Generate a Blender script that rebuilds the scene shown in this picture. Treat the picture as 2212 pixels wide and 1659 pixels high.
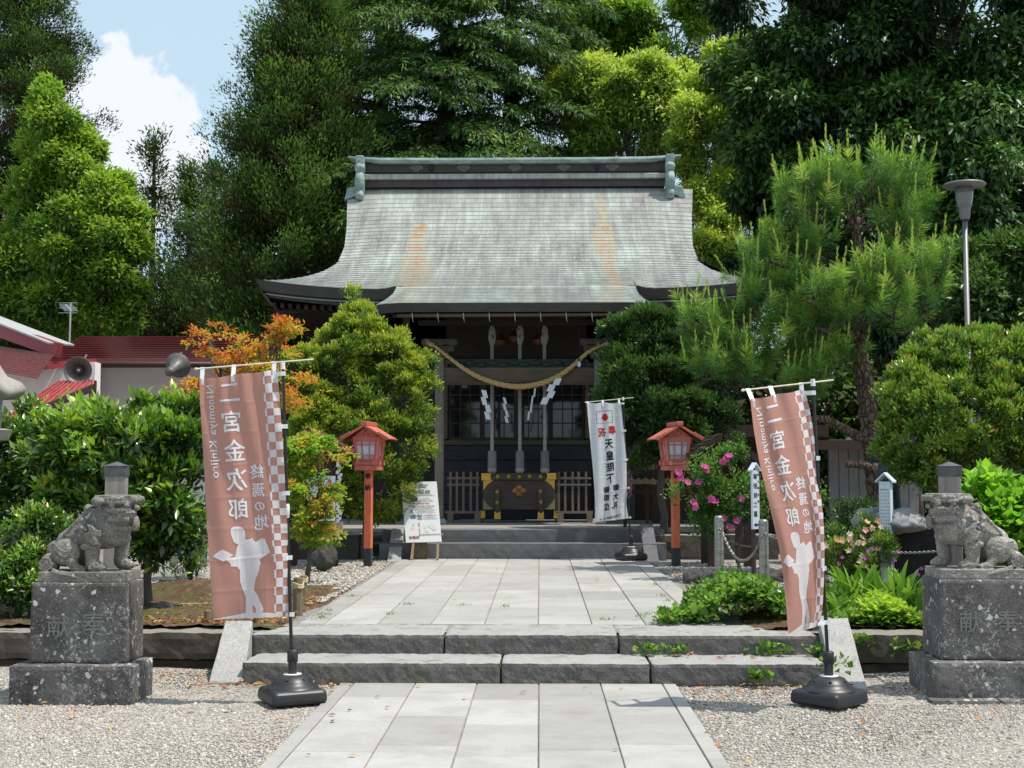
import bpy, bmesh, math, random
import numpy as np
from mathutils import Vector, Matrix, Euler, noise, geometry
R = math.radians
scn = bpy.context.scene
for _o in list(bpy.data.objects): bpy.data.objects.remove(_o)
COL = scn.collection
# ---------------------------------------------------------------- camera
EYE = 1.55; FPX = 2800.0; CW = 2212.0; CH = 1659.0
YAW = math.atan(60 / FPX); PITCH = math.atan(203.5 / FPX)
cam = bpy.data.objects.new('camera', bpy.data.cameras.new('camera'))
COL.objects.link(cam); scn.camera = cam
cam.location = (0, 0, EYE); cam.rotation_euler = (math.pi / 2 + PITCH, 0, YAW)
cam.data.sensor_width = 36; cam.data.lens = 36 * FPX / CW
cam.data.clip_start = 0.05; cam.data.clip_end = 4000
# ---------------------------------------------------------------- light
SUN_EL = R(66.0); SUN_AZ = R(-13.0)       # direction to the sun: mostly +X, slightly to the camera's side
sd = Vector((math.cos(SUN_EL) * math.cos(SUN_AZ), math.cos(SUN_EL) * math.sin(SUN_AZ), math.sin(SUN_EL)))
sun = bpy.data.objects.new('sun', bpy.data.lights.new('sun', 'SUN'))
COL.objects.link(sun); sun.data.energy = 4.5; sun.data.angle = R(0.53); sun.data.color = (1.0, 0.935, 0.84)
sun.rotation_euler = sd.to_track_quat('Z', 'Y').to_euler()
scn.view_settings.view_transform = 'Standard'; scn.view_settings.look = 'None'
scn.view_settings.exposure = 0.15; scn.view_settings.gamma = 1.0
w = bpy.data.worlds.new('World'); scn.world = w; w.use_nodes = True
nt = w.node_tree; bg = nt.nodes['Background']
sky = nt.nodes.new('ShaderNodeTexSky'); sky.sky_type = 'NISHITA'; sky.sun_disc = False
sky.sun_elevation = SUN_EL; sky.sun_rotation = math.atan2(sd.x, sd.y)
sky.air_density = 1.0; sky.dust_density = 2.0; sky.ozone_density = 1.0
bg.inputs['Strength'].default_value = 0.15
def CAMRAY(px, py):
    m = cam.rotation_euler.to_matrix()
    return m @ Vector(((px - CW / 2) / FPX, (CH / 2 - py) / FPX, -1.0))
# cloud bank + thin haze in the sky (by direction, infinitely far)
tc = nt.nodes.new('ShaderNodeTexCoord')
cdir = CAMRAY(275, 330).normalized()
vs = nt.nodes.new('ShaderNodeVectorMath'); vs.operation = 'SUBTRACT'; vs.inputs[1].default_value = cdir
nt.links.new(tc.outputs['Generated'], vs.inputs[0])
sc_ = nt.nodes.new('ShaderNodeVectorMath'); sc_.operation = 'MULTIPLY'; sc_.inputs[1].default_value = (20, 20, 14.5)
nt.links.new(vs.outputs[0], sc_.inputs[0])
ln = nt.nodes.new('ShaderNodeVectorMath'); ln.operation = 'LENGTH'; nt.links.new(sc_.outputs[0], ln.inputs[0])
nz = nt.nodes.new('ShaderNodeTexNoise'); nz.inputs['Scale'].default_value = 26; nz.inputs['Detail'].default_value = 7; nz.inputs['Roughness'].default_value = .55
nt.links.new(tc.outputs['Generated'], nz.inputs['Vector'])
ad = nt.nodes.new('ShaderNodeMath'); ad.operation = 'MULTIPLY_ADD'; ad.inputs[1].default_value = 1.7
nt.links.new(nz.outputs['Fac'], ad.inputs[0]); nt.links.new(ln.outputs['Value'], ad.inputs[2])
mr = nt.nodes.new('ShaderNodeMapRange'); mr.inputs['From Min'].default_value = 1.75; mr.inputs['From Max'].default_value = 1.95
mr.inputs['To Min'].default_value = 1; mr.inputs['To Max'].default_value = 0; mr.interpolation_type = 'SMOOTHERSTEP'
nt.links.new(ad.outputs[0], mr.inputs['Value'])
hz = nt.nodes.new('ShaderNodeMixRGB'); hz.inputs['Fac'].default_value = .7; hz.inputs['Color2'].default_value = (4.2, 5.4, 6.2, 1)
nt.links.new(sky.outputs[0], hz.inputs['Color1'])
mx = nt.nodes.new('ShaderNodeMixRGB'); mx.inputs['Color2'].default_value = (6.0, 6.1, 6.3, 1)
ms = nt.nodes.new('ShaderNodeMath'); ms.operation = 'MULTIPLY'; ms.inputs[1].default_value = .8
nt.links.new(mr.outputs[0], ms.inputs[0]); nt.links.new(ms.outputs[0], mx.inputs['Fac'])
nt.links.new(hz.outputs[0], mx.inputs['Color1']); nt.links.new(mx.outputs[0], bg.inputs['Color'])
scn.cycles.max_bounces = 6; scn.cycles.transparent_max_bounces = 8
scn.cycles.diffuse_bounces = 3; scn.cycles.glossy_bounces = 3; scn.cycles.transmission_bounces = 4
# ---------------------------------------------------------------- helpers
def U(px, py, Y):                 # where the line of sight through a pixel meets the plane at distance Y
    d = CAMRAY(px, py); t = Y / d.y
    return Vector((d.x * t, Y, EYE + d.z * t))
def G(px, py, z):                 # where it meets the height z
    d = CAMRAY(px, py); t = (z - EYE) / d.z
    return Vector((d.x * t, d.y * t, z))
def tag(o, label=None, cat=None, group=None, kind=None):
    if label: o['label'] = label
    if cat: o['category'] = cat
    if group: o['group'] = group
    if kind: o['kind'] = kind
    return o
def thing(name, loc, label, cat, group=None, rz=0.0):
    o = bpy.data.objects.new(name, None); COL.objects.link(o)
    o.empty_display_size = .2
    o.location = loc; o.rotation_euler = (0, 0, rz)
    o['label'] = label; o['category'] = cat
    if group: o['group'] = group
    return o
def link(name, me, m=None, parent=None, world=False):
    o = bpy.data.objects.new(name, me); COL.objects.link(o)
    if m is not None and not me.materials:
        for q in (m if isinstance(m, (list, tuple)) else [m]): me.materials.append(q)
    if parent is not None:
        o.parent = parent
        if world:                 # vertices are world coordinates: cancel the parent's placement
            T = Matrix.LocRotScale(parent.location, parent.rotation_euler, None)
            if parent.parent: T = Matrix.LocRotScale(parent.parent.location, parent.parent.rotation_euler, None) @ T
            me.transform(T.inverted())
    return o
class MB:
    """collects shapes, builds them as ONE mesh object"""
    def __init__(s): s.bm = bmesh.new(); s.mi = 0
    def _fin(s, vs):
        for f in {f for v in vs for f in v.link_faces}:
            f.material_index = s.mi
    def box(s, c, d, rot=None, taper=None, cuts=0):
        r = bmesh.ops.create_cube(s.bm, size=1.0); vs = r['verts']
        for v in vs:
            x, y, z = v.co
            if taper and z > 0: x *= taper[0]; y *= taper[1]
            v.co = Vector((x * d[0], y * d[1], z * d[2]))
        M = Matrix.Translation(c)
        if rot is not None: M = M @ (rot if isinstance(rot, Matrix) else Euler(rot).to_matrix().to_4x4())
        bmesh.ops.transform(s.bm, matrix=M, verts=vs)
        s._fin(vs); return vs
    def b2(s, a, b):              # box by two corners
        return s.box([(a[i] + b[i]) / 2 for i in range(3)], [abs(b[i] - a[i]) for i in range(3)])
    def bar(s, a, b, w, h=None, up=(0, 0, 1)):
        a = Vector(a); b = Vector(b); h = h or w
        z = (b - a); L = z.length; z.normalize()
        x = z.cross(Vector(up))
        if x.length < 1e-4: x = Vector((1, 0, 0))
        x.normalize(); y = z.cross(x)
        M = Matrix((x, y, z)).transposed().to_4x4()
        return s.box((a + b) / 2, (w, h, L), M)
    def cyl(s, a, b, r0, r1=None, n=12, cap=True):
        a = Vector(a); b = Vector(b); r1 = r0 if r1 is None else r1
        q = (b - a).to_track_quat('Z', 'Y').to_matrix().to_4x4()
        r = bmesh.ops.create_cone(s.bm, cap_ends=cap, cap_tris=False, segments=n, radius1=r0, radius2=max(r1, 1e-5), depth=(b - a).length)
        bmesh.ops.transform(s.bm, matrix=Matrix.Translation((a + b) / 2) @ q, verts=r['verts'])
        s._fin(r['verts']); return r['verts']
    def ell(s, c, r, rot=None, n=12, m=8):
        q = bmesh.ops.create_uvsphere(s.bm, u_segments=n, v_segments=m, radius=1.0)
        M = Matrix.Translation(c)
        if rot is not None: M = M @ Euler(rot).to_matrix().to_4x4()
        if not hasattr(r, '__len__'): r = (r, r, r)
        M = M @ Matrix.Diagonal((r[0], r[1], r[2], 1))
        bmesh.ops.transform(s.bm, matrix=M, verts=q['verts'])
        s._fin(q['verts']); return q['verts']
    def tube(s, pts, rad, n=8, cap=True):
        pts = [Vector(p) for p in pts]
        if not hasattr(rad, '__len__'): rad = [rad] * len(pts)
        rings = []; prev = None
        for i, p in enumerate(pts):
            t = (pts[min(i + 1, len(pts) - 1)] - pts[max(i - 1, 0)])
            if t.length < 1e-7: t = Vector((0, 0, 1))
            t.normalize()
            x = prev if prev is not None else (Vector((1, 0, 0)) if abs(t.x) < .8 else Vector((0, 1, 0)))
            x = (x - t * x.dot(t)).normalized(); prev = x; y = t.cross(x)
            rings.append([s.bm.verts.new(p + (x * math.cos(2 * math.pi * k / n) + y * math.sin(2 * math.pi * k / n)) * rad[i]) for k in range(n)])
        fs = []
        for i in range(len(rings) - 1):
            for k in range(n):
                fs.append(s.bm.faces.new((rings[i][k], rings[i][(k + 1) % n], rings[i + 1][(k + 1) % n], rings[i + 1][k])))
        if cap:
            fs.append(s.bm.faces.new(rings[0][::-1])); fs.append(s.bm.faces.new(rings[-1]))
        for f in fs: f.material_index = s.mi; f.smooth = True
        return rings
    def lathe(s, prof, c=(0, 0, 0), n=24, smooth=True):   # prof: (r,z) list
        rings = []
        for r, z in prof:
            if r < 1e-6: rings.append([s.bm.verts.new((c[0], c[1], c[2] + z))])
            else: rings.append([s.bm.verts.new((c[0] + r * math.cos(2 * math.pi * k / n), c[1] + r * math.sin(2 * math.pi * k / n), c[2] + z)) for k in range(n)])
        for a, b in zip(rings[:-1], rings[1:]):
            for k in range(n):
                q = [a[k % len(a)], a[(k + 1) % n] if len(a) > 1 else None, b[(k + 1) % n] if len(b) > 1 else None, b[k % len(b)]]
                if len(a) == 1: q = [a[0], b[(k + 1) % n], b[k]]
                elif len(b) == 1: q = [a[k], a[(k + 1) % n], b[0]]
                try:
                    f = s.bm.faces.new(q); f.smooth = smooth; f.material_index = s.mi
                except ValueError: pass
    def poly(s, pts):
        f = s.bm.faces.new([s.bm.verts.new(p) for p in pts]); f.material_index = s.mi; return f
    def prism(s, pts2, a, b, axis='y'):   # polygon in (x,z) extruded along y from a to b ; axis 'x': (y,z) ; 'z': (x,y)
        def P(p, t):
            return {'y': (p[0], t, p[1]), 'x': (t, p[0], p[1]), 'z': (p[0], p[1], t)}[axis]
        A = [s.bm.verts.new(P(p, a)) for p in pts2]; B = [s.bm.verts.new(P(p, b)) for p in pts2]
        fs = [s.bm.faces.new(A), s.bm.faces.new(B[::-1])]
        n = len(A)
        for i in range(n): fs.append(s.bm.faces.new((A[i], B[i], B[(i + 1) % n], A[(i + 1) % n])))
        for f in fs: f.material_index = s.mi
    def mesh(s, name):
        bmesh.ops.recalc_face_normals(s.bm, faces=s.bm.faces)
        me = bpy.data.meshes.new(name); s.bm.to_mesh(me); s.bm.free(); return me
    def build(s, name, m, parent=None, bevel=0, seg=1, world=False, smooth=None, recalc=True):
        if recalc: bmesh.ops.recalc_face_normals(s.bm, faces=s.bm.faces)
        me = bpy.data.meshes.new(name); s.bm.to_mesh(me); s.bm.free()
        if smooth is not None: me.polygons.foreach_set('use_smooth', [smooth] * len(me.polygons))
        o = link(name, me, m, parent, world)
        if bevel:
            b = o.modifiers.new('bevel', 'BEVEL'); b.width = bevel; b.segments = seg; b.limit_method = 'ANGLE'; b.angle_limit = R(40)
        return o
def rough_box(a, b, seg=.05, amp=.006, scale=9, seed=0, edge=.012, face_rough=None):
    """a quarried stone block: subdivided, worn edges, bumpy faces"""
    a = Vector(a); b = Vector(b); c = (a + b) / 2; d = b - a
    bm = bmesh.new(); bmesh.ops.create_cube(bm, size=1.0)
    n = [max(1, int(round(abs(d[i]) / seg))) for i in range(3)]
    for ax in range(3):
        for k in range(1, n[ax]):
            co = [0, 0, 0]; co[ax] = -.5 + k / n[ax]; no = [0, 0, 0]; no[ax] = 1
            bmesh.ops.bisect_plane(bm, geom=bm.verts[:] + bm.edges[:] + bm.faces[:], plane_co=co, plane_no=no)
    for v in bm.verts:
        u = v.co * 2; p = Vector((v.co[i] * d[i] + c[i] for i in range(3)))
        on = [abs(abs(u[i]) - 1) < 1e-4 for i in range(3)]
        nrm = Vector([math.copysign(1, u[i]) if on[i] else 0 for i in range(3)])
        k = sum(on)
        nz_ = noise.noise(p * scale + Vector((seed, 0, 0))) + .5 * noise.noise(p * scale * 2.7 + Vector((0, seed, 0)))
        am = amp * (1.0 if face_rough is None else face_rough(nrm))
        if k: nrm.normalize()
        p += nrm * (nz_ * am)
        if k >= 2: p -= nrm * edge * (.5 + .6 * abs(noise.noise(p * 14 + Vector((seed, seed, 0)))))
        v.co = p
    return bm
def bm_obj(bm, name, m, parent=None, world=False, smooth=False):
    me = bpy.data.meshes.new(name); bm.to_mesh(me); bm.free()
    if smooth: me.polygons.foreach_set('use_smooth', [True] * len(me.polygons))
    return link(name, me, m, parent, world)
def npmesh(name, V, F, m, parent=None, attr=None, smooth=False, world=False):
    """V (n,3) float, F (m,k) int -> object; attr: per-face float 't'"""
    me = bpy.data.meshes.new(name); V = np.ascontiguousarray(V, dtype=np.float32); F = np.ascontiguousarray(F, dtype=np.int32)
    me.vertices.add(len(V)); me.vertices.foreach_set('co', V.ravel())
    k = F.shape[1]; me.loops.add(F.size); me.loops.foreach_set('vertex_index', F.ravel())
    me.polygons.add(len(F)); me.polygons.foreach_set('loop_start', np.arange(0, F.size, k, dtype=np.int32))
    if smooth: me.polygons.foreach_set('use_smooth', np.ones(len(F), dtype=bool))
    if attr is not None:
        at = me.attributes.new('t', 'FLOAT', 'FACE'); at.data.foreach_set('value', np.ascontiguousarray(attr, dtype=np.float32))
    me.update(calc_edges=True)
    return link(name, me, m, parent, world)
# ---------------------------------------------------------------- materials
class Nodes:
    def __init__(s, name):
        s.m = bpy.data.materials.new(name); s.m.use_nodes = True; s.t = s.m.node_tree
        s.b = s.t.nodes['Principled BSDF']; s.out = s.t.nodes['Material Output']; s._co = None
    def n(s, typ, **kw):
        q = s.t.nodes.new('ShaderNode' + typ)
        for k, v in kw.items():
            if k in q.inputs: q.inputs[k].default_value = v
            else: setattr(q, k, v)
        return q
    def l(s, a, b): s.t.links.new(a, b)
    @property
    def co(s):
        if s._co is None: s._co = s.n('NewGeometry').outputs['Position']
        return s._co
    def noise(s, scale, detail=4, rough=.55, vec=None, stretch=None, dist=0):
        q = s.n('TexNoise'); q.inputs['Scale'].default_value = scale; q.inputs['Detail'].default_value = detail
        q.inputs['Roughness'].default_value = rough; q.inputs['Distortion'].default_value = dist
        v = vec or s.co
        if stretch:
            k = s.n('VectorMath', operation='MULTIPLY'); k.inputs[1].default_value = stretch; s.l(v, k.inputs[0]); v = k.outputs[0]
        s.l(v, q.inputs['Vector']); return q.outputs['Fac']
    def ramp(s, fac, stops, interp='LINEAR'):
        q = s.n('ValToRGB'); q.color_ramp.interpolation = interp; e = q.color_ramp.elements
        while len(e) > 1: e.remove(e[-1])
        for i, (p, c) in enumerate(stops):
            x = e[0] if i == 0 else e.new(p)
            x.position = p; x.color = (*(c if hasattr(c, '__len__') else (c, c, c)), 1)[:4]
        s.l(fac, q.inputs['Fac']); return q.outputs['Color']
    def mix(s, fac, a, b, mode='MIX'):
        q = s.n('MixRGB', blend_type=mode)
        for i, v in (('Fac', fac), ('Color1', a), ('Color2', b)):
            if isinstance(v, (int, float)): q.inputs[i].default_value = v if i == 'Fac' else (v, v, v, 1)
            elif hasattr(v, '__len__') and not hasattr(v, 'links'): q.inputs[i].default_value = (*v, 1)[:4]
            else: s.l(v, q.inputs[i])
        return q.outputs['Color']
    def math(s, op, a, b=0.0, clamp=False):
        q = s.n('Math', operation=op, use_clamp=clamp)
        for i, v in ((0, a), (1, b)):
            if isinstance(v, (int, float)): q.inputs[i].default_value = v
            else: s.l(v, q.inputs[i])
        return q.outputs[0]
    def bump(s, h, strength=.4, dist=.01, base=None):
        q = s.n('Bump'); q.inputs['Strength'].default_value = strength; q.inputs['Distance'].default_value = dist
        s.l(h, q.inputs['Height'])
        if base is not None: s.l(base, q.inputs['Normal'])
        s.l(q.outputs[0], s.b.inputs['Normal']); return q.outputs[0]
    def attr(s, name):
        q = s.n('Attribute'); q.attribute_name = name; return q.outputs['Fac']
    def col(s, c): 
        if hasattr(c, '__len__') and not hasattr(c, 'links'): s.b.inputs['Base Color'].default_value = (*c, 1)[:4]
        else: s.l(c, s.b.inputs['Base Color'])
    def set(s, rough=None, metal=None, spec=None):
        if rough is not None: s.b.inputs['Roughness'].default_value = rough
        if metal is not None: s.b.inputs['Metallic'].default_value = metal
        if spec is not None: s.b.inputs['Specular IOR Level'].default_value = spec
        return s.m
def plain(name, c, rough=.6, metal=0, var=.18, scale=30, bump=.15, bd=.003, spec=None, stretch=None):
    q = Nodes(name); f = q.noise(scale, 5, stretch=stretch)
    a = tuple(x * (1 - var) for x in c); b = tuple(min(1, x * (1 + var)) for x in c)
    q.col(q.ramp(f, [(.3, a), (.7, b)]))
    if bump: q.bump(f, bump, bd)
    return q.set(rough, metal, spec)
def stone_mat(name, dark, light, scale=8, rough=.85, lichen=0, lcol=(.55, .55, .5), lscale=22, speck=.25, stretch=None, lcut=.56, top=None, moss=0):
    q = Nodes(name)
    f = q.noise(scale, 6, .62, stretch=stretch); g = q.noise(scale * 24, 3, .7)
    c = q.ramp(f, [(.28, dark), (.72, light)])
    c = q.mix(speck, c, q.ramp(g, [(.35, tuple(x * .35 for x in dark)), (.68, tuple(min(1, x * 1.55) for x in light))]))
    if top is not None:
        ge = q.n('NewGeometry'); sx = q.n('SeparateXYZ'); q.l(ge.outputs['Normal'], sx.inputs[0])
        c = q.mix(q.ramp(sx.outputs['Z'], [(.55, 0), (.9, 1)]), c, top)  # up-facing faces get a paler colour, sunlight put into it
    if lichen:
        v = q.n('TexVoronoi', feature='F1'); v.inputs['Scale'].default_value = lscale
        wv = q.n('VectorMath', operation='ADD'); sc = q.n('VectorMath', operation='SCALE'); sc.inputs['Scale'].default_value = .05
        nn = q.n('TexNoise', Scale=lscale * 1.3); q.l(q.co, nn.inputs['Vector']); q.l(nn.outputs['Color'], sc.inputs[0])
        q.l(q.co, wv.inputs[0]); q.l(sc.outputs[0], wv.inputs[1]); q.l(wv.outputs[0], v.inputs['Vector'])
        sx_ = q.n('SeparateXYZ'); q.l(v.outputs['Color'], sx_.inputs[0])
        rad_ = q.math('MULTIPLY', q.math('POWER', sx_.outputs['X'], 3.0), .42)
        sp = q.ramp(q.math('SUBTRACT', rad_, v.outputs['Distance']), [(.0, 0), (.05, 1)])
        v2 = q.n('TexVoronoi', feature='F1'); v2.inputs['Scale'].default_value = lscale * 3.1; q.l(wv.outputs[0], v2.inputs['Vector']); sy_ = q.n('SeparateXYZ'); q.l(v2.outputs['Color'], sy_.inputs[0])
        sp2 = q.ramp(q.math('SUBTRACT', q.math('MULTIPLY', q.math('POWER', sy_.outputs['X'], 2.5), .45), v2.outputs['Distance']), [(.0, 0), (.05, .8)])
        big = q.ramp(q.noise(2.6, 7, .78), [(lcut - .02, 0), (lcut + .07, 1)])
        wash = q.ramp(q.noise(2.2, 5, .6, stretch=(1.6, 1.6, .5)), [(.50, 0), (.75, .38)])
        c = q.mix(wash, c, tuple(x * .5 for x in lcol))
        fine = q.ramp(q.noise(lscale * 1.4, 6, .85), [(.53, 0), (.6, 1)])
        m1 = q.math('MAXIMUM', sp, q.math('MULTIPLY', sp2, q.ramp(q.noise(3.5, 4, .6), [(.42, 0), (.6, 1)])))
        m2 = q.math('MULTIPLY', fine, big)
        fac = q.math('MULTIPLY', q.math('MAXIMUM', m1, m2), lichen)
        c = q.mix(fac, c, lcol)
    if moss:
        mo = q.ramp(q.noise(4.3, 5, .7), [(.55, 0), (.68, moss)])
        c = q.mix(mo, c, (.09, .085, .035))
    q.col(c)
    h = q.math('ADD', q.math('MULTIPLY', f, .6), q.math('MULTIPLY', g, .5))
    q.bump(h, .55, .012)
    return q.set(rough, spec=.25)
LEAF_GAIN = 1.35
def leaf_mat(name, stops, rough=.5, trans=.35, spec=.35, tcol=1.5):
    """colour along the per-leaf attribute 't' (leaf age, plus shade painted into inner leaves)"""
    q = Nodes(name); stops = [(p, tuple(min(.8, x * LEAF_GAIN) if max(c_) < .5 else x for x in c_)) for p, c_ in stops]; c = q.ramp(q.attr('t'), stops); q.col(c); q.set(rough, spec=spec)
    tr = q.n('BsdfTranslucent')
    g = q.mix(1.0, c, (tcol, tcol * 1.05, tcol * .55), 'MULTIPLY'); q.l(g, tr.inputs['Color'])
    mxs = q.n('MixShader'); mxs.inputs['Fac'].default_value = trans
    q.l(q.b.outputs[0], mxs.inputs[1]); q.l(tr.outputs[0], mxs.inputs[2]); q.l(mxs.outputs[0], q.out.inputs['Surface'])
    return q.m
def wood_mat(name, a, b, scale=6, axis=2, rough=.75, bump=.3):
    q = Nodes(name); st = [9, 9, 9]; st[axis] = .7
    f = q.noise(scale, 5, .6, stretch=tuple(st)); g = q.noise(2.2, 3)
    c = q.ramp(f, [(.3, a), (.7, b)]); c = q.mix(.35, c, q.ramp(g, [(.3, tuple(x * .6 for x in a)), (.7, b)]))
    q.col(c); q.bump(f, bump, .004); return q.set(rough, spec=.25)
# ---------------------------------------------------------------- lettering
_fc = {}
def glyphs(text, size, mirror=False, vertical=False, gap=1.0, bold=0.0, align='CENTER', rot=0.0, extrude=0.0):
    """2-D letter outlines as a mesh in the XY plane, centred on the origin"""
    cu = bpy.data.curves.new('lettering', 'FONT'); cu.size = size; cu.align_x = 'CENTER'; cu.align_y = 'CENTER'
    cu.body = '\n'.join(text) if vertical else text
    if vertical: cu.space_line = gap
    else: cu.space_character = gap
    cu.resolution_u = 3; cu.extrude = extrude
    ob = bpy.data.objects.new('lettering', cu); COL.objects.link(ob)
    dg = bpy.context.evaluated_depsgraph_get(); dg.update()
    me = bpy.data.meshes.new_from_object(ob.evaluated_get(dg))
    bpy.data.objects.remove(ob); bpy.data.curves.remove(cu)
    vs = [v.co for v in me.vertices]
    if vs:
        cx = (min(v.x for v in vs) + max(v.x for v in vs)) / 2; cy = (min(v.y for v in vs) + max(v.y for v in vs)) / 2
        me.transform(Matrix.Translation((-cx, -cy, 0)))
    if bold and not extrude and len(me.vertices):      # heavier strokes: shifted copies, each a hair deeper
        bm = bmesh.new()
        for i, (dx, dy) in enumerate(((0, 0), (1, 0), (-1, 0), (0, 1), (0, -1))):
            m2 = me.copy(); m2.transform(Matrix.Translation((dx * bold, dy * bold, -.00012 * i))); bm.from_mesh(m2); bpy.data.meshes.remove(m2)
        bm.to_mesh(me); bm.free()
    M = Matrix.Rotation(rot, 4, 'Z')
    if mirror: M = Matrix.Diagonal((-1, 1, 1, 1)) @ M
    me.transform(M)
    return me
# ================================================================ GROUND, PATHS, STEPS
rng = np.random.default_rng(7)
Zt = 0.33                                     # terrace level
def gravel_mat(name, tones, dirt=(.16, .12, .085), dirt_cut=.6, moss=.25):
    q = Nodes(name)
    v = q.n('TexVoronoi', feature='F1'); v.inputs['Scale'].default_value = 55; q.l(q.co, v.inputs['Vector'])
    sx = q.n('SeparateXYZ'); q.l(v.outputs['Color'], sx.inputs[0])
    c = q.ramp(sx.outputs['X'], [(0, tones[0]), (.35, tones[1]), (.7, tones[2]), (1, tones[3])])
    c = q.mix(q.ramp(v.outputs['Distance'], [(.35, 0), (.75, .55)]), c, tuple(x * .3 for x in tones[1]))
    c = q.mix(q.ramp(q.noise(1.1, 5, .65), [(dirt_cut - .06, 0), (dirt_cut + .1, .85)]), c, dirt)
    c = q.mix(q.ramp(q.noise(1.9, 6, .7), [(.6, 0), (.7, moss)]), c, (.10, .11, .035))
    q.col(c)
    q.bump(q.math('SUBTRACT', 1, v.outputs['Distance']), .9, .012)
    return q.set(.9, spec=.2)
M_gravel = gravel_mat('gravel_material', [(.19, .175, .16), (.31, .285, .25), (.43, .40, .35), (.54, .51, .46)], dirt_cut=.66, moss=.15)
M_gravel2 = gravel_mat('terrace_gravel_material', [(.18, .17, .16), (.26, .25, .23), (.36, .34, .31), (.45, .43, .40)], dirt_cut=.62, moss=.5)
# lower ground
bm = bmesh.new()
xs = [-60, -8, -5, -4, -3, -2, -1, 0, 1, 2, 3, 4, 5, 8, 60]; ys = [-25, 0, 4, 6, 7, 8, 8.6, 9.2, 9.6, 10.0, 10.3, 10.8, 60]
g = [[bm.verts.new((x, y, -.02 + .012 * noise.noise(Vector((x, y, 0)) * 1.3) + (.05 * max(0, min(1, (y - 9.3) / 1.0)) if abs(x) > 2.6 else 0))) for x in xs] for y in ys]
for j in range(len(ys) - 1):
    for i in range(len(xs) - 1): bm.faces.new((g[j][i], g[j][i + 1], g[j + 1][i + 1], g[j + 1][i]))
tag(bm_obj(bm, 'ground', M_gravel), kind='structure')
# upper terrace ground, reaching the horizon
bm = bmesh.new()
xs = [-900, -60, -12, -8, -6, -5, -4, -3, -2.05, 1.6, 2.4, 3, 4, 5, 6, 8, 12, 60, 900]; ys = [10.62, 11.3, 12, 13, 14, 15, 16, 17, 18, 19, 20, 24, 30, 60, 200, 1500]
def tz(x, y): return Zt - .02 + .02 * noise.noise(Vector((x, y, 3)) * .9)
g = [[bm.verts.new((x, y, tz(x, y))) for x in xs] for y in ys]
for j in range(len(ys) - 1):
    for i in range(len(xs) - 1): bm.faces.new((g[j][i], g[j][i + 1], g[j + 1][i + 1], g[j + 1][i]))
tag(bm_obj(bm, 'terrace_ground', M_gravel2), kind='structure')
M_bank = plain('packed_earth', (.05, .038, .028), .95, var=.4, scale=9)
m = MB(); m.poly([(-60, 10.72, -.1), (60, 10.72, -.1), (60, 10.72, Zt - .035), (-60, 10.72, Zt - .035)]); tag(m.build('terrace_bank', M_bank), kind='structure')
# bare soil beds left and right behind the retaining walls
def soil_mat():
    q = Nodes('soil_material'); f = q.noise(7, 7, .7); h = q.noise(2.1, 5, .7)
    c = q.ramp(f, [(.3, (.05, .032, .02)), (.55, (.125, .082, .05)), (.75, (.22, .165, .115))])
    c = q.mix(q.ramp(h, [(.5, 0), (.62, .8)]), c, (.075, .08, .028)); q.col(c); q.bump(f, .9, .03); return q.set(.95, spec=.1)
M_soil = soil_mat()
def soil(name, x0, x1, y0, y1, bumps):
    nx, ny = int((x1 - x0) / .035), int((y1 - y0) / .035)
    X, Y = np.meshgrid(np.linspace(x0, x1, nx), np.linspace(y0, y1, ny))
    e = np.minimum(np.minimum(X - x0, x1 - X), np.minimum(Y - y0 + .4, y1 - Y)); e = np.clip(e / .3, 0, 1)
    Z = Zt - .03 + e * .045 + .010 * np.sin(X * 17 + Y * 9) * np.cos(Y * 13 - X * 5) + rng.normal(0, .006, X.shape)
    for (bx, by, r, h) in bumps: Z += h * np.exp(-((X - bx) ** 2 + ((Y - by) * 1.0) ** 2) / r ** 2)
    V = np.stack([X, Y, Z], -1).reshape(-1, 3); I = np.arange(nx * ny).reshape(ny, nx)
    F = np.stack([I[:-1, :-1], I[:-1, 1:], I[1:, 1:], I[1:, :-1]], -1).reshape(-1, 4)
    return tag(npmesh(name, V, F, M_soil, smooth=True), kind='structure')
soil('soil_bed', -5.6, -2.12, 10.7, 15.0, [(-3.35, 13.3, .42, .15), (-3.9, 13.6, .4, .12), (-2.9, 12.2, .2, .03), (-3.3, 11.7, .25, .035), (-2.6, 11.4, .2, .03)])
soil('soil_bed', 1.75, 5.8, 10.75, 13.6, [])
# paving of granite slabs, each slab a real block with a joint round it
def paving_mat(name, lo, hi):
    q = Nodes(name); t = q.attr('t'); g = q.noise(160, 3, .8); f = q.noise(2.3, 6, .65); s = q.noise(5, 5, .6, stretch=(.6, 2.5, 1))
    c = q.ramp(t, [(0, lo), (1, hi)]); c = q.mix(.22, c, q.ramp(g, [(.3, (.16, .16, .16)), (.6, (.75, .74, .72))]))
    c = q.mix(q.ramp(f, [(.42, 0), (.72, .5)]), c, (.235, .215, .185)); c = q.mix(q.ramp(s, [(.5, 0), (.8, .4)]), c, (.42, .41, .39)); c = q.mix(q.ramp(q.noise(.9, 7, .75), [(.55, 0), (.68, .35)]), c, (.20, .18, .15)); c = q.mix(q.ramp(q.noise(38, 3, .7), [(.68, 0), (.74, .55)]), c, (.12, .11, .09))
    q.col(c); q.bump(g, .25, .003); return q.set(.85, spec=.25)
M_pave = paving_mat('granite_paving_material', (.235, .226, .21), (.385, .375, .355))
M_joint = plain('joint_sand_material', (.30, .265, .20), .95, var=.4, scale=18, bump=.4)
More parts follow.
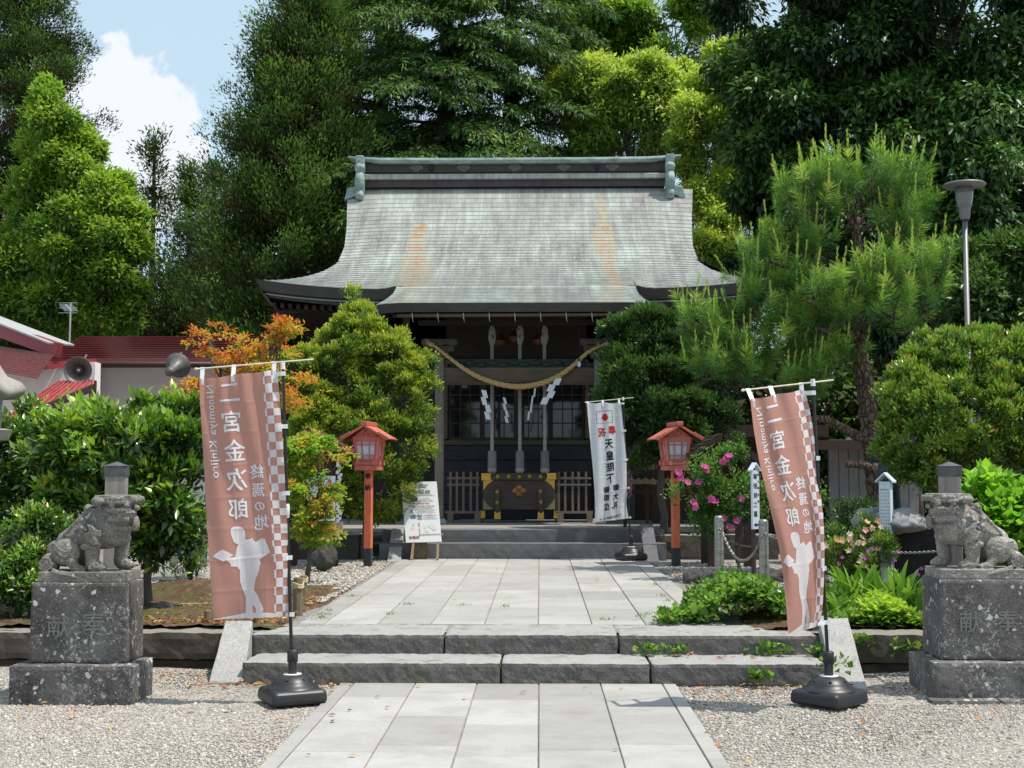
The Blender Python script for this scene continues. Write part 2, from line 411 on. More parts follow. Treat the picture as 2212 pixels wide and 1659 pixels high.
def paving(name, x0, x1, y0, y1, z0, z1, cols, slab, edge, seed):
    """edge: width of the border slabs; cols running joints; staggered cross joints"""
    r = random.Random(seed); bm = bmesh.new(); tv = []
    wcol = (x1 - x0 - 2 * edge) / cols
    def zz(y): return z0 + (z1 - z0) * (y - y0) / (y1 - y0)
    def slab_box(xa, xb, ya, yb):
        gp = .0045; dz = r.uniform(-.0018, .0018); xa += gp; xb -= gp; ya += gp * .8; yb -= gp * .8
        e = .004
        lo = [bm.verts.new((x, y, zz(y) - .05)) for x, y in ((xa, ya), (xb, ya), (xb, yb), (xa, yb))]
        mi = [bm.verts.new((x, y, zz(y) - e + dz)) for x, y in ((xa, ya), (xb, ya), (xb, yb), (xa, yb))]
        hi = [bm.verts.new((x, y, zz(y) + dz)) for x, y in ((xa + e, ya + e), (xb - e, ya + e), (xb - e, yb - e), (xa + e, yb - e))]
        t = min(1, max(0, r.gauss(.5, .33)))
        for A, B in ((lo, mi), (mi, hi)):
            for i in range(4): bm.faces.new((A[i], A[(i + 1) % 4], B[(i + 1) % 4], B[i])); tv.append(t)
        bm.faces.new(hi); tv.append(t)
    strips = [(x0, x0 + edge)] + [(x0 + edge + wcol * i, x0 + edge + wcol * (i + 1)) for i in range(cols)] + [(x1 - edge, x1)]
    for i, (xa, xb) in enumerate(strips):
        y = y1 - slab * (.35 + .5 * ((i * .618) % 1)) if 0 < i < len(strips) - 1 else y1 - slab * 1.3
        ys = [y1]
        while y > y0 + .08: ys.append(y); y -= slab * (1 if 0 < i < len(strips) - 1 else 1.5)
        ys.append(y0)
        for a, b in zip(ys[1:], ys[:-1]): slab_box(xa, xb, a, b)
    me = bpy.data.meshes.new(name); bm.to_mesh(me); bm.free()
    at = me.attributes.new('t', 'FLOAT', 'FACE'); at.data.foreach_set('value', tv)
    o = tag(link(name, me, M_pave), kind='structure')
    m = MB(); m.poly([(x0, y0, z0 - .013), (x1, y0, z0 - .013), (x1, y1, z1 - .013), (x0, y1, z1 - .013)])
    tag(m.build('joint_sand', M_joint), kind='structure')
    return o
PC = -.245
paving('lower_path', PC - 1.27, PC + 1.27, -2.0, 9.93, .004, .004, 5, .93, .105, 3)
paving('upper_path', PC - 1.82, PC + 1.82, 11.14, 19.55, .312, .345, 7, .93, .22, 5)
# stone steps between the two levels
M_step = stone_mat('andesite_step_material', (.065, .061, .058), (.175, .168, .16), 5, .85, lichen=.35, lcol=(.30, .29, .27), lscale=34, lcut=.56, speck=.55, top=(.33, .322, .31), moss=.5)  # treads painted pale as sunlit, risers left dark
M_step2 = stone_mat('shaded_step_material', (.10, .10, .105), (.17, .17, .175), 9, .85, speck=.4)  # far-step stone, shade put into its dark bluish colour
steps = thing('stone_steps', (PC, 9.9, 0), 'pair of wide dark andesite steps between the two paved paths', 'steps')
def step_row(parent, xs, y0, y1, z0, z1, seed, mat=M_step, name='step_block'):
    for i in range(len(xs) - 1):
        bm = rough_box((xs[i] + .004, y0, z0), (xs[i + 1] - .004, y1, z1), .03, .0075, 15, seed + i * 3.1, .014)
        bm_obj(bm, name, mat, parent, world=True)
def X_at(px, Y): return U(px, 1300, Y).x
step_row(steps, [X_at(523, 9.93), X_at(1082, 9.93), X_at(1405, 9.93), X_at(1786, 9.93)], 9.935, 10.46, -.03, .155, 1)
step_row(steps, [X_at(543, 10.44), X_at(960, 10.44), X_at(1336, 10.44), X_at(1768, 10.44)], 10.44, 11.15, .12, .308, 21)
# small broken end of the upper kerb, right
k = bm_obj(rough_box((X_at(1768, 10.5), 10.75, .12), (X_at(1822, 10.5), 11.25, .40), .05, .008, 9, 4, .015), 'kerb_stone', M_step)
tag(k, 'short grey kerb stone jutting up behind the top of the right cheek slab', 'kerb')
M_cheek = stone_mat('pale_granite_cheek_material', (.27, .265, .26), (.45, .44, .43), 6, .8, speck=.6, moss=.35)
def cheek(name, xa, xb, y0, y1, z0, z1, label, mat=M_cheek, th=.09, flat=.0, zb=0.0):
    # sloping side slab of the steps: a leaning plank of stone
    m = MB(); pr = [(y0, zb - .03), (y0 + .03, zb + .02), (y1, z1), (y1 + flat, z1), (y1 + flat + .1, zb - .03)]
    m.prism(pr, xa, xb, 'x')
    for v in m.bm.verts: v.co += Vector((.003 * noise.noise(v.co * 9), 0, 0))
    o = m.build(name, mat, bevel=.012, seg=2); tag(o, label, 'cheek slab', 'pale cheek slabs of the steps'); return o
def cheek2(lb, rb, lt, rt, Yb, Yt, label, mat=M_cheek, thick=.2, zb=0.0):
    """slab given by its four top-face corners (picture), standing at Yb (foot) and Yt (top)"""
    a, b, c, d = U(*lb, Yb), U(*rb, Yb), U(*rt, Yt), U(*lt, Yt)
    m = MB(); bmv = m.bm
    T = [bmv.verts.new(p) for p in (a, b, c, d)]
    zb0 = min(a.z, b.z) - .05
    Bv = [bmv.verts.new((p.x, p.y + (.0 if i < 2 else .16), zb0)) for i, p in enumerate((a, b, c, d))]
    bmv.faces.new(T); bmv.faces.new(Bv[::-1])
    for i in range(4): bmv.faces.new((T[i], Bv[i], Bv[(i + 1) % 4], T[(i + 1) % 4]))
    bmesh.ops.subdivide_edges(bmv, edges=bmv.edges[:], cuts=5, use_grid_fill=True)
    for v in bmv.verts: v.co += Vector((noise.noise(v.co * 8), noise.noise(v.co * 8 + Vector((5, 5, 5))), noise.noise(v.co * 9 + Vector((9, 0, 0))))) * .005
    o = m.build('cheek_slab', mat, bevel=.01, seg=2)
    tag(o, label, 'cheek slab', 'sloping cheek slabs beside the steps'); return o
cheek2((451, 1474), (524, 1474), (487, 1341), (545, 1340), 9.9, 10.5, 'pale sloping granite slab at the left end of the near steps')
cheek2((1800, 1497), (1876, 1494), (1770, 1337), (1832, 1334), 9.8, 10.5, 'pale sloping granite slab at the right end of the near steps')
cheek2((836, 1214), (866, 1213), (846, 1142), (872, 1140), 19.3, 19.9, 'grey sloping slab beside the platform steps behind the white notice board', zb=.33)
cheek2((1394, 1213), (1424, 1213), (1382, 1132), (1410, 1131), 19.3, 19.9, 'grey sloping slab beside the platform steps right of the white banner', mat=stone_mat('shaded_cheek_stone', (.09, .09, .095), (.19, .19, .20), 7, .85, speck=.5), zb=.33)  # darker copy of the cheek stone, shade put into its colour
# retaining walls
M_wall = stone_mat('pale_topped_wall_material', (.035, .03, .026), (.12, .105, .085), 7, .9, speck=.4, moss=.5, top=(.23, .215, .19))  # dark stone faces, paler colour on the upward ones
def wall(label, x0, x1, ylist, seed, flip=1):
    t = thing('retaining_wall', ((x0 + x1) / 2, 10.5, 0), label, 'retaining wall')
    for row, (za, zb, yf, n) in enumerate(ylist):
        L = abs(x1 - x0); step = L / n; xx = [x0 + (x1 - x0) * i / n + (random.Random(seed + i + row * 7).uniform(-.12, .12) if 0 < i < n else 0) for i in range(n + 1)]
        xx.sort()
        for i in range(n):
            bm = rough_box((xx[i] + .006, yf, za), (xx[i + 1] - .006, yf + .42, zb), .06, .014, 9, seed + i * 5 + row, .018)
            bm_obj(bm, 'wall_stone', M_wall, t, world=True)
wall('low dark stone retaining wall left of the steps', -6.6, -2.52, [(-.05, .085, 10.56, 4), (.09, .315, 10.5, 4)], 31)
wall('low dark stone retaining wall right of the steps', 2.40, 5.6, [(-.05, .085, 10.46, 4), (.09, .32, 10.4, 4)], 51)
# near pebbles (uncountable)
ico = bmesh.new(); bmesh.ops.create_icosphere(ico, subdivisions=1, radius=1); ico.verts.ensure_lookup_table()
IV = np.array([v.co[:] for v in ico.verts]); IF = np.array([[v.index for v in f.verts] for f in ico.faces]); ico.free()
def pebbles(name, zones, size, seed, stops, zfun):
    r = np.random.default_rng(seed); P = []
    for (x0, x1, y0, y1, n) in zones: P.append(np.stack([r.uniform(x0, x1, n), r.uniform(y0, y1, n)], -1))
    P = np.concatenate(P); P = P[(np.abs(P[:, 0] - PC) > 1.285 - r.exponential(.028, len(P)) * (r.random(len(P)) < .5)) | (r.random(len(P)) < .003)] if name == 'gravel' else P
    n = len(P); s = size * r.lognormal(0, .32, n)
    sc = np.stack([s * r.uniform(.8, 1.3, n), s * r.uniform(.65, 1.1, n), s * r.uniform(.4, .7, n)], -1)
    a = r.uniform(0, 6.283, n); j = 1 + r.normal(0, .13, (n, len(IV), 1))
    V = IV[None] * j * sc[:, None, :]
    tl = r.normal(0, .35, n); V = np.stack([V[..., 0], V[..., 1] * np.cos(tl)[:, None] - V[..., 2] * np.sin(tl)[:, None], V[..., 1] * np.sin(tl)[:, None] + V[..., 2] * np.cos(tl)[:, None]], -1)
    ca, sa = np.cos(a)[:, None], np.sin(a)[:, None]
    W = np.stack([V[..., 0] * ca - V[..., 1] * sa + P[:, 0:1], V[..., 0] * sa + V[..., 1] * ca + P[:, 1:2], V[..., 2] + zfun(P[:, 0], P[:, 1])[:, None] + sc[:, 2:3] * .3], -1)
    F = (IF[None] + (np.arange(n) * len(IV))[:, None, None]).reshape(-1, 3)
    t = np.repeat(r.random(n), len(IF))
    q = Nodes(name + '_stones'); c = q.ramp(q.attr('t'), stops); c = q.mix(.25, c, q.ramp(q.noise(120, 2), [(.3, .2), (.7, .8)]))
    q.col(c); q.set(.8, spec=.25)
    o = npmesh(name, W.reshape(-1, 3), F, q.m, attr=t); tag(o, kind='stuff', label='loose pale gravel spread over the lower forecourt', cat='gravel'); return o
def zl(x, y): return -.02 + np.where(np.abs(x) > 2.6, .05 * np.clip((y - 9.3) / 1.0, 0, 1), 0)
gst = [(0, (.11, .105, .10)), (.10, (.21, .19, .17)), (.30, (.33, .285, .235)), (.55, (.44, .385, .315)), (.75, (.53, .47, .385)), (.88, (.36, .26, .18)), (1, (.66, .61, .52))]
pebbles('gravel', [(-4.3, -1.3, 6.6, 10.4, 60000), (.95, 4.3, 6.6, 10.3, 56000)], .0068, 11, gst, zl)
o = pebbles('terrace_gravel', [(-4.6, -2.15, 13.0, 19.5, 13000), (1.65, 3.2, 12.6, 19.3, 5000)], .014, 12, gst, lambda x, y: x * 0 + Zt - .015)
o['label'] = 'loose pale gravel on the upper terrace beside the path'
# fallen leaves near the foot of the steps
def litter(name, zones, seed, label):
    r = np.random.default_rng(seed); P = np.concatenate([np.stack([r.uniform(a, b, n), r.uniform(c, d, n), np.full(n, z)], -1) for (a, b, c, d, z, n) in zones])
    n = len(P); a = r.uniform(0, 6.28, n); D = np.stack([np.cos(a), np.sin(a), r.normal(0, .15, n)], -1); L = r.uniform(.03, .065, n)
    V, F, t = leaves(P + [0, 0, .008], D, np.tile([0, 0, 1.], (n, 1)) + r.normal(0, .25, (n, 3)), L, L * .5, r.random(n))
    m = leaf_mat(name + '_leaf', [(0, (.10, .035, .015)), (.4, (.32, .11, .04)), (.7, (.40, .24, .10)), (1, (.16, .09, .04))], .7, .1)
    tag(npmesh(name, V, F, m, attr=t), kind='stuff', label=label, cat='leaf litter')
def leaves(P, D, N, L, W, t, fold=.18, bend=0.0):
    D = D / np.linalg.norm(D, axis=1, keepdims=True)
    S = np.cross(D, N); S /= np.linalg.norm(S, axis=1, keepdims=True) + 1e-9
    Nn = np.cross(S, D)
    L = L[:, None]; W = W[:, None]
    mid = P + D * L * .42
    A = P; B = mid + S * W * .5 + Nn * W * fold; C = P + D * L - Nn * L * bend; E = mid - S * W * .5 + Nn * W * fold
    n = len(P); V = np.stack([A, B, C, E], 1).reshape(-1, 3); F = np.arange(4 * n).reshape(n, 4)
    # two triangles folded along the midrib
    F2 = np.concatenate([F[:, [0, 1, 2]], F[:, [0, 2, 3]]], 1).reshape(-1, 3)
    return V, F2, np.repeat(t, 2)
litter('leaf_litter', [(-2.6, -1.4, 9.75, 9.92, .0, 70), (1.1, 3.3, 9.5, 9.9, .0, 110), (-3.2, -2.2, 9.8, 10.45, .02, 60), (2.6, 3.2, 9.4, 10.3, .0, 50),
                       (-3.6, -2.15, 10.8, 13.2, Zt + .012, 620), (-3.6, -2.3, 10.8, 11.2, Zt + .015, 200), (1.6, 2.6, 14.2, 18, Zt, 110), (-4.2, -2.1, 14.8, 19.2, Zt, 60), (.9, 2.4, 10.15, 10.4, .16, 25), (-3.6, -1.5, 7.6, 9.7, .0, 45), (1.0, 3.4, 7.2, 9.4, .0, 80), (-1.5, 1.1, 7.2, 9.8, .008, 14), (-2.0, 1.5, 11.6, 19, .345, 22)], 5, 'brown fallen leaves at the foot of the steps and along the path')
# pieces of green moss and grass in the joints
# ================================================================ LION PEDESTALS
M_ped = stone_mat('lichened_pedestal_material', (.022, .019, .019), (.15, .138, .13), 3.2, .9, lichen=1.0, lcol=(.52, .52, .50), lscale=19, speck=.35, lcut=.52)
M_pedL = stone_mat('lichened_pedestal_pale_material', (.032, .028, .028), (.19, .178, .168), 3.2, .9, lichen=.95, lcol=(.55, .55, .52), lscale=17, speck=.35, lcut=.49)
def carve(t, ch, size, x, z, yf, mat):
    """one carved character: lit cuts and lichen painted as pale strokes, proud of the rough face"""
    me = glyphs(ch, size, bold=.0015); me.transform(Matrix.Translation((x, yf - .0075, z)) @ Matrix.Rotation(math.pi / 2, 4, 'X'))
    link('carved_character', me, mat, t, world=True)
M_carv = stone_mat('lit_lichen_character', (.045, .043, .042), (.27, .265, .25), 22, .9, speck=.6)
def pedestal(x0, x1, yf, depth, zt, bx0, bx1, byf, bdepth, label, mat, seed, chars):
    t = thing('stone_pedestal', ((x0 + x1) / 2, yf + depth / 2, 0), label, 'pedestal')
    bm_obj(rough_box((bx0, byf, -.06), (bx1, byf + bdepth, .252), .03, .005, 10, seed, .012), 'base_block', mat, t, world=True)
    bm = rough_box((x0, yf, .256), (x1, yf + depth, zt), .022, .0035, 11, seed + 4, .010)
    for v in bm.verts:      # slight taper
        k_ = 1 + .02 * (zt - v.co.z) / (zt - .25); v.co.x = (x0 + x1) / 2 + (v.co.x - (x0 + x1) / 2) * k_
    # flatten the lettering zone a little, then carve
    o = bm_obj(bm, 'upper_block', mat)
    for ch, fx, fz, s in chars: carve(t, ch, s, x0 + (x1 - x0) * fx, .256 + (zt - .256) * fz, yf, M_carv)
    o.parent = t; o.data.transform(Matrix.Translation(-t.location))
    return t
pedestal(-3.585, -2.905, 9.14, .40, .815, -3.69, -2.815, 9.04, .47, 'dark lichen-spotted stone pedestal of the left lion, carved with two characters', M_ped, 3, [('献', .30, .46, .165), ('奉', .67, .50, .165)])
pedestal(2.865, 3.56, 9.43, .45, .823, 2.77, 3.66, 9.33, .62, 'dark stone pedestal of the right lion with white lichen on its edge', M_pedL, 9, [('献', .30, .48, .165), ('奉', .68, .50, .165)])
pl = thing('plinth_course', (3.2, 9.3, 0), 'low weathered plinth stones under the right lion pedestal', 'plinth')
for i, (a, b) in enumerate([(2.72, 3.20), (3.205, 3.9)]):
    bm_obj(rough_box((a, 9.2, -.06), (b, 9.33 - .002, .0 + .012), .04, .006, 9, 40 + i, .012), 'plinth_stone', M_pedL, pl, world=True)
# ================================================================ THE SHRINE HALL
HC = -.42                       # its centre line
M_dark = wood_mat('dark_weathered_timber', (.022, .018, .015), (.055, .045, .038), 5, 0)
M_darkz = wood_mat('dark_weathered_post_timber', (.05, .042, .036), (.13, .11, .095), 5, 2)
M_post = wood_mat('grey_weathered_post_timber', (.13, .11, .09), (.30, .26, .215), 5, 2)
M_beam = wood_mat('brown_beam_timber', (.075, .058, .042), (.16, .125, .09), 4, 0)
M_plank = wood_mat('grey_deck_timber', (.20, .185, .165), (.36, .34, .31), 5, 0)
def copper_mat(name='verdigris_copper_shingles'):
    q = Nodes(name); uv = q.n('UVMap').outputs['UV']
    br = q.n('TexBrick'); br.offset = .5; br.inputs['Scale'].default_value = 1.0; br.inputs['Brick Width'].default_value = .31; br.inputs['Row Height'].default_value = 1.0
    br.inputs['Mortar Size'].default_value = .008; br.inputs['Mortar Smooth'].default_value = .2
    br.inputs['Color1'].default_value = (0, 0, 0, 1); br.inputs['Color2'].default_value = (1, 1, 1, 1); br.inputs['Mortar'].default_value = (.5, .5, .5, 1)
    q.l(uv, br.inputs['Vector'])
    st = q.noise(1.0, 6, .7, vec=uv, stretch=(6.0, .09, 1)); bl = q.noise(1.0, 5, .6, vec=uv, stretch=(.9, .09, 1)); fi = q.noise(1.0, 3, .7, vec=uv, stretch=(26, .8, 1))
    f = q.math('ADD', q.math('ADD', q.math('MULTIPLY', st, .46), q.math('MULTIPLY', bl, .3)), q.math('ADD', q.math('MULTIPLY', fi, .19), q.math('MULTIPLY', br.outputs['Color'], .05)))
    c = q.ramp(f, [(.36, (.125, .112, .108)), (.45, (.225, .212, .202)), (.52, (.28, .29, .265)), (.62, (.41, .465, .415))])
    sx = q.n('SeparateXYZ'); q.l(uv, sx.inputs[0])
    # rust runs below the two iron fixings of the ridge: yellow bloom, red-brown along the seams
    wob = q.math('MULTIPLY', q.math('SUBTRACT', q.noise(1.0, 4, .6, vec=uv, stretch=(1.5, .12, 1)), .5), .6)
    tile = q.ramp(br.outputs['Color'], [(.35, 0), (.6, 1)])
    for (x0, lo, hi, w0, w1, dr) in ((-1.98, 8, 36, .10, .62, .10), (1.69, 2.5, 44, .14, .20, .04)):
        t = q.n('MapRange'); t.inputs['From Min'].default_value = lo; t.inputs['From Max'].default_value = hi; q.l(sx.outputs['Y'], t.inputs['Value'])
        wd = q.math('ADD', w0, q.math('MULTIPLY', t.outputs[0], w1))
        dx = q.math('ABSOLUTE', q.math('ADD', q.math('SUBTRACT', q.math('SUBTRACT', sx.outputs['X'], x0), q.math('MULTIPLY', t.outputs[0], dr)), wob))
        m = q.math('MULTIPLY', q.math('SUBTRACT', 1.0, q.math('DIVIDE', dx, wd), clamp=True), q.math('GREATER_THAN', sx.outputs['Y'], lo))
        m = q.math('MULTIPLY', m, q.math('SUBTRACT', 1.2, t.outputs[0], clamp=True))
        c = q.mix(q.ramp(m, [(.0, 0), (.35, .5)]), c, (.38, .37, .24))
        seam = q.math('ADD', q.math('MULTIPLY', br.outputs['Fac'], .9), q.math('MULTIPLY', tile, q.ramp(fi, [(.45, 0), (.6, .8)])), clamp=True)
        c = q.mix(q.math('MULTIPLY', q.ramp(m, [(.12, 0), (.45, 1)]), seam), c, (.36, .12, .05))
        c = q.mix(q.math('MULTIPLY', q.ramp(m, [(.6, 0), (.95, .55)]), tile), c, (.36, .18, .09))
    # mossy yellow low down
    lo = q.math('MULTIPLY', q.ramp(q.math('DIVIDE', sx.outputs['Y'], 45.0), [(.7, 0), (.95, .5)]), q.ramp(q.noise(1.0, 5, .7, vec=uv, stretch=(1.2, .2, 1)), [(.5, 0), (.65, 1)]))
    c = q.mix(lo, c, (.33, .30, .20))
    c = q.mix(q.math('MULTIPLY', br.outputs['Fac'], .5), c, (.40, .46, .42))
    q.col(c); q.bump(br.outputs['Fac'], -.3, .004); return q.set(.62, metal=.0, spec=.35)
M_cu = copper_mat()
M_cudark = plain('dark_copper_sheet', (.050, .042, .038), .6, var=.25, scale=5, stretch=(1, 1, 1))
M_cugreen = Nodes('green_patina_sheet'); _f = M_cugreen.noise(4, 6, .7, stretch=(1, 1, 3))
M_cugreen.col(M_cugreen.ramp(_f, [(.3, (.13, .17, .16)), (.5, (.22, .30, .28)), (.7, (.38, .46, .43))])); M_cugreen.bump(_f, .2, .004); M_cugreen = M_cugreen.set(.6, spec=.35)
M_cupale = Nodes('pale_patina_sheet'); _f = M_cupale.noise(3, 6, .7, stretch=(4, 1, 1))
M_cupale.col(M_cupale.ramp(_f, [(.3, (.20, .19, .175)), (.55, (.36, .37, .34)), (.7, (.44, .48, .44))])); M_cupale = M_cupale.set(.6, spec=.35)
hall = thing('shrine_hall', (HC, 22, 0), 'wooden shrine hall with a sweeping green copper roof above the far steps', 'shrine')
YE, YR = 22.8, 27.05; ZE = 4.87
def prof(Y):                    # main roof height at the centre
    d = Y - YE
    return ZE + .36 * d + .0700 * d * d
def halfw(Y):
    d = max(0, Y - YE)
    tab = [(0, 4.62), (.25, 4.40), (.5, 4.20), (.9, 3.88), (1.3, 3.62), (1.7, 3.45), (2.4, 3.42), (3.2, 3.50), (4.3, 3.66)]
    for (a, b), (c, e) in zip(tab[:-1], tab[1:]):
        if d <= c: return b + (e - b) * (d - a) / (c - a)
    return tab[-1][1]
KW = 2.14; YK = 21.5; ZK = 4.462
def sm(t): t = max(0, min(1, t)); return t * t * (3 - 2 * t)
def kbump(x, Y):                # the porch roof rises out of the main roof
    if Y > 24.4: return 0
    g = sm((24.4 - Y) / 1.6)
    m = 1 - sm((abs(x) - KW + .05) / .33)
    return .06 * g * m
def mainz(x, Y):
    hw = halfw(Y); d = Y - YE
    up = .20 * max(0, (abs(x) / 4.6)) ** 4 * max(0, 1 - d / 1.8)
    fall = -.035 * sm((abs(x) / hw - .74) / .30) * min(1, d / 1.2)
    return prof(Y) + up + fall + kbump(x, Y)
nrow = 34; rows = [YR - (YR - YE) * ((i / nrow) ** .93) for i in range(nrow + 1)]
def courses(name, rws, zf, xf, nx, mat, parent, v0=0, lip=.015):
    """overlapping shingle courses: every course has its own little lip"""
    bm = bmesh.new(); uvl = bm.loops.layers.uv.new('UVMap'); UVs = {}
    prev = None
    for j in range(len(rws) - 1):
        Ya, Yb = rws[j], rws[j + 1]
        for part, (Y, dz, v) in enumerate(((Ya, 0, v0 + j), (Yb, lip, v0 + j + .999))):
            row = []
            xa, xb = xf(Y)
            for i in range(nx + 1):
                u = -1 + 2 * i / nx; x = xa + (xb - xa) * (i / nx)
                vv = bm.verts.new((x, Y, zf(x, Y) + dz)); UVs[vv] = (x, v); row.append(vv)
            if prev is not None:
                for i in range(nx):
                    f = bm.faces.new((prev[i], prev[i + 1], row[i + 1], row[i])); f.smooth = False
            prev = row
    for f in bm.faces:
        for l in f.loops: l[uvl].uv = UVs[l.vert]
    return bm_obj(bm, name, mat, parent)
def xmain(Y): return (-halfw(Y), halfw(Y))
roof = courses('roof', rows, mainz, xmain, 72, M_cu, hall)
# place local: hall empty sits at (HC,22,0)
def shift(o, dy=-22): o.data.transform(Matrix.Translation((0, dy, 0)))
shift(roof)
kro = [YE - (YE - YK) * i / 11 for i in range(12)]
def kz(x, Y):
    t = (YE - Y) / (YE - YK)
    base = (ZE + .06) + ((ZK) - (ZE + .06)) * t
    e = sm((abs(x) / kw(Y) - .86) / .14)
    return base - .035 * e * min(1, t * 3) + .015 * (1 - min(1, t * 12))
def kw(Y):
    t = (YE - Y) / (YE - YK); return KW - .02 + .20 * t ** 2.2
def xk(Y): return (-kw(Y), kw(Y))
o = courses('porch_roof', kro, kz, xk, 40, M_cu, hall, v0=34); shift(o)
# verge of the porch roof (curved green edge boards) and its dark eave board
for s in (-1, 1):
    bm = bmesh.new(); A = []; B = []; Cc = []
    for Y in [YE + .5] + kro:
        Yc = min(Y, YE); z = kz(s * kw(Yc), Yc) if Y <= YE else mainz(s * KW, Y)
        x = s * kw(Yc); A.append(bm.verts.new((x, Y, z + .02))); B.append(bm.verts.new((x - s * .05, Y, z - .20 - .1 * (Y > YE)))); Cc.append(bm.verts.new((x - s * .12, Y, z - .20)))
    for i in range(len(A) - 1):
        bm.faces.new((A[i], A[i + 1], B[i + 1], B[i])); bm.faces.new((B[i], B[i + 1], Cc[i + 1], Cc[i]))
    o = bm_obj(bm, 'porch_verge', M_cugreen, hall); shift(o)
m = MB(); zt = ZK + .022
for i in range(24):
    xa = -kw(YK) + 2 * kw(YK) * i / 24; xb = -kw(YK) + 2 * kw(YK) * (i + 1) / 24
    za, zb = kz(xa, YK) + .018, kz(xb, YK) + .018
    v = [m.bm.verts.new(p) for p in ((xa, YK - .004, za), (xb, YK - .004, zb), (xb, YK + .03, zb - .155), (xa, YK + .03, za - .155), )]
    m.bm.faces.new(v)
    v2 = [m.bm.verts.new(p) for p in ((xa, YK + .03, za - .155), (xb, YK + .03, zb - .155), (xb, YK + .5, zb - .06), (xa, YK + .5, za - .06))]
    m.bm.faces.new(v2)
o = m.build('porch_eave_board', M_cudark, hall); shift(o)
# gutter with its hangers
M_hang = plain('hanger_metal', (.4, .4, .38), .5, .5); M_bgg = plain('blue_grey_gutter', (.22, .26, .28), .4, .4)
m = MB(); m.tube([(-1.98, YK + .1, ZK - .185), (2.02, YK + .1, ZK - .175)], .033, 10)
o = m.build('rain_gutter', plain('rusty_gutter', (.12, .07, .045), .6), hall); shift(o)
for i in range(9):
    m = MB(); x = -1.72 + i * .43; m.bar((x, YK + .06, ZK - .15), (x + .01, YK + .06, ZK - .25), .012); m.bar((x + .01, YK + .06, ZK - .25), (x + .02, YK + .06, ZK - .30), .006)
    o = m.build('gutter_hanger', M_hang, hall); shift(o)
# main eave fascia (two stepped boards) all round, soffit
N = 60
def ering(off, dz, dzc=0):
    pts = []
    for i in range(N + 1):
        x = -4.62 + 9.24 * i / N; a = off * (abs(x) > 4.5) 
        pts.append(Vector((x * (1 - off / 4.62 * .9), YE + off - .01, mainz(x, YE) + .018 + dz)))
    return pts
prs = [ering(0, 0), ering(.05, -.19), ering(.13, -.20), ering(.15, -.30), ering(.45, -.30)]
for s_ in (-1, 1):
    bm = bmesh.new()
    for A, B in zip(prs[:-1], prs[1:]):
        for i in range(N):
            xm = (A[i].x + A[i + 1].x) / 2
            if abs(xm) < KW - .1 or (xm > 0) != (s_ > 0): continue
            bm.faces.new([bm.verts.new(p) for p in (A[i], A[i + 1], B[i + 1], B[i])])
    o = bm_obj(bm, 'eave_fascia', M_cudark, hall); shift(o)
# light metal line (thin gutter) under the fascia
for s_ in (-1, 1):
    m = MB(); pts = []
    for i in range(20):
        x = s_ * (KW + .12 + (4.48 - KW - .12) * i / 19); pts.append((x, YE + .06, mainz(x, YE) - .215))
    m.tube(pts, .014, 6)
    o = m.build('eave_gutter', M_bgg, hall); shift(o)
# roof flanks, gables and the rear slope
YB = 2 * YR - YE + .3
for s_ in (-1, 1):
    bm = bmesh.new(); A = []; B = []
    for i in range(15):
        t = i / 14; Y = YE + t * (YB - YE)
        A.append((s_ * 4.62, Y, ZE + .22 * (abs(2 * t - 1) ** 4) + .0)); 
        t2 = 1.75 + t * (YB - YE - 3.5); B.append((s_ * 3.42, YE + t2, prof(YE + 1.75)))
    for i in range(14):
        n_ = 5
        for k_ in range(n_):
            def Q(i, k): 
                a, b = Vector(A[i]), Vector(B[i]); u = k / n_; p = a.lerp(b, u); p.z -= .18 * math.sin(math.pi * u) * .6; return p
            bm.faces.new([bm.verts.new(p) for p in (Q(i, k_), Q(i + 1, k_), Q(i + 1, k_ + 1), Q(i, k_ + 1))])
    # gable triangle
    g_ = [bm.verts.new((s_ * 3.2, Y, z)) for Y, z in [(YE + 1.7 + q * .5, prof(YE + 1.7 + q * .5) - .12) for q in range(6)] + [(YR + .15, prof(YR) - .1)] + [(YB - 1.7 - q * .5, prof(YE + 1.7 + q * .5) - .12) for q in range(5, -1, -1)]]
    bm.faces.new(g_)
    # side fascia and soffit
    for i in range(14):
        a, b = Vector(A[i]), Vector(A[i + 1])
        bm.faces.new([bm.verts.new(p) for p in (a, b, b - Vector((s_ * .06, 0, .2)), a - Vector((s_ * .06, 0, .2)))])
        bm.faces.new([bm.verts.new(p) for p in (a - Vector((s_ * .06, 0, .2)), b - Vector((s_ * .06, 0, .2)), b - Vector((s_ * .18, 0, .3)), a - Vector((s_ * .18, 0, .3)))])
    o = bm_obj(bm, 'roof_flank', M_cudark, hall); shift(o)
bm = bmesh.new()
for j in range(16):
    Ya, Yb_ = YR + .3 + (YB - YR - .3) * j / 16, YR + .3 + (YB - YR - .3) * (j + 1) / 16
    ma, mb = 2 * YR + .3 - Ya, 2 * YR + .3 - Yb_
    for i in range(16):
        q_ = []
        for (Y, mm) in ((Ya, ma), (Yb_, mb)):
            for k_ in ((i, i + 1) if Y == Ya else (i + 1, i)):
                hw = halfw(mm); x = -hw + 2 * hw * k_ / 16; q_.append(bm.verts.new((x, Y, prof(mm))))
        bm.faces.new(q_)
o = bm_obj(bm, 'rear_roof', M_cupale, hall); shift(o)
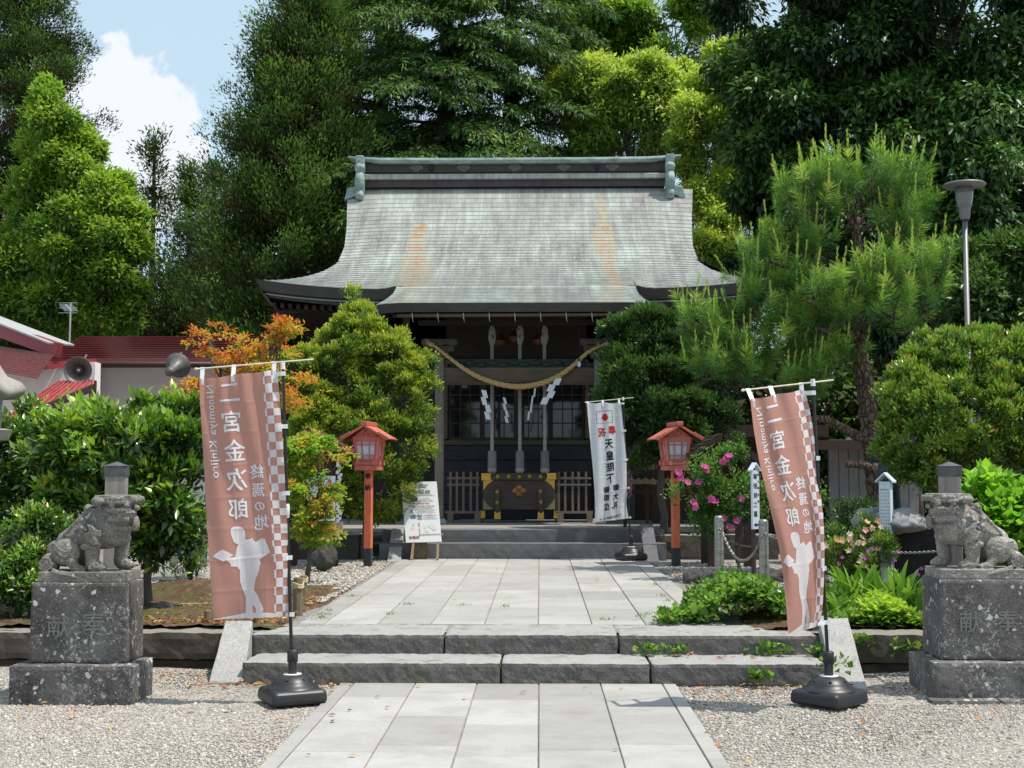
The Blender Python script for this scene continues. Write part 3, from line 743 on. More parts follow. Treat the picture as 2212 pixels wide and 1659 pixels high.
# soffit with rafters (dark, receding towards the walls)
m = MB()
for s_ in (-1, 1):
    m.mi = 0
    v = [m.bm.verts.new(p) for p in ((s_ * (KW - .3), YE + .4, ZE - .16), (s_ * 4.4, YE + .4, ZE - .02), (s_ * 3.1, YE + 2.3, ZE - .10), (s_ * (KW - .3), YE + 2.3, ZE - .12))]; m.bm.faces.new(v)
    v = [m.bm.verts.new(p) for p in ((s_ * 4.42, YE + .38, ZE - .08), (s_ * 4.42, YB - .4, ZE - .08), (s_ * 3.05, YB - 2.0, ZE - .1), (s_ * 3.05, YE + 2.3, ZE - .1))]; m.bm.faces.new(v)
v = [m.bm.verts.new(p) for p in ((-2.1, YK + .35, ZK - .12), (2.1, YK + .35, ZK - .12), (2.0, YE + 2.3, ZE + .1), (-2.0, YE + 2.3, ZE + .1))]; m.bm.faces.new(v)
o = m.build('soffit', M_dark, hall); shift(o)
m = MB()
for i in range(30):
    x = -2.03 + i * .14; m.bar((x, YK + .16, ZK - .19), (x, YE + 1.5, ZE - .04), .055, .07)
for s_ in (-1, 1):
    for i in range(16):
        x = s_ * (KW + .05 + i * .145); m.bar((x, YE + .3, ZE - .30 + .12 * (abs(x) / 4.6) ** 4), (x, YE + 2.3, ZE - .16), .06, .08)
    for i in range(30):
        y = YE + .6 + i * .26; m.bar((s_ * 4.42, y, ZE - .32), (s_ * 3.0, y, ZE - .16), .06, .08)
o = m.build('rafters', M_dark, hall); o['kind'] = 'stuff' if False else 'part'; del o['kind']; shift(o)
# ridge box
rz = prof(YR) - .02
ridge = thing('x', (0, 0, 0), 'x', 'x'); bpy.data.objects.remove(ridge)
def xr(px, Y=27.0): return U(px, 380, Y).x - HC
def zr(py, Y=27.0): return U(1111, py, Y).z
RL, RRt = xr(789), xr(1436)
m = MB(); m.b2((RL, 26.95, zr(404)), (RRt, 27.45, zr(389))); o = m.build('lower_ridge_board', M_cudark, hall); shift(o)
m = MB(); m.b2((RL - .02, 26.86, zr(389)), (RRt + .02, 27.54, zr(378))); o = m.build('ridge_ledge', M_cupale, hall, bevel=.015); shift(o)
m = MB(); m.b2((RL, 26.97, zr(378) + .0), (RRt, 27.43, zr(349))); 
for k_ in range(9):
    x = RL + (RRt - RL) * (k_ + .5) / 9; m.b2((x - .006, 26.955, zr(375)), (x + .006, 26.975, zr(352)))
m.b2((RL, 26.93, zr(372)), (RRt, 26.97, zr(370))); m.b2((RL, 26.90, zr(352)), (RRt, 26.97, zr(349)))
o = m.build('ridge_box', plain('brown_ridge_board', (.055, .042, .035), .65, var=.2, scale=3, stretch=(1, 1, 1)), hall); shift(o)
M_crest = plain('crest_copper', (.11, .095, .085), .5); M_iron = plain('black_iron', (.02, .02, .02), .5, .4)
for px in (899, 1001, 1112, 1218, 1323):
    m = MB(); x = xr(px, 26.9)
    for a in range(4): m.ell((x + .075 * math.cos(a * math.pi / 2 + .785 * 0), 26.955, zr(362) + .058 * math.sin(a * math.pi / 2)), (.075, .02, .06), n=10, m=6)
    m.ell((x, 26.94, zr(362)), (.045, .025, .04), n=10, m=6)
    o = m.build('ridge_crest', M_crest, hall); shift(o)
for px in (931, 1290):
    m = MB(); x = xr(px, 26.9); m.ell((x, 26.93, zr(363)), (.05, .03, .05), n=10, m=6)
    m.tube([(x + .03 * math.cos(a), 26.93, zr(370) + .04 * math.sin(a)) for a in [k_ * .7 for k_ in range(10)]], .008, 6)
    m.bar((x, 26.92, zr(370)), (x - .01, 26.90, zr(381)), .012)
    o = m.build('ridge_fixing', M_iron, hall); shift(o)
# upswept cap of the ridge
m = MB(); capx = [-1.0, -.93, -.8, -.4, 0, .4, .8, .93, 1.0]; xc = (xr(750) + xr(1473)) / 2; hwc = (xr(1473) - xr(750)) / 2
rr = []
for t in capx:
    x = xc + hwc * t; lift = .10 * abs(t) ** 10; th = .125 * (1 - .72 * max(0, (abs(t) - .9) / .1)); nar = 1 - .65 * max(0, (abs(t) - .9) / .1)
    top = zr(336, 26.8) + lift - .02; 
    rr.append([m.bm.verts.new((x, 27.2 + dy * nar, top - dz * th)) for dy, dz in ((-.38, .55), (-.36, .1), (-.12, -.12), (.12, -.12), (.36, .1), (.38, .55), (.34, 1.0), (-.34, 1.0))])
for a, b in zip(rr[:-1], rr[1:]):
    for k_ in range(8): m.bm.faces.new((a[k_], a[(k_ + 1) % 8], b[(k_ + 1) % 8], b[k_]))
m.bm.faces.new(rr[0]); m.bm.faces.new(rr[-1][::-1])
o = m.build('ridge_cap', M_cugreen, hall, bevel=.01); shift(o)
# scrolled end ornaments
for s_, px in ((-1, 778), (1, 1447)):
    m = MB(); x = xr(px, 26.8)
    def zz_(py): return zr(py, 26.75)
    m.prism([(x - .085, zz_(335)), (x + .085, zz_(335)), (x + .085, zz_(352)), (x - .085, zz_(352))], 26.70, 27.5)
    for (ya, yb, w0, bulge) in ((350, 372, .085, .05), (372, 412, .08, .05), (410, 431, .075, .03)):
        n_ = 8; prv = None
        for k_ in range(n_ + 1):
            t = k_ / n_; z = zz_(ya) + (zz_(yb) - zz_(ya)) * t; bu = bulge * math.sin(math.pi * t); y0 = 26.72 - bu * 1.6 - .05 * (yb > 400)
            q_ = [m.bm.verts.new(p) for p in ((x - w0 - bu * .4, y0 + .06, z), (x - w0 * .5, y0, z), (x + w0 * .5, y0, z), (x + w0 + bu * .4, y0 + .06, z), (x + w0, 27.0, z), (x - w0, 27.0, z))]
            if prv:
                for i in range(6): m.bm.faces.new((prv[i], prv[(i + 1) % 6], q_[(i + 1) % 6], q_[i]))
            else: m.bm.faces.new(q_)
            prv = q_
        m.bm.faces.new(prv[::-1])
    o = m.build('ridge_end_ornament', M_cugreen, hall, bevel=.012); shift(o)
    # shoulder of the roof beside the ridge end
    m = MB(); pr = [(x - .02 * s_, zz_(398)), (x + s_ * .26, zz_(404)), (x + s_ * .33, zz_(432)), (x + s_ * .05, zz_(420))]
    m.prism(pr, 26.75, 26.98); o = m.build('verge_cap', M_cugreen, hall, bevel=.01); shift(o)
# ---------------- body
ZD = .765
# platform: two risers and the deck
m = MB(); plx0, plx1 = -2.45, 2.5
o = bm_obj(rough_box((-2.0 , 19.56, .28), (2.32, 20.1, .575), .09, .006, 8, 2, .01), 'lower_platform_step', M_step2, hall); shift(o)
o = bm_obj(rough_box((-2.0, 19.93, .5), (2.32, 20.5, .765), .09, .006, 8, 7, .01), 'upper_platform_step', M_step2, hall); shift(o)
m = MB()
for i in range(9): m.b2((-3.7, 20.51 + i * .44, .70), (3.7, 20.51 + (i + 1) * .44 - .008, .765))
o = m.build('deck', M_plank, hall, bevel=.006); shift(o)
for s_ in (-1, 1):
    o = bm_obj(rough_box((s_ * 3.2 - 1.1, 19.9, .25), (s_ * 3.2 + .85, 20.5, .69), .12, .015, 6, 17 + s_, .02), 'platform_side_stone', M_wall, hall); shift(o)
# porch posts with bases and carved beam heads
XL = U(949, 1000, 22.5).x - HC; XR = U(1293, 1000, 22.5).x - HC
for x in (XL, XR):
    m = MB(); m.b2((x - .075, 22.42, ZD + .09), (x + .075, 22.58, 3.62)); o = m.build('porch_post', M_post, hall, bevel=.012); shift(o)
    m = MB(); m.box((x, 22.5, ZD + .045), (.26, .26, .09), taper=(.8, .8)); o = m.build('post_base', M_cheek, hall, bevel=.01); shift(o)
    m = MB()
    m.box((x, 22.5, 3.68), (.24, .24, .12), taper=(1.35, 1.35)); m.box((x, 22.5, 3.80), (.5, .14, .10)); m.box((x, 22.5, 3.92), (.62, .16, .10))
    for k_ in (-1, 0, 1): m.box((x + k_ * .23, 22.5, 3.90), (.11, .18, .1), taper=(1.2, 1.2))
    s_ = 1 if x > 0 else -1        # carved beast head beyond the post
    m.ell((x + s_ * .20, 22.5, 3.36), (.16, .09, .11)); m.ell((x + s_ * .33, 22.46, 3.32), (.09, .07, .06)); m.tube([(x + s_ * .36, 22.44, 3.30), (x + s_ * .44, 22.42, 3.36), (x + s_ * .42, 22.4, 3.46)], [.035, .025, .012], 6)
    o = m.build('bracket', M_darkz, hall, bevel=.008); shift(o)
m = MB(); m.b2((XL + .07, 22.44, 3.17), (XR - .07, 22.56, 3.47)); m.tube([(XL + .1, 22.43, 3.22), (XR - .1, 22.43, 3.22)], .02, 6)
o = m.build('tie_beam', M_beam, hall, bevel=.02); shift(o)
m = MB(); m.b2((-1.7, 22.4, 4.22), (1.7, 22.6, 4.30)); o = m.build('porch_purlin', M_dark, hall); shift(o)
m = MB()  # carved panel, painted green, above the tie beam
m.b2((XL + .2, 22.49, 3.48), (XR - .2, 22.52, 3.62))
for i in range(13): m.ell((XL + .35 + i * .19, 22.485, 3.52 + .03 * (i % 2)), (.1, .03, .05), n=8, m=6)
o = m.build('carved_panel', plain('faded_green_paint', (.012, .030, .022), .7, var=.5, scale=12), hall); shift(o)
# hall walls, sill boards and doors
YW = 25.0
def xw(px, Y=YW): return U(px, 1000, Y).x - HC
def zw(py, Y=YW): return U(1111, py, Y).z
m = MB()
m.b2((-3.3, YW + .05, ZD), (xw(968) - .05, YW + .2, 4.75)); m.b2((xw(1263) + .05, YW + .05, ZD), (3.3, YW + .2, 4.75))
m.b2((-3.3, YW + .05, zw(787)), (3.3, YW + .2, 4.75)); m.b2((-3.3, YW + .2, ZD), (-3.15, YW + 4.2, 4.75)); m.b2((3.15, YW + .2, ZD), (3.3, YW + 4.2, 4.75)); m.b2((-3.3, YW + 4.05, ZD), (3.3, YW + 4.2, 4.75))
m.b2((-3.1, YW + .25, ZD), (3.1, YW + 4, ZD + .02))
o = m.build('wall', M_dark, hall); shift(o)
m = MB(); nb = 5
for i in range(nb):
    za = ZD + .0 + (zw(962) - ZD) * i / nb; zb = ZD + (zw(962) - ZD) * (i + 1) / nb - .01
    m.b2((xw(955), YW - .25, za), (xw(1275), YW + .04, zb))
o = m.build('sill_boards', wood_mat('blue_black_board', (.022, .022, .028), (.055, .055, .065), 4, 0), hall, bevel=.006); shift(o)
for i in range(7):
    x = -3.25 + i * (6.5 / 6)
    if xw(960) < x < xw(1270): continue
    m = MB(); m.b2((x - .07, YW - .04, ZD), (x + .07, YW + .12, 4.7)); o = m.build('wall_post', M_darkz, hall, bevel=.01); shift(o)
M_glass = Nodes('dim_window_glass'); M_glass.col((.012, .014, .015)); M_glass = M_glass.set(.06, spec=.7)
M_latt = wood_mat('door_lattice_timber', (.03, .024, .02), (.075, .06, .048), 5, 2)
DL, DR = xw(968), xw(1263); zt_, zb_ = zw(787), zw(948)
m = MB(); m.b2((DL - .07, YW - .06, zb_ - .12), (DR + .07, YW + .05, zb_ - .03)); m.b2((DL - .07, YW - .06, zt_ + .005), (DR + .07, YW + .05, zt_ + .09)); m.b2((DL - .09, YW - .05, zb_), (DL - .01, YW + .05, zt_)); m.b2((DR + .01, YW - .05, zb_), (DR + .09, YW + .05, zt_))
o = m.build('door_frame', M_beam, hall, bevel=.006); shift(o)
nd = 4
for d in range(nd):
    xa = DL + (DR - DL) * d / nd; xb = DL + (DR - DL) * (d + 1) / nd; yo = (d % 3 == 0) * .035
    m = MB(); y0 = YW - .03 + yo
    for (a, b) in ((xa, xa + .05), (xb - .05, xb)): m.b2((a, y0, zb_ - .03), (b, y0 + .03, zt_))
    m.b2((xa + .05, y0, zb_ - .03), (xb - .05, y0 + .03, zb_ + .03)); m.b2((xa + .05, y0, zt_ - .05), (xb - .05, y0 + .03, zt_))
    for k_ in range(1, 3): x = xa + .05 + (xb - xa - .1) * k_ / 3; m.b2((x - .011, y0 + .004, zb_ + .03), (x + .011, y0 + .026, zt_ - .05))
    for k_ in range(1, 5): z = zb_ + .03 + (zt_ - zb_ - .08) * k_ / 5; m.b2((xa + .05, y0 + .006, z - .012), (xb - .05, y0 + .024, z + .012))
    o = m.build('sliding_door', M_latt, hall, bevel=.003); shift(o)
    g_ = MB(); g_.b2((xa + .05, y0 + .018, zb_ + .03), (xb - .05, y0 + .022, zt_ - .05)); go = g_.build('pane', M_glass, o); shift(go)
# bare bulb under the eave
bl = thing('light_bulb', U(1250, 760, 22.3), 'small bare light bulb hanging on a wire in the shrine porch', 'light bulb')
m = MB(); m.tube([(0, 0, .98), (0, 0, .09)], .004, 5); m.cyl((0, 0, .05), (0, 0, .10), .016); m.build('flex', plain('black_flex', (.02, .02, .02), .5), bl)
m = MB(); m.lathe([(0, -.05), (.02, -.045), (.034, -.015), (.03, .015), (.017, .05)], n=12); m.build('bulb', plain('frosted_bulb', (.7, .7, .68), .3, var=.02), bl)
bl.location = U(1251, 787, 22.3)
# ================================================================ BELLS, ROPES, SHIMENAWA
M_rope = plain('grey_bell_rope', (.36, .35, .34), .9, var=.3, scale=60, bump=.6, bd=.006)
M_straw = plain('straw_rope', (.52, .36, .15), .9, var=.3, scale=70, bump=.6, bd=.006)
M_bell = plain('copper_bell', (.20, .095, .06), .42, .75, var=.25, scale=9)
def twisted(m, path, rad, turns_per_m, strands=3, n=8, rs=None):
    pts = [Vector(p) for p in path]; L = [0]
    for a, b in zip(pts[:-1], pts[1:]): L.append(L[-1] + (b - a).length)
    for s_ in range(strands):
        out = []; rad_ = []
        for i, p in enumerate(pts):
            t = (pts[min(i + 1, len(pts) - 1)] - pts[max(i - 1, 0)]).normalized()
            x = Vector((0, 1, 0)); x = (x - t * x.dot(t)).normalized(); y = t.cross(x)
            r_ = rad if not rs else rs[i]
            a = 2 * math.pi * (L[i] * turns_per_m + s_ / strands)
            out.append(p + (x * math.cos(a) + y * math.sin(a)) * r_ * .52); rad_.append(r_ * .60)
        m.tube(out, rad_, n)
for i, (px, ptop, pbot, w_, lab) in enumerate([(1063, 702, 978, 'left', 'left grey twisted bell rope hanging over the offering box'), (1123, 702, 978, 'mid', 'middle grey twisted bell rope hanging over the offering box'), (1176, 702, 978, 'right', 'right grey twisted bell rope hanging over the offering box')]):
    Yr_ = 22.95; top = U(px, ptop + 28, Yr_); bot = U(px - (0 if i < 2 else -1), pbot, Yr_)
    t = thing('bell_rope', bot, lab, 'bell rope', 'bell ropes over the offering box')
    m = MB(); n_ = 90; L = (top - bot).length
    twisted(m, [bot.lerp(top, k_ / n_) for k_ in range(n_ + 1)], .029, 4.2, 4, 6)
    m.build('rope', M_rope, t, world=True)
    m = MB(); r_ = random.Random(i)     # looped and knotted upper end
    for k_ in range(7):
        a = r_.uniform(0, 6.28); m.tube([top + Vector((math.cos(a) * .03, math.sin(a) * .03, -.12)), top + Vector((math.cos(a + 1) * .055, math.sin(a + 1) * .04, .0)), top + Vector((math.cos(a + 2) * .05, math.sin(a) * .04, .14)), top + Vector((math.cos(a) * .03 + r_.uniform(-.03, .03), 0, .27))], [.016, .02, .018, .008], 6)
    m.ell(top + Vector((0, 0, -.02)), (.058, .055, .04)); m.ell(top + Vector((.01, 0, .12)), (.05, .05, .035))
    m.build('knot', M_rope, t, world=True)
    m = MB(); m.cyl(bot + Vector((0, 0, .03)), bot + Vector((0, 0, -.27)), .073, .078, 8); m.build('wooden_grip', wood_mat('grip_wood%d' % i, (.16, .15, .15), (.28, .27, .27), 6, 2), t, world=True)
    m = MB()
    for k_ in range(10): a = k_ * .628; m.tube([bot + Vector((math.cos(a) * .045, math.sin(a) * .045, -.26)), bot + Vector((math.cos(a) * .06, math.sin(a) * .06, -.31)), bot + Vector((math.cos(a + .3) * .05, math.sin(a + .3) * .05, -.36))], [.022, .024, .010], 6)
    m.build('tassel', M_rope, t, world=True)
for i, (px, py, lab) in enumerate([(1077, 736, 'round copper bell just right of the left bell rope'), (1111, 728, 'round copper bell behind the middle bell rope'), (1164, 734, 'round copper bell just left of the right bell rope')]):
    c = U(px, py, 23.15); t = thing('shrine_bell', c, lab, 'bell', 'copper bells under the porch roof')
    m = MB(); m.lathe([(0, .11), (.05, .105), (.095, .07), (.112, .01), (.122, .004), (.122, -.012), (.112, -.018), (.10, -.06), (.06, -.10), (0, -.115)], n=20); m.build('bell_body', M_bell, t)
    m = MB(); m.tube([(.03 * math.cos(a), 0, .13 + .03 * math.sin(a)) for a in [k_ * .785 for k_ in range(9)]], .008, 6); m.tube([(0, 0, .15), (0, 0, .62)], .006, 5); m.build('hanger', M_bell, t)
# shimenawa
pts = []
src = [(932, 744), (945, 752), (975, 776), (1008, 800), (1042, 818), (1080, 830), (1112, 835), (1140, 834), (1176, 826), (1210, 810), (1240, 788), (1266, 764), (1290, 750), (1308, 744)]
for k_ in range(140):
    u = k_ / 139 * (len(src) - 1); i = min(int(u), len(src) - 2); f = u - i
    p0, p1, p2, p3 = (Vector(src[max(0, min(len(src) - 1, i + q_))]) for q_ in (-1, 0, 1, 2))
    p = .5 * ((2 * p1) + (-p0 + p2) * f + (2 * p0 - 5 * p1 + 4 * p2 - p3) * f * f + (-p0 + 3 * p1 - 3 * p2 + p3) * f ** 3)
    pts.append(U(p.x, p.y, 22.35))
sh = thing('sacred_straw_rope', pts[70], 'thick twisted golden straw rope swagged between the porch posts', 'straw rope')
m = MB(); twisted(m, pts, .05, 3.0, 3, 8, rs=[.020 + .026 * math.sin(math.pi * k_ / 139) ** 1.2 for k_ in range(140)])
m.build('rope', M_straw, sh, world=True)
r_ = random.Random(4)
for s_, e in ((-1, pts[0]), (1, pts[-1])):
    m = MB()
    for k_ in range(14): m.tube([e, e + Vector((s_ * r_.uniform(.02, .12), r_.uniform(-.03, .02), r_.uniform(-.04, .12)))], [.006, .002], 4)
    m.ell(e, (.05, .04, .04)); m.build('loose_end', M_straw, sh, world=True)

M_paper = plain('white_paper', (.78, .79, .80), .8, var=.03, bump=0)
def shide(top, w_, h, lean, label, grp='white paper streamers on the straw rope', turn=0):
    t = thing('paper_streamer', top, label, 'paper streamer', grp, rz=turn)
    m = MB(); n_ = 4; z = 0; x = 0; dx = lean
    for k_ in range(n_):
        q_ = [(x - w_ / 2, 0, z), (x + w_ / 2, 0, z - .01), (x + w_ / 2 + dx, -.012, z - h), (x - w_ / 2 + dx, -.012, z - h + .01)]
        a = [m.bm.verts.new((p[0], p[1] + .004 * k_, p[2])) for p in q_]; b = [m.bm.verts.new((p[0], p[1] + .0015 + .004 * k_, p[2])) for p in q_]
        m.bm.faces.new(a); m.bm.faces.new(b[::-1])
        for i in range(4): m.bm.faces.new((a[i], b[i], b[(i + 1) % 4], a[(i + 1) % 4]))
        x += dx + (w_ * .45 if k_ % 2 else -w_ * .45); z -= h * .86
    m.build('streamer', M_paper, t); return t
for px, py, w_, h, le, lab, tn in [(1045, 842, .085, .145, .03, 'leftmost zigzag paper streamer on the straw rope', .2), (1089, 858, .075, .125, .03, 'second zigzag paper streamer from the left, under the rope', .9), (1156, 838, .05, .16, -.05, 'thin turned paper streamer between middle and right ropes', 1.0), (1207, 816, .11, .13, -.055, 'large bright zigzag paper streamer at the right of the straw rope', 0)]:
    shide(U(px, py, 22.33), w_, h, le, lab, turn=tn)
# ================================================================ OFFERING BOX AND FENCES
OY = 23.0
def xo(px): return U(px, 1060, OY).x
def zo(py): return U(1120, py, OY).z
M_gold = plain('gilt_fitting', (.62, .38, .07), .38, .65, var=.2, scale=60, bump=.4, bd=.002)
M_gold2 = plain('verdigris_gilt', (.26, .25, .10), .5, .3, var=.4, scale=50, bump=.3, bd=.002)
M_box = wood_mat('dark_box_timber', (.055, .042, .033), (.125, .10, .082), 4, 0)
def cx(c): return 999.0 + c * .5400391 / 4.916      # detail-crop pixels -> picture pixels
def cy(c): return 999.07 + c * .5400391 / 4.916
ob = thing('offering_box', ((xo(1040) + xo(1200)) / 2, OY + .3, ZD), 'large dark wooden offering box with gilt corner fittings and a round crest', 'offering box')
def P2(c): return (xo(cx(c[0])), zo(cy(c[1])))
m = MB(); m.b2((xo(cx(410)), OY, zo(cy(925))), (xo(cx(1812)), OY + .62, zo(cy(345)))); m.build('box_body', M_box, ob, bevel=.006, world=True)
m = MB(); m.b2((xo(cx(375)), OY - .035, zo(cy(345))), (xo(cx(1842)), OY + .66, zo(cy(212))))
for k_ in range(9): x = xo(cx(420)) + (xo(cx(1800)) - xo(cx(420))) * k_ / 8; m.b2((x - .02, OY + .02, zo(cy(212)) + .0005), (x + .02, OY + .6, zo(cy(195))))
m.build('top_rail', M_box, ob, bevel=.006, world=True)
for (a, b, x0_, x1_) in ((638, 735, 0, 0), (1487, 1585, 0, 0)):
    m = MB(); m.prism([P2((a, 478)), P2((b, 478)), P2((b + 8, 940)), P2(((a + b) / 2 + 3, 980)), P2((a, 940))], OY - .05, OY - .002); m.build('strap_leg', M_box, ob, bevel=.004, world=True)
    m = MB(); m.prism([P2((a - 2, 955)), P2(((a + b) / 2 + 3, 1000)), P2((b + 8, 955)), P2((b + 18, 1112)), P2((a - 14, 1112))], OY - .06, OY + .03); m.build('gilt_shoe', M_gold, ob, world=True)
for a in (395, 1838):
    m = MB(); m.prism([P2((a - 34, 940)), P2((a + 2, 965)), P2((a + 46, 945)), P2((a + 46, 1100)), P2((a - 50, 1100))], OY + .08, OY + .14); m.build('gilt_shoe', M_gold, ob, world=True)
    m = MB(); m.b2((xo(cx(a - 20)), OY + .1, ZD), (xo(cx(a + 20)), OY + .16, zo(cy(330)))); m.build('side_leg', M_box, ob, world=True)
def scallop(p0, p1, n_=7, amp=10):
    out = []
    for k_ in range(n_ * 4 + 1):
        t = k_ / (n_ * 4); x = p0[0] + (p1[0] - p0[0]) * t; y = p0[1] + (p1[1] - p0[1]) * t
        nx_, ny_ = -(p1[1] - p0[1]), (p1[0] - p0[0]); L = math.hypot(nx_, ny_); s_ = amp * abs(math.sin(n_ * math.pi * t)) - amp * 1.6 * math.sin(math.pi * t)
        out.append((x + nx_ / L * s_, y + ny_ / L * s_))
    return out
for pts_, mt, nm in (([(410, 350)] + scallop((598, 350), (410, 535), 7, -12), M_gold, 'corner_fitting'), ([(1812, 345)] + scallop((1620, 345), (1812, 528), 7, 12), M_gold, 'corner_fitting'),
                     ([(410, 925)] + scallop((602, 920), (410, 728), 7, 12), M_gold2, 'corner_fitting'), ([(1815, 920)] + scallop((1620, 918), (1815, 725), 7, -12), M_gold2, 'corner_fitting')):
    m = MB(); m.prism([P2(p) for p in pts_], OY - .006, OY - .001); m.build(nm, mt, ob, world=True)
for pts_ in ([(375, 212), (578, 216), (545, 262), (570, 345), (375, 350)], [(1842, 206), (1640, 208), (1675, 262), (1645, 340), (1842, 335)]):
    m = MB(); m.prism([P2(p) for p in pts_], OY - .042, OY - .036); m.build('corner_fitting', M_gold, ob, world=True)
def rosette(m, c, r0, y):
    x, z = P2(c)
    for k_ in range(8): a = k_ * .785; m.ell((x + r0 * .62 * math.cos(a), y, z + r0 * .62 * math.sin(a)), (r0 * .42, .008, r0 * .26), rot=(0, -a, 0), n=8, m=6)
    m.ell((x, y - .006, z), (r0 * .3, .01, r0 * .3), n=8, m=6)
for c in ((695, 277), (910, 277), (1117, 277), (1320, 272), (1537, 275)):
    m = MB(); rosette(m, c, .037, OY - .042); m.build('rosette_stud', M_gold, ob, world=True, smooth=True)
for c in ((684, 580), (684, 782), (1532, 568), (1538, 775)):
    m = MB(); rosette(m, c, .034, OY - .056); m.build('rosette_stud', M_gold, ob, world=True, smooth=True)
m = MB(); x, z = P2((1112, 560))                  # round melon-flower crest
M_cr = plain('bronze_crest', (.36, .17, .055), .42, .6, var=.2, scale=20)
for a in range(4): m.ell((x + .068 * math.cos(a * 1.571), OY - .004, z + .052 * math.sin(a * 1.571)), (.068, .024, .055), n=14, m=8)
for k_ in range(5): a = k_ * 1.2566 + 1.571; m.ell((x + .03 * math.cos(a), OY - .03, z - .002 + .03 * math.sin(a)), (.026, .006, .009), rot=(0, -a, 0), n=8, m=6)
m.tube([(x + .066 * math.cos(k_ * .393), OY - .026, z + .048 * math.sin(k_ * .393)) for k_ in range(17)], .005, 5)
m.build('crest', M_cr, ob, world=True, smooth=True)
# low barred fences either side of the box
M_fence = wood_mat('brown_fence_timber', (.15, .11, .085), (.27, .21, .165), 5, 2)
def barred(px0, px1, bars, label):
    Yf = OY + .12
    def xf(p): return U(p, 1060, Yf).x
    def zf(p): return U(1120, p, Yf).z
    t = thing('barred_fence', ((xf(px0) + xf(px1)) / 2, Yf, ZD), label, 'wooden barrier', 'low wooden barriers beside the offering box')
    for p in bars:
        m = MB(); m.b2((xf(p) - .02, Yf - .02, zf(1105)), (xf(p) + .02, Yf + .02, zf(1019))); m.build('upright_bar', M_fence, t, world=True)
    for z_ in (1033, 1047):
        m = MB(); m.b2((xf(px0), Yf - .034, zf(z_) - .018), (xf(px1), Yf - .021, zf(z_) + .018)); m.build('rail', M_fence, t, world=True)
    m = MB(); m.b2((xf(px0) - .03, Yf - .05, zf(1109)), (xf(px1) + .03, Yf + .05, zf(1104))); m.build('foot_rail', M_fence, t, world=True)
    for p in (px0 + 8, px1 - 4):
        m = MB(); m.b2((xf(p) - .05, Yf - .14, ZD), (xf(p) + .05, Yf + .14, zf(1109))); m.build('foot', M_fence, t, world=True)
barred(966, 1036, [973, 987, 1001, 1017, 1031], 'low brown barred fence left of the offering box')
barred(1203, 1277, [1207, 1221, 1237, 1250, 1266], 'low brown barred fence right of the offering box')
# ================================================================ BANNERS
M_pole = plain('black_pole', (.012, .012, .013), .35, var=.1, bump=0)
M_white = plain('white_plastic', (.72, .71, .68), .4, var=.04, bump=0)
M_tank = plain('black_plastic_tank', (.022, .022, .024), .42, var=.15, scale=80, bump=.25, bd=.001)
def cloth_mat(name, c, trans=.35, rough=.75):
    q = Nodes(name); f = q.noise(3, 4); wv = q.noise(900, 1)
    col = q.mix(.5, c, q.ramp(f, [(.3, tuple(x * .93 for x in c)), (.7, tuple(min(1, x * 1.05) for x in c))])); q.col(col); q.bump(wv, .05, .001)
    q.set(rough, spec=.2); tr = q.n('BsdfTranslucent'); q.l(col, tr.inputs['Color']); mxs = q.n('MixShader'); mxs.inputs['Fac'].default_value = trans
    q.l(q.b.outputs[0], mxs.inputs[1]); q.l(tr.outputs[0], mxs.inputs[2]); q.l(mxs.outputs[0], q.out.inputs['Surface']); return q.m
M_brown = cloth_mat('russet_banner_cloth', (.555, .285, .23), .45); M_wcloth = cloth_mat('white_banner_cloth', (.86, .88, .92), .4); M_print = cloth_mat('white_print_on_cloth', (.90, .92, .95), .45)
M_red = cloth_mat('red_print_on_cloth', (.62, .03, .03)); M_ink = cloth_mat('black_print_on_cloth', (.012, .012, .015), .05)
def lerp_curve(pts, v):          # pts: (v, x, y) keyed
    for a, b in zip(pts[:-1], pts[1:]):
        if v <= b[0]:
            t = (v - a[0]) / (b[0] - a[0]); t = max(0, t); return (a[1] + (b[1] - a[1]) * t, a[2] + (b[2] - a[2]) * t)
    return pts[-1][1:]
def smooth_curve(pts):
    import bisect
    P = [(Vector((p[1], p[2])), p[0]) for p in pts]
    def f(v):
        v = max(P[0][1], min(P[-1][1], v))
        i = max(0, min(len(P) - 2, bisect.bisect_right([p[1] for p in P], v) - 1))
        t = (v - P[i][1]) / (P[i + 1][1] - P[i][1])
        p0 = P[max(0, i - 1)][0]; p1 = P[i][0]; p2 = P[i + 1][0]; p3 = P[min(len(P) - 1, i + 2)][0]
        return .5 * ((2 * p1) + (-p0 + p2) * t + (2 * p0 - 5 * p1 + 4 * p2 - p3) * t * t + (-p0 + 3 * p1 - 3 * p2 + p3) * t ** 3)
    return f
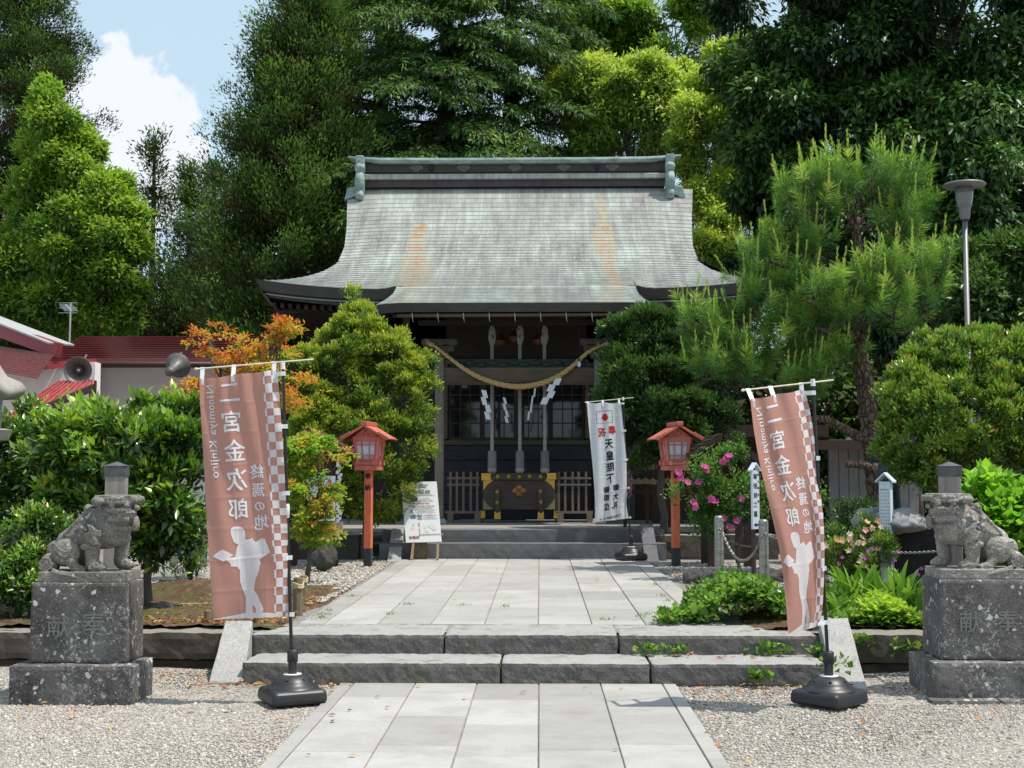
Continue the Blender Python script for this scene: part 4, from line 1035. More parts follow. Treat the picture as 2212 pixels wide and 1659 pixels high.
class Banner:
    """cloth surface between a left and a right edge; prints are bent onto it"""
    def __init__(s, thing_, left, right, Y, depth, mat, W=.6, H=1.8):
        s.t = thing_; s.L = smooth_curve(left); s.Rr = smooth_curve(right); s.Y = Y; s.depth = depth; s.W = W; s.H = H
        nu, nv = 60, 240
        V = [s.P(u / nu, v / nv) for v in range(nv + 1) for u in range(nu + 1)]
        F = [(j * (nu + 1) + i, j * (nu + 1) + i + 1, (j + 1) * (nu + 1) + i + 1, (j + 1) * (nu + 1) + i) for j in range(nv) for i in range(nu)]
        o = npmesh('cloth', np.array([p[:] for p in V]), np.array(F), mat, thing_, smooth=True, world=True); s.o = o
    def P(s, u, v, off=0.0):
        a = s.L(v); b = s.Rr(v); x = a.x + (b.x - a.x) * u; y = a.y + (b.y - a.y) * u
        # the hem sags a little between the loops
        y += 7.0 * math.sin(math.pi * min(1, u * 1.0) * 2) ** 2 * .35 * max(0, 1 - v * 9)
        cr = sum(math.exp(-((v - c) / .006) ** 2) for c in (.125, .25, .375, .5, .625, .75, .875)) + sum(math.exp(-((u - c) / .016) ** 2) for c in (.36, .70))
        return U(x, y, s.Y + s.depth(u, v) + off - .0022 * cr)
    def put(s, me, u0, v0, mat, name, off=-.0035, sx=1.0, sy=1.0):
        """me: 2-D mesh in metres centred on the origin, placed at (u0,v0)"""
        bm = bmesh.new(); bm.from_mesh(me)
        for v in bm.verts: v.co = Vector((u0 + v.co.x * sx / s.W, v0 - v.co.y * sy / s.H, v.co.z))
        xs = [v.co.x for v in bm.verts]; ys = [v.co.y for v in bm.verts]
        if not xs: bm.free(); return
        for k_ in range(48):
            c = (k_ + .5) / 48
            if min(xs) < c < max(xs): bmesh.ops.bisect_plane(bm, geom=bm.verts[:] + bm.edges[:] + bm.faces[:], plane_co=(c, 0, 0), plane_no=(1, 0, 0))
        for k_ in range(100):
            c = (k_ + .5) / 100
            if min(ys) < c < max(ys): bmesh.ops.bisect_plane(bm, geom=bm.verts[:] + bm.edges[:] + bm.faces[:], plane_co=(0, c, 0), plane_no=(0, 1, 0))
        for v in bm.verts: v.co = s.P(v.co.x, v.co.y, off - v.co.z)
        o = bm_obj(bm, name, mat, s.t, world=True); return o
def polymesh(polys):
    bm = bmesh.new()
    for P in polys:
        vs = [bm.verts.new((p[0], p[1], 0)) for p in P]
        for t in geometry.tessellate_polygon([[Vector((p[0], p[1], 0)) for p in P]]):
            try: bm.faces.new([vs[i] for i in t])
            except ValueError: pass
    me = bpy.data.meshes.new('shape'); bm.to_mesh(me); bm.free(); return me
def banner_stand(t, base, top, bar, capY=None, tank_rz=.5, s=1.0):
    """pole, cross bar and water-filled foot"""
    m = MB(); m.cyl(base + Vector((0, 0, .16 * s)), top, .0125, .0105, 10); m.build('pole', M_pole, t, world=True)
    m = MB(); m.cyl(top - (top - base).normalized() * .02, top + (top - base).normalized() * .03, .017, .015, 10); m.build('pole_cap', M_white, t, world=True)
    m = MB(); m.cyl(bar[0], bar[1], .0055, .0055, 8); m.ell(bar[0], (.014, .01, .01), n=8, m=6); m.build('cross_bar', plain('pale_bar', (.66, .62, .48), .4, bump=0), t, world=True)
    m = MB()       # foot: squat tank with a dome
    vs = m.box((0, 0, .05), (.40, .40, .10), rot=(0, 0, tank_rz), taper=(.96, .96))
    m.mi = 0
    o = m.build('foot_tank', M_tank, t, bevel=.035, seg=4); o.location = base - Vector(t.location)
    m = MB(); m.lathe([(.185, .095), (.175, .112), (.15, .118), (.14, .14), (.105, .175), (.065, .19), (.06, .19)], n=28)
    for k_ in range(6): a = k_ * 1.047 + .4; m.ell((.118 * math.cos(a), .118 * math.sin(a), .163), (.012, .012, .006), n=8, m=5)
    o = m.build('foot_dome', M_tank, t); o.location = base - Vector(t.location)
    m = MB(); m.lathe([(.0, .186), (.066, .186), (.066, .192), (.035, .194)], n=20); o = m.build('collar_ring', M_white, t); o.location = base - Vector(t.location)
    m = MB(); m.lathe([(.031, .185), (.031, .27), (.038, .272), (.038, .35), (.031, .356), (.014, .36)], n=16); o = m.build('pole_socket', M_tank, t); o.location = base - Vector(t.location)
    for o in t.children:
        if o.name.startswith(('foot', 'collar', 'pole_socket')): o.rotation_euler = (0, 0, 0)
def loops(bn, tops, sides, t, bar, pole):
    """white tabs that hold the cloth to the bar and the pole"""
    for u, pxs in tops:
        a = bn.P(u, .012, -.004); bpt = bar[0].lerp(bar[1], (a.x - bar[0].x) / (bar[1].x - bar[0].x) - .004); m = MB(); w_ = .030
        dx = Vector((w_ / 2, 0, 0)); e = Vector((0, -.008, 0)); z = Vector((0, 0, .004))
        lo = bn.P(u, .045, -.005)
        ring = [(lo, -.002), (a, -.002), (bpt + Vector((0, 0, .009)), -.008), (bpt + Vector((0, .010, .004)), .0), (bn.P(u, .012, .006), 0), (bn.P(u, .03, .006), 0)]
        pr = None
        for p, q_ in ring:
            cur = (m.bm.verts.new(p - dx), m.bm.verts.new(p + dx))
            if pr: m.bm.faces.new((pr[0], pr[1], cur[1], cur[0]))
            pr = cur
        m.build('loop_tab', M_wtab, t, world=True)
    for v, pv in sides:
        a = bn.P(.955, v, -.006); b = bn.P(1.0, v, -.006); c = pole[1].lerp(pole[0], pv); c = Vector((c.x, c.y, b.z + .002))
        m = MB(); h = Vector((0, 0, .015)); pr = None
        for p in (a, b, c + Vector((-.012, -.016, 0)), c + Vector((.016, -.010, 0)), c + Vector((.016, .012, 0)), c + Vector((-.014, .014, 0)), bn.P(1.0, v, .01)):
            cur = (m.bm.verts.new(p - h), m.bm.verts.new(p + h))
            if pr: m.bm.faces.new((pr[0], pr[1], cur[1], cur[0]))
            pr = cur
        m.build('loop_tab', M_wtab, t, world=True)
M_wtab = cloth_mat('white_tab_cloth', (.82, .83, .86), .2)
SIL = [(405,460),(430,440),(465,433),(510,437),(550,452),(575,480),(583,520),(580,560),(588,590),(630,583),(668,567),(680,600),(708,625),(740,600),(775,580),(805,578),(822,592),(835,650),(858,695),(860,730),(873,752),(875,775),(800,815),(745,850),(755,905),(742,918),(738,970),(720,1030),(700,1080),(680,1200),(720,1245),(760,1330),(785,1380),(800,1420),(795,1450),(770,1468),(710,1465),(712,1430),(705,1400),(675,1355),(670,1400),(675,1440),(680,1465),(590,1465),(590,1420),(590,1340),(585,1260),(550,1190),(520,1110),(517,1080),(515,990),(510,945),(490,945),(485,915),(405,905),(400,870),(350,825),(320,838),(195,770),(225,740),(275,710),(315,698),(435,770),(390,798),(455,800),(470,750),(480,700),(500,640),(470,636),(440,610),(432,580),(415,540),(405,500)]
HILL = [(212,1550),(400,1502),(580,1462),(800,1466),(972,1490),(978,1566),(700,1566),(400,1586),(214,1600)]
def russet(name_label, group, t, left, right, Y, depth, base, top, bar, tops, sides, rz):
    bn = Banner(t, left, right, Y, depth, M_brown)
    banner_stand(t, base, top, bar, tank_rz=rz)
    # checks: two columns and a thin one
    q_ = []
    nr = 31
    for r in range(nr):
        v0, v1 = r / nr, (r + 1) / nr
        def rc(u0, u1): q_.append([(u0 * .6, -v0 * 1.8), (u1 * .6, -v0 * 1.8), (u1 * .6, -v1 * 1.8), (u0 * .6, -v1 * 1.8)])
        if r % 2 == 0: rc(.828, .915)
        else: rc(.805, .829); rc(.914, 1.0)
    bn.put(polymesh(q_), 0, 0, M_print, 'check_pattern', -.003)
    bn.put(glyphs('Ninomiya Kinjiro', .082, mirror=False, rot=0, bold=.0012).copy() if False else _rom(), .145, .236, M_print, 'lettering')
    for ch, u, v, sz in (('二', .375, .084, .165), ('宮', .375, .205, .165), ('金', .395, .317, .165), ('次', .40, .432, .165), ('郎', .40, .547, .165), ('終', .652, .405, .105), ('焉', .66, .475, .102), ('の', .668, .538, .085), ('地', .68, .603, .11)):
        bn.put(glyphs(ch, sz, mirror=True, bold=.0022 if sz > .12 else .0016), u, v, M_print, 'lettering')
    def cv(p):       # crop pixel -> banner metres (origin top left)
        vv = (1950 + p[1] / 3.016 - 1493) / 974; l = 85 + (p[1] - 0) * (215 - 85) / 1580; r_ = 1082 + (p[1]) * (1108 - 1082) / 1580
        return ((p[0] - l) / (r_ - l) * .6, -vv * 1.8)
    bn.put(polymesh([[cv(p) for p in SIL], [cv(p) for p in HILL]]), 0, 0, M_print, 'reading_boy_emblem')
    loops(bn, tops, sides, t, bar, (base, top))
    m = MB(); pc = base.lerp(top, .62 if rz < .6 else .60); d = (top - base).normalized(); m.lathe([(.014, -.05), (.020, -.045), (.021, .03), (.015, .05)], n=12); o = m.build('pole_joint', M_white, t); o.location = base.lerp(top, .565) - Vector(t.location)
    return bn
def _rom():
    me = glyphs('Ninomiya Kinjiro', .098, bold=.0006, gap=1.08)
    xs = [v.co.x for v in me.vertices]; k_ = .668 / (max(xs) - min(xs))
    me.transform(Matrix.Diagonal((k_, .82, 1, 1)))
    me.transform(Matrix.Rotation(-math.pi / 2, 4, 'Z')); me.transform(Matrix.Diagonal((-1, 1, 1, 1)))
    return me
YF = 9.1
base = G(631, 1513, .0); base.y = 9.12; base = U(631, 1503, 9.12); base.z = .0
t = thing('banner', base, 'russet banner with white mirrored lettering and a reading boy, in front of the left camellia', 'banner', 'russet banners on black poles')
top = U(611, 792, YF)
bar = (U(424, 797, YF - .02), U(678, 776, YF + .06))
def depL(u, v): return -.05 * (1 - u) + .022 * math.sin(u * 9 + v * 5) * (.4 + v) + .014 * math.sin(u * 21 - v * 9) * (1.1 - v) + .02 * math.sin(v * 6) * (1 - u)
russet('', '', t, [(0, 431, 818), (.1, 432, 865), (.35, 440, 995), (.6, 447, 1130), (.85, 456, 1262), (1, 462, 1338)],
       [(0, 599, 797), (.12, 604, 862), (.3, 611, 960), (.6, 620, 1120), (.72, 622, 1182), (.78, 626, 1215), (.9, 625, 1282), (1, 624, 1332)], YF, depL, base, top, bar,
       [(.03, .03), (.43, .27), (.955, .665)], [(.03, .02), (.24, .22), (.49, .45), (.765, .70), (.985, .9)], .5)
base = U(1791, 1497, 9.12); base.z = 0
t = thing('banner', base, 'russet banner with white mirrored lettering, blown slantwise in front of the pine', 'banner', 'russet banners on black poles')
top = U(1756, 828, YF); bar = (U(1605, 843, YF - .16), U(1800, 821, YF + .10))
def depR(u, v): return -.36 * (1 - u) * (1 - .25 * v) + .045 * math.sin(u * 7.5 + v * 4.5) * (.35 + .8 * v) + .018 * math.sin(u * 16 - v * 6) * (1 - .5 * v)
russet('', '', t, [(0, 1621, 862), (.12, 1628, 925), (.3, 1642, 1005), (.5, 1664, 1100), (.7, 1685, 1196), (.85, 1696, 1285), (1, 1703, 1372)],
       [(0, 1737, 840), (.1, 1749, 885), (.25, 1760, 955), (.45, 1772, 1060), (.6, 1779, 1130), (.75, 1781, 1210), (.88, 1778, 1290), (.94, 1775, 1322), (1, 1768, 1352)], YF, depR, base, top, bar,
       [(.04, .035), (.43, .22), (.95, .70)], [(.03, .02), (.32, .3), (.565, .5), (.78, .72), (.985, .9)], .75)
# white congratulatory banner on the far steps
YB_ = 19.3
base = U(1363, 1196, YB_); base.z = .35
t = thing('banner', base, 'white banner with a red sun and black brush characters beside the far steps', 'banner')
top = U(1346, 862, YB_); bar = (U(1265, 869, YB_ - .04), U(1369, 859, YB_ + .04))
def depW(u, v): return -.06 * (1 - u) + .018 * math.sin(u * 8 + v * 6) * (.3 + v) + .01 * math.sin(u * 18 + v * 3)
bnw = Banner(t, [(0, 1268, 869), (.1, 1270, 899), (.35, 1276, 964), (.6, 1282, 1030), (.85, 1286, 1092), (1, 1285, 1128)],
             [(0, 1341, 869), (.15, 1345, 905), (.4, 1352, 968), (.6, 1355, 1015), (.75, 1357, 1054), (.85, 1353, 1085), (1, 1358, 1120)], YB_, depW, M_wcloth)
banner_stand(t, base, top, bar, tank_rz=.3)
loops(bnw, [(.02, .03), (.47, .45), (.95, .74)], [(.02, .02), (.255, .25), (.50, .5), (.75, .7), (.985, .9)], t, bar, (base, top))
def wp(x, y):        # detail-crop pixel -> (u,v) on the white banner
    v = (y - 150) / 1210.; l = 380 + v * 82; r_ = 738 + v * 68
    return (x - l) / (r_ - l), v
q_ = []
def rectu(x0, y0, x1, y1):
    P_ = [wp(x0, y0), wp(x1, y0), wp(x1, y1), wp(x0, y1)]; return [(p[0] * .6, -p[1] * 1.8) for p in P_]
for r_ in ((478, 246, 645, 249), (478, 363, 645, 366), (478, 246, 482, 366), (641, 246, 645, 366)): q_.append(rectu(*r_))
bnw.put(polymesh(q_), 0, 0, M_ink, 'flag_frame')
uc = wp(565, 304); bnw.put(polymesh([[(.054 * math.cos(a * .2618), .054 * math.sin(a * .2618)) for a in range(24)]]), uc[0], uc[1], M_red, 'red_sun')
for ch, x, y, sz, mt in (('奉', 632, 440, .135, M_red), ('祝', 528, 450, .135, M_red), ('天', 594, 568, .15, M_ink), ('皇', 600, 686, .15, M_ink), ('陛', 600, 806, .15, M_ink), ('下', 603, 926, .15, M_ink),
                         ('御', 665, 1025, .105, M_ink), ('大', 668, 1110, .105, M_ink), ('礼', 668, 1192, .105, M_ink), ('御', 567, 1030, .105, M_ink), ('即', 570, 1112, .105, M_ink), ('位', 577, 1200, .105, M_ink),
                         ('栃', 683, 1304, .052, M_ink), ('木', 655, 1310, .052, M_ink), ('県', 625, 1314, .052, M_ink), ('神', 597, 1317, .052, M_ink), ('社', 560, 1322, .052, M_ink), ('庁', 522, 1326, .052, M_ink)):
    p = wp(x, y); bnw.put(glyphs(ch, sz, mirror=True, bold=.004 if sz > .1 else .001), p[0], p[1], mt, 'lettering')
bnw.put(polymesh([rectu(694, 1286, 732, 1291), rectu(697, 1296, 729, 1299), rectu(702, 1286, 706, 1318), rectu(720, 1286, 724, 1318)]), 0, 0, M_red, 'gate_emblem')
# ================================================================ VERMILION LANTERNS
def verm(name, c):
    q = Nodes(name); f = q.noise(7, 5, .7); g = q.noise(60, 3); c2 = tuple(x * .8 for x in c); c3 = (min(1, c[0] * 1.1), c[1] * 1.6, c[2] * 1.6)
    col = q.ramp(f, [(.3, c2), (.5, c), (.75, c3)]); col = q.mix(q.ramp(g, [(.66, 0), (.72, .5)]), col, (.25, .12, .08)); q.col(col); q.bump(f, .1, .002); return q.set(.6, spec=.3)
M_ver = verm('vermilion_post_paint', (.64, .155, .075)); M_pink = verm('faded_vermilion_paint', (.56, .15, .115)); M_vroof = verm('vermilion_roof_paint', (.50, .14, .10))
M_pane = Nodes('frosted_lantern_pane'); M_pane.col((.62, .68, .78)); M_pane = M_pane.set(.5)
M_pblack = plain('black_post_foot', (.035, .037, .04), .7)
def lantern(loc, rz, label, chars):
    t = thing('lantern', loc, label, 'lantern', 'vermilion wooden lanterns flanking the far steps', rz)
    m = MB(); m.b2((-.052, -.052, .24), (.052, .052, 1.37)); m.build('post', M_ver, t, bevel=.006)
    m = MB(); m.b2((-.053, -.053, -.03), (.053, .053, .24)); m.build('post_foot', M_pblack, t, bevel=.004)
    m = MB(); m.b2((-.165, -.165, 1.33), (.165, .165, 1.40)); m.b2((-.175, -.175, 1.405), (.175, .175, 1.455))
    for sx in (-1, 1):
        for sy in (-1, 1): m.b2((sx * .178 - .0, sy * .09, 1.40), (sx * .178 + sx * .02, sy * .14, 1.47)); m.b2((sx * .09, sy * .178, 1.40), (sx * .14, sy * .195, 1.47))
    m.build('tray', M_pink, t, bevel=.004)
    # flared box: four corner stiles and rails
    m = MB()
    def cor(sx, sy, z): k_ = .135 + (z - 1.46) / .31 * .035; return Vector((sx * k_, sy * k_, z))
    for sx in (-1, 1):
        for sy in (-1, 1): m.bar(cor(sx, sy, 1.455), cor(sx, sy, 1.80), .045)
    for z, h in ((1.475, .035), (1.765, .07)):
        k_ = cor(1, 1, z).x
        for s_ in (-1, 1): m.b2((-k_, s_ * k_ - .014, z - h / 2), (k_, s_ * k_ + .014, z + h / 2)); m.b2((s_ * k_ - .014, -k_, z - h / 2), (s_ * k_ + .014, k_, z + h / 2))
    m.build('light_box', M_pink, t, bevel=.003)
    m = MB()
    for z in (1.535, 1.69):
        k_ = cor(1, 1, z).x + .004
        for s_ in (-1, 1): m.b2((-k_, s_ * k_ - .006, z - .007), (k_, s_ * k_ + .006, z + .007)); m.b2((s_ * k_ - .006, -k_, z - .007), (s_ * k_ + .006, k_, z + .007))
    for fx in (-.35, .35):
        for s_ in (-1, 1):
            a, b = cor(1, 1, 1.49).x, cor(1, 1, 1.73).x
            m.bar((fx * a, s_ * (a + .004), 1.49), (fx * b, s_ * (b + .004), 1.73), .013); m.bar((s_ * (a + .004), fx * a, 1.49), (s_ * (b + .004), fx * b, 1.73), .013)
    m.build('lattice', M_pink, t)
    m = MB(); bmv = m.bm
    q_ = [[bmv.verts.new(cor(sx, sy, z) * 1.0 - Vector((sx * .012, sy * .012, 0))) for sx, sy in ((-1, -1), (1, -1), (1, 1), (-1, 1))] for z in (1.48, 1.74)]
    for i in range(4): bmv.faces.new((q_[0][i], q_[0][(i + 1) % 4], q_[1][(i + 1) % 4], q_[1][i]))
    m.build('pane', M_pane, t)
    # gable boards with three vent holes
    for s_ in (-1, 1):
        m = MB(); m.prism([(-.165, 1.80), (.165, 1.80), (.165, 1.815), (0, 1.935), (-.165, 1.815)], s_ * .155 - .008, s_ * .155 + .008); m.build('gable_board', M_pink, t)
        m = MB()
        for x, z in ((-.035, 1.835), (.035, 1.835), (0, 1.88)): m.cyl((x, s_ * .1635, z), (x, s_ * .166, z), .011, n=10)
        o = m.build('vent_hole', M_pblack, t)
    m = MB()       # roof planks, two slopes with a lip
    for s_ in (-1, 1):
        m.bar((s_ * .01, 0, 1.955), (s_ * .33, 0, 1.762), .024, .52, up=(0, 1, 0)) if False else None
        n_ = 7
        for k_ in range(n_):
            y = -.25 + (k_ + .5) * .5 / n_; a = Vector((s_ * .0, y, 1.962)); b = Vector((s_ * .335, y, 1.765))
            m.bar(a, b, .5 / n_ - .003, .018)
        m.bar((s_ * .20, -.262, 1.855), (s_ * .345, -.262, 1.77), .022, .03); m.bar((s_ * .0, -.258, 1.955), (s_ * .335, -.258, 1.757), .03, .028); m.bar((s_ * .0, .258, 1.955), (s_ * .335, .258, 1.757), .03, .028)
    m.build('roof', M_vroof, t, bevel=.002)
    m = MB(); m.b2((-.045, -.28, 1.955), (.045, .28, 2.01)); m.build('ridge_beam', M_vroof, t, bevel=.004)
    for ch, z in chars:
        me = glyphs(ch, .088, bold=.003); me.transform(Matrix.Translation((0, -.0535, z)) @ Matrix.Rotation(math.pi / 2, 4, 'X')); link('lettering', me, M_inkp, t)
    return t
M_inkp = plain('black_ink', (.012, .01, .012), .6, bump=0)
p = G(803, 1218, .33); lantern((p.x, 18.2, .33), R(-8), 'vermilion wooden lantern in front of the bright shrub, left of the far steps', [('奉', 1.25), ('納', 1.09)])
lantern((U(1460, 1200, 18.4).x, 18.4, .33), R(10), 'vermilion wooden lantern between the white banner and the rose bush', [('奉', 1.25), ('納', 1.09)])
# ================================================================ NOTICE BOARD AT THE STEPS
YN = 19.35
nb = thing('notice_board', (U(910, 1190, YN).x, YN, .345), 'white notice board with small photographs leaning on two wooden legs at the far steps', 'notice board')
M_board = plain('white_board', (.80, .80, .79), .5, var=.02, scale=6, bump=0); M_leg = wood_mat('old_stake_wood', (.16, .12, .08), (.32, .25, .17), 5, 2)
bl_, br_, tl_, tr_ = U(877, 1172, YN), U(954, 1170, YN), U(866, 1041, YN + .22), U(943, 1040, YN + .22)
def BP(u, v, off=0.0):     # u right, v down, metres above the board along its normal
    p = (tl_.lerp(tr_, u)).lerp(bl_.lerp(br_, u), v); n_ = (br_ - bl_).cross(tl_ - bl_).normalized(); 
    return p + n_ * (off if n_.y < 0 else -off)
m = MB(); f = [m.bm.verts.new(BP(u, v, .0)) for u, v in ((0, 0), (1, 0), (1, 1), (0, 1))]; b = [m.bm.verts.new(BP(u, v, -.025)) for u, v in ((0, 0), (1, 0), (1, 1), (0, 1))]
m.bm.faces.new(f); m.bm.faces.new(b[::-1])
for i in range(4): m.bm.faces.new((f[i], b[i], b[(i + 1) % 4], f[(i + 1) % 4]))
m.build('panel', M_board, nb, world=True)
for a, b in (((.22, .95), (889, 1204)), ((.90, .95), (945, 1203))):
    m = MB(); e = U(b[0], b[1], YN - .14); e.z = .345; m.bar(BP(*a, -.05), e, .035, .045); m.build('leg', M_leg, nb, world=True)
for a in ((.22, .1), (.9, .1)):
    m = MB(); m.bar(BP(*a, -.05), Vector((BP(*a).x, YN + .62, .345)), .03); m.build('rear_leg', M_leg, nb, world=True)
def brect(x0, y0, x1, y1, mat, name, off=.003):
    def c(x, y): return BP((x - 210 - (y - 330) * .08) / 592., (y - 325) / 1010., off)
    m = MB(); m.poly([c(x0, y0), c(x1, y0), c(x1, y1), c(x0, y1)]); return m.build(name, mat, nb, world=True)
def photo_mat(name, cols, sc):
    q = Nodes(name); f = q.noise(sc, 4, .7); q.col(q.ramp(f, [(.3 + .4 * i / (len(cols) - 1), c) for i, c in enumerate(cols)])); return q.set(.4)
PM = [photo_mat('photo_print_a', [(.03, .04, .03), (.45, .12, .08), (.6, .55, .5)], 40), photo_mat('photo_print_b', [(.03, .04, .04), (.2, .22, .2), (.55, .6, .6)], 50), photo_mat('photo_print_c', [(.02, .03, .06), (.05, .12, .25), (.5, .65, .7)], 35)]
for i, (x0, y0, x1, y1) in enumerate([(352, 455, 468, 528), (508, 458, 598, 530), (612, 472, 694, 528), (360, 580, 480, 662), (370, 878, 466, 944), (478, 878, 554, 916), (486, 926, 556, 962), (342, 1234, 390, 1280), (398, 1232, 456, 1280), (462, 1232, 512, 1280)]):
    brect(x0, y0, x1, y1, PM[(0, 1, 1, 2, 2, 2, 1, 1, 0, 1)[i]], 'photo_print')
M_pr = plain('red_print', (.6, .12, .12), .5, bump=0); M_gr = plain('grey_print', (.52, .52, .53), .5, bump=0)
def btext(s_, x, y, size, mat, gap=1.0):
    me = glyphs(s_, size, gap=gap, bold=.0008); bm = bmesh.new(); bm.from_mesh(me)
    u0, v0 = (x - 210 - (y - 330) * .08) / 592., (y - 325) / 1010.
    for v in bm.verts: v.co = BP(u0 + v.co.x / .54, v0 - v.co.y / .92, .0035)
    bm_obj(bm, 'lettering', mat, nb, world=True)
btext('報徳二宮神社', 508, 420, .038, M_inkp, 1.1); btext('二宮金次郎終焉の地', 575, 383, .017, M_inkp, 1.1); btext('報徳二宮神社御案内', 400, 384, .012, M_pr)
btext('報徳二宮尊徳公の教え', 545, 694, .026, M_pr); 
for y, n_ in ((545, 20), (560, 26), (603, 14), (632, 22), (658, 24), (731, 26), (752, 26), (773, 20), (797, 28), (823, 24), (848, 28), (882, 10), (897, 22), (925, 16), (952, 22), (1218, 36), (1206, 30)):
    xx = 590 if y < 900 and y not in (882, 897) else 665
    btext('・' * 0 + '一二三人心正直勤労分度推譲積小為大天地日月水火木金土石山川草'[:n_], xx if y < 1000 else 700, y, .0125, M_gr)
for y in (731, 797, 823, 848): btext('御由緒', 388, y, .014, M_inkp)
for k_ in range(6):
    p = (410 + 0, 0)
for (x, y, r_, c) in ((625, 1090, .04, (.62, .74, .78)), (705, 1065, .04, (.78, .76, .64)), (760, 1110, .04, (.79, .66, .68)), (640, 1145, .03, (.74, .77, .6)), (410, 1100, .03, (.78, .73, .72))):
    m = MB(); u0, v0 = (x - 210 - (y - 330) * .08) / 592., (y - 325) / 1010.
    m.poly([BP(u0 + r_ * math.cos(a * .4) / .6, v0 + r_ * math.sin(a * .4) / 1.0, .0028 + .0002 * (x % 7)) for a in range(16)]); m.build('colour_spot', plain('spot_print', c, .5, bump=0), nb, world=True)
btext('お', 640 + 50, 1050, .03, M_inkp); btext('ち', 415, 1050, .025, M_inkp)
for k_ in range(7): btext('報徳二宮神社前'[k_], 508 + k_ * 2.6, 1030 + k_ * 33, .022, M_pr)
m = MB(); tag(bm_obj(rough_box((U(893, 1190, 19.52).x, 19.42, .33), (U(923, 1190, 19.52).x, 19.545, .62), .05, .006, 12, 5, .012), 'stone_block', stone_mat('mossy_block', (.06, .055, .03), (.2, .18, .12), 12, .9, moss=.8)), 'small mossy stone block standing behind the white notice board', 'stone block')
# ================================================================ WHITE MEMORIAL SIGN POSTS
M_wp = plain('white_painted_wood', (.60, .66, .74), .5, var=.05, scale=20)
M_maroon = plain('maroon_steel_post', (.045, .014, .018), .5)
def signcap(m, w_, d, z, over=.02, h=.07):
    for s_ in (-1, 1): m.bar((0, 0, z + h), (s_ * (w_ / 2 + over), 0, z - .01), d + 2 * over, .014, up=(0, 1, 0)) if False else m.prism([(0, z + h), (s_ * (w_ / 2 + over), z - .012), (s_ * (w_ / 2 + over), z + .004), (0, z + h + .018)], -d / 2 - over, d / 2 + over)
Y1 = 14.75; pA = U(1633, 1262, Y1); k1 = 1.0
t = thing('guide_sign', (pA.x, Y1, .33), 'slim white gabled guide sign with black characters on a maroon post', 'sign', rz=R(38))
hz = U(1633, 1143, Y1).z - .33; ht = U(1633, 1016, Y1).z - .33
m = MB(); m.b2((-.014, .012, -.05), (.02, .05, ht - .05)); m.build('post', M_maroon, t)
m = MB(); m.b2((-.055, -.02, hz), (.055, .01, ht)); m.build('panel', M_wp, t, bevel=.002)
m = MB(); signcap(m, .11, .03, ht); m.build('cap', M_wp, t)
for ch, z_, s_, x in [(c, ht - .07 - i * .105, .07, -.012) for i, c in enumerate('尊徳翁之墓')] + [(c, ht - .05 - i * .075, .028, .036) for i, c in enumerate('栃木県史跡')]:
    me = glyphs(ch, s_, bold=.0012); me.transform(Matrix.Translation((x, -.0215, z_)) @ Matrix.Rotation(math.pi / 2, 4, 'X')); link('lettering', me, M_inkp, t)
m = MB(); za = hz + .05; m.prism([(-.04, za), (-.005, za + .025), (-.005, za + .01), (.035, za + .01), (.035, za - .01), (-.005, za - .01), (-.005, za - .025)], -.0225, -.0205); m.build('arrow', M_inkp, t)
Y2 = 12.8; pB = U(1917, 1231, Y2)
t = thing('maxim_sign', (pB.x, Y2, .33), 'tall white gabled post densely written with small black characters, right of the azalea', 'sign', rz=R(-28))
ht = U(1917, 1040, Y2).z - .33
m = MB(); m.b2((-.055, -.05, -.03), (.055, .05, ht)); m.build('panel', M_wp, t, bevel=.003)
m = MB(); signcap(m, .11, .10, ht, .03, .07); m.build('cap', M_wp, t)
for ci, s_ in enumerate(['人生れて学ばざれば生れざると同じ', '学んで道を知らざれば学ばざると同じ', '知って行わざれば知らざると同じ', '故に人たるもの必ず学ばざるべからず']):
    for i, c in enumerate(s_[:17]):
        me = glyphs(c, .021); me.transform(Matrix.Translation((.036 - ci * .024, -.0512, ht - .08 - i * .033)) @ Matrix.Rotation(math.pi / 2, 4, 'X')); link('lettering', me, M_inkp, t)
for i, c in enumerate('二宮尊徳夜話'):
    me = glyphs(c, .024); me.transform(Matrix.Translation((.036, -.0512, ht - .66 - i * .04)) @ Matrix.Rotation(math.pi / 2, 4, 'X')); link('lettering', me, M_inkp, t)
# ================================================================ BOLLARDS AND CHAINS
M_steel = Nodes('brushed_steel'); _f = M_steel.noise(8, 5, .6, stretch=(1, 1, 9)); M_steel.col(M_steel.ramp(_f, [(.3, (.22, .21, .19)), (.7, (.42, .41, .38))])); M_steel = M_steel.set(.38, .75)
def bollard(p, h, label):
    t = thing('bollard', p, label, 'bollard', 'steel bollards beside the upper path')
    m = MB(); m.lathe([(.054, -.05), (.054, h - .03), (.05, h - .012), (.035, h), (0, h + .004)], n=24); m.build('tube', M_steel, t)
    m = MB(); m.tube([(.03 * math.cos(a), -.062 + 0 * a, h - .17 + .022 * math.sin(a)) for a in [k_ * .7 for k_ in range(10)]], .006, 6); m.build('ring', M_steel, t)
    return t
b1 = U(1554, 1250, 15.1); b1.z = .33; b2 = U(1651, 1262, 14.5); b2.z = .33
h1 = U(1554, 1114, 15.1).z - .33; h2 = U(1651, 1122, 14.5).z - .33
bollard(b1, h1, 'steel bollard left of the pair beside the upper path, under the pink roses'); bollard(b2, h2, 'steel bollard right of the pair, between the guide sign and the russet banner')
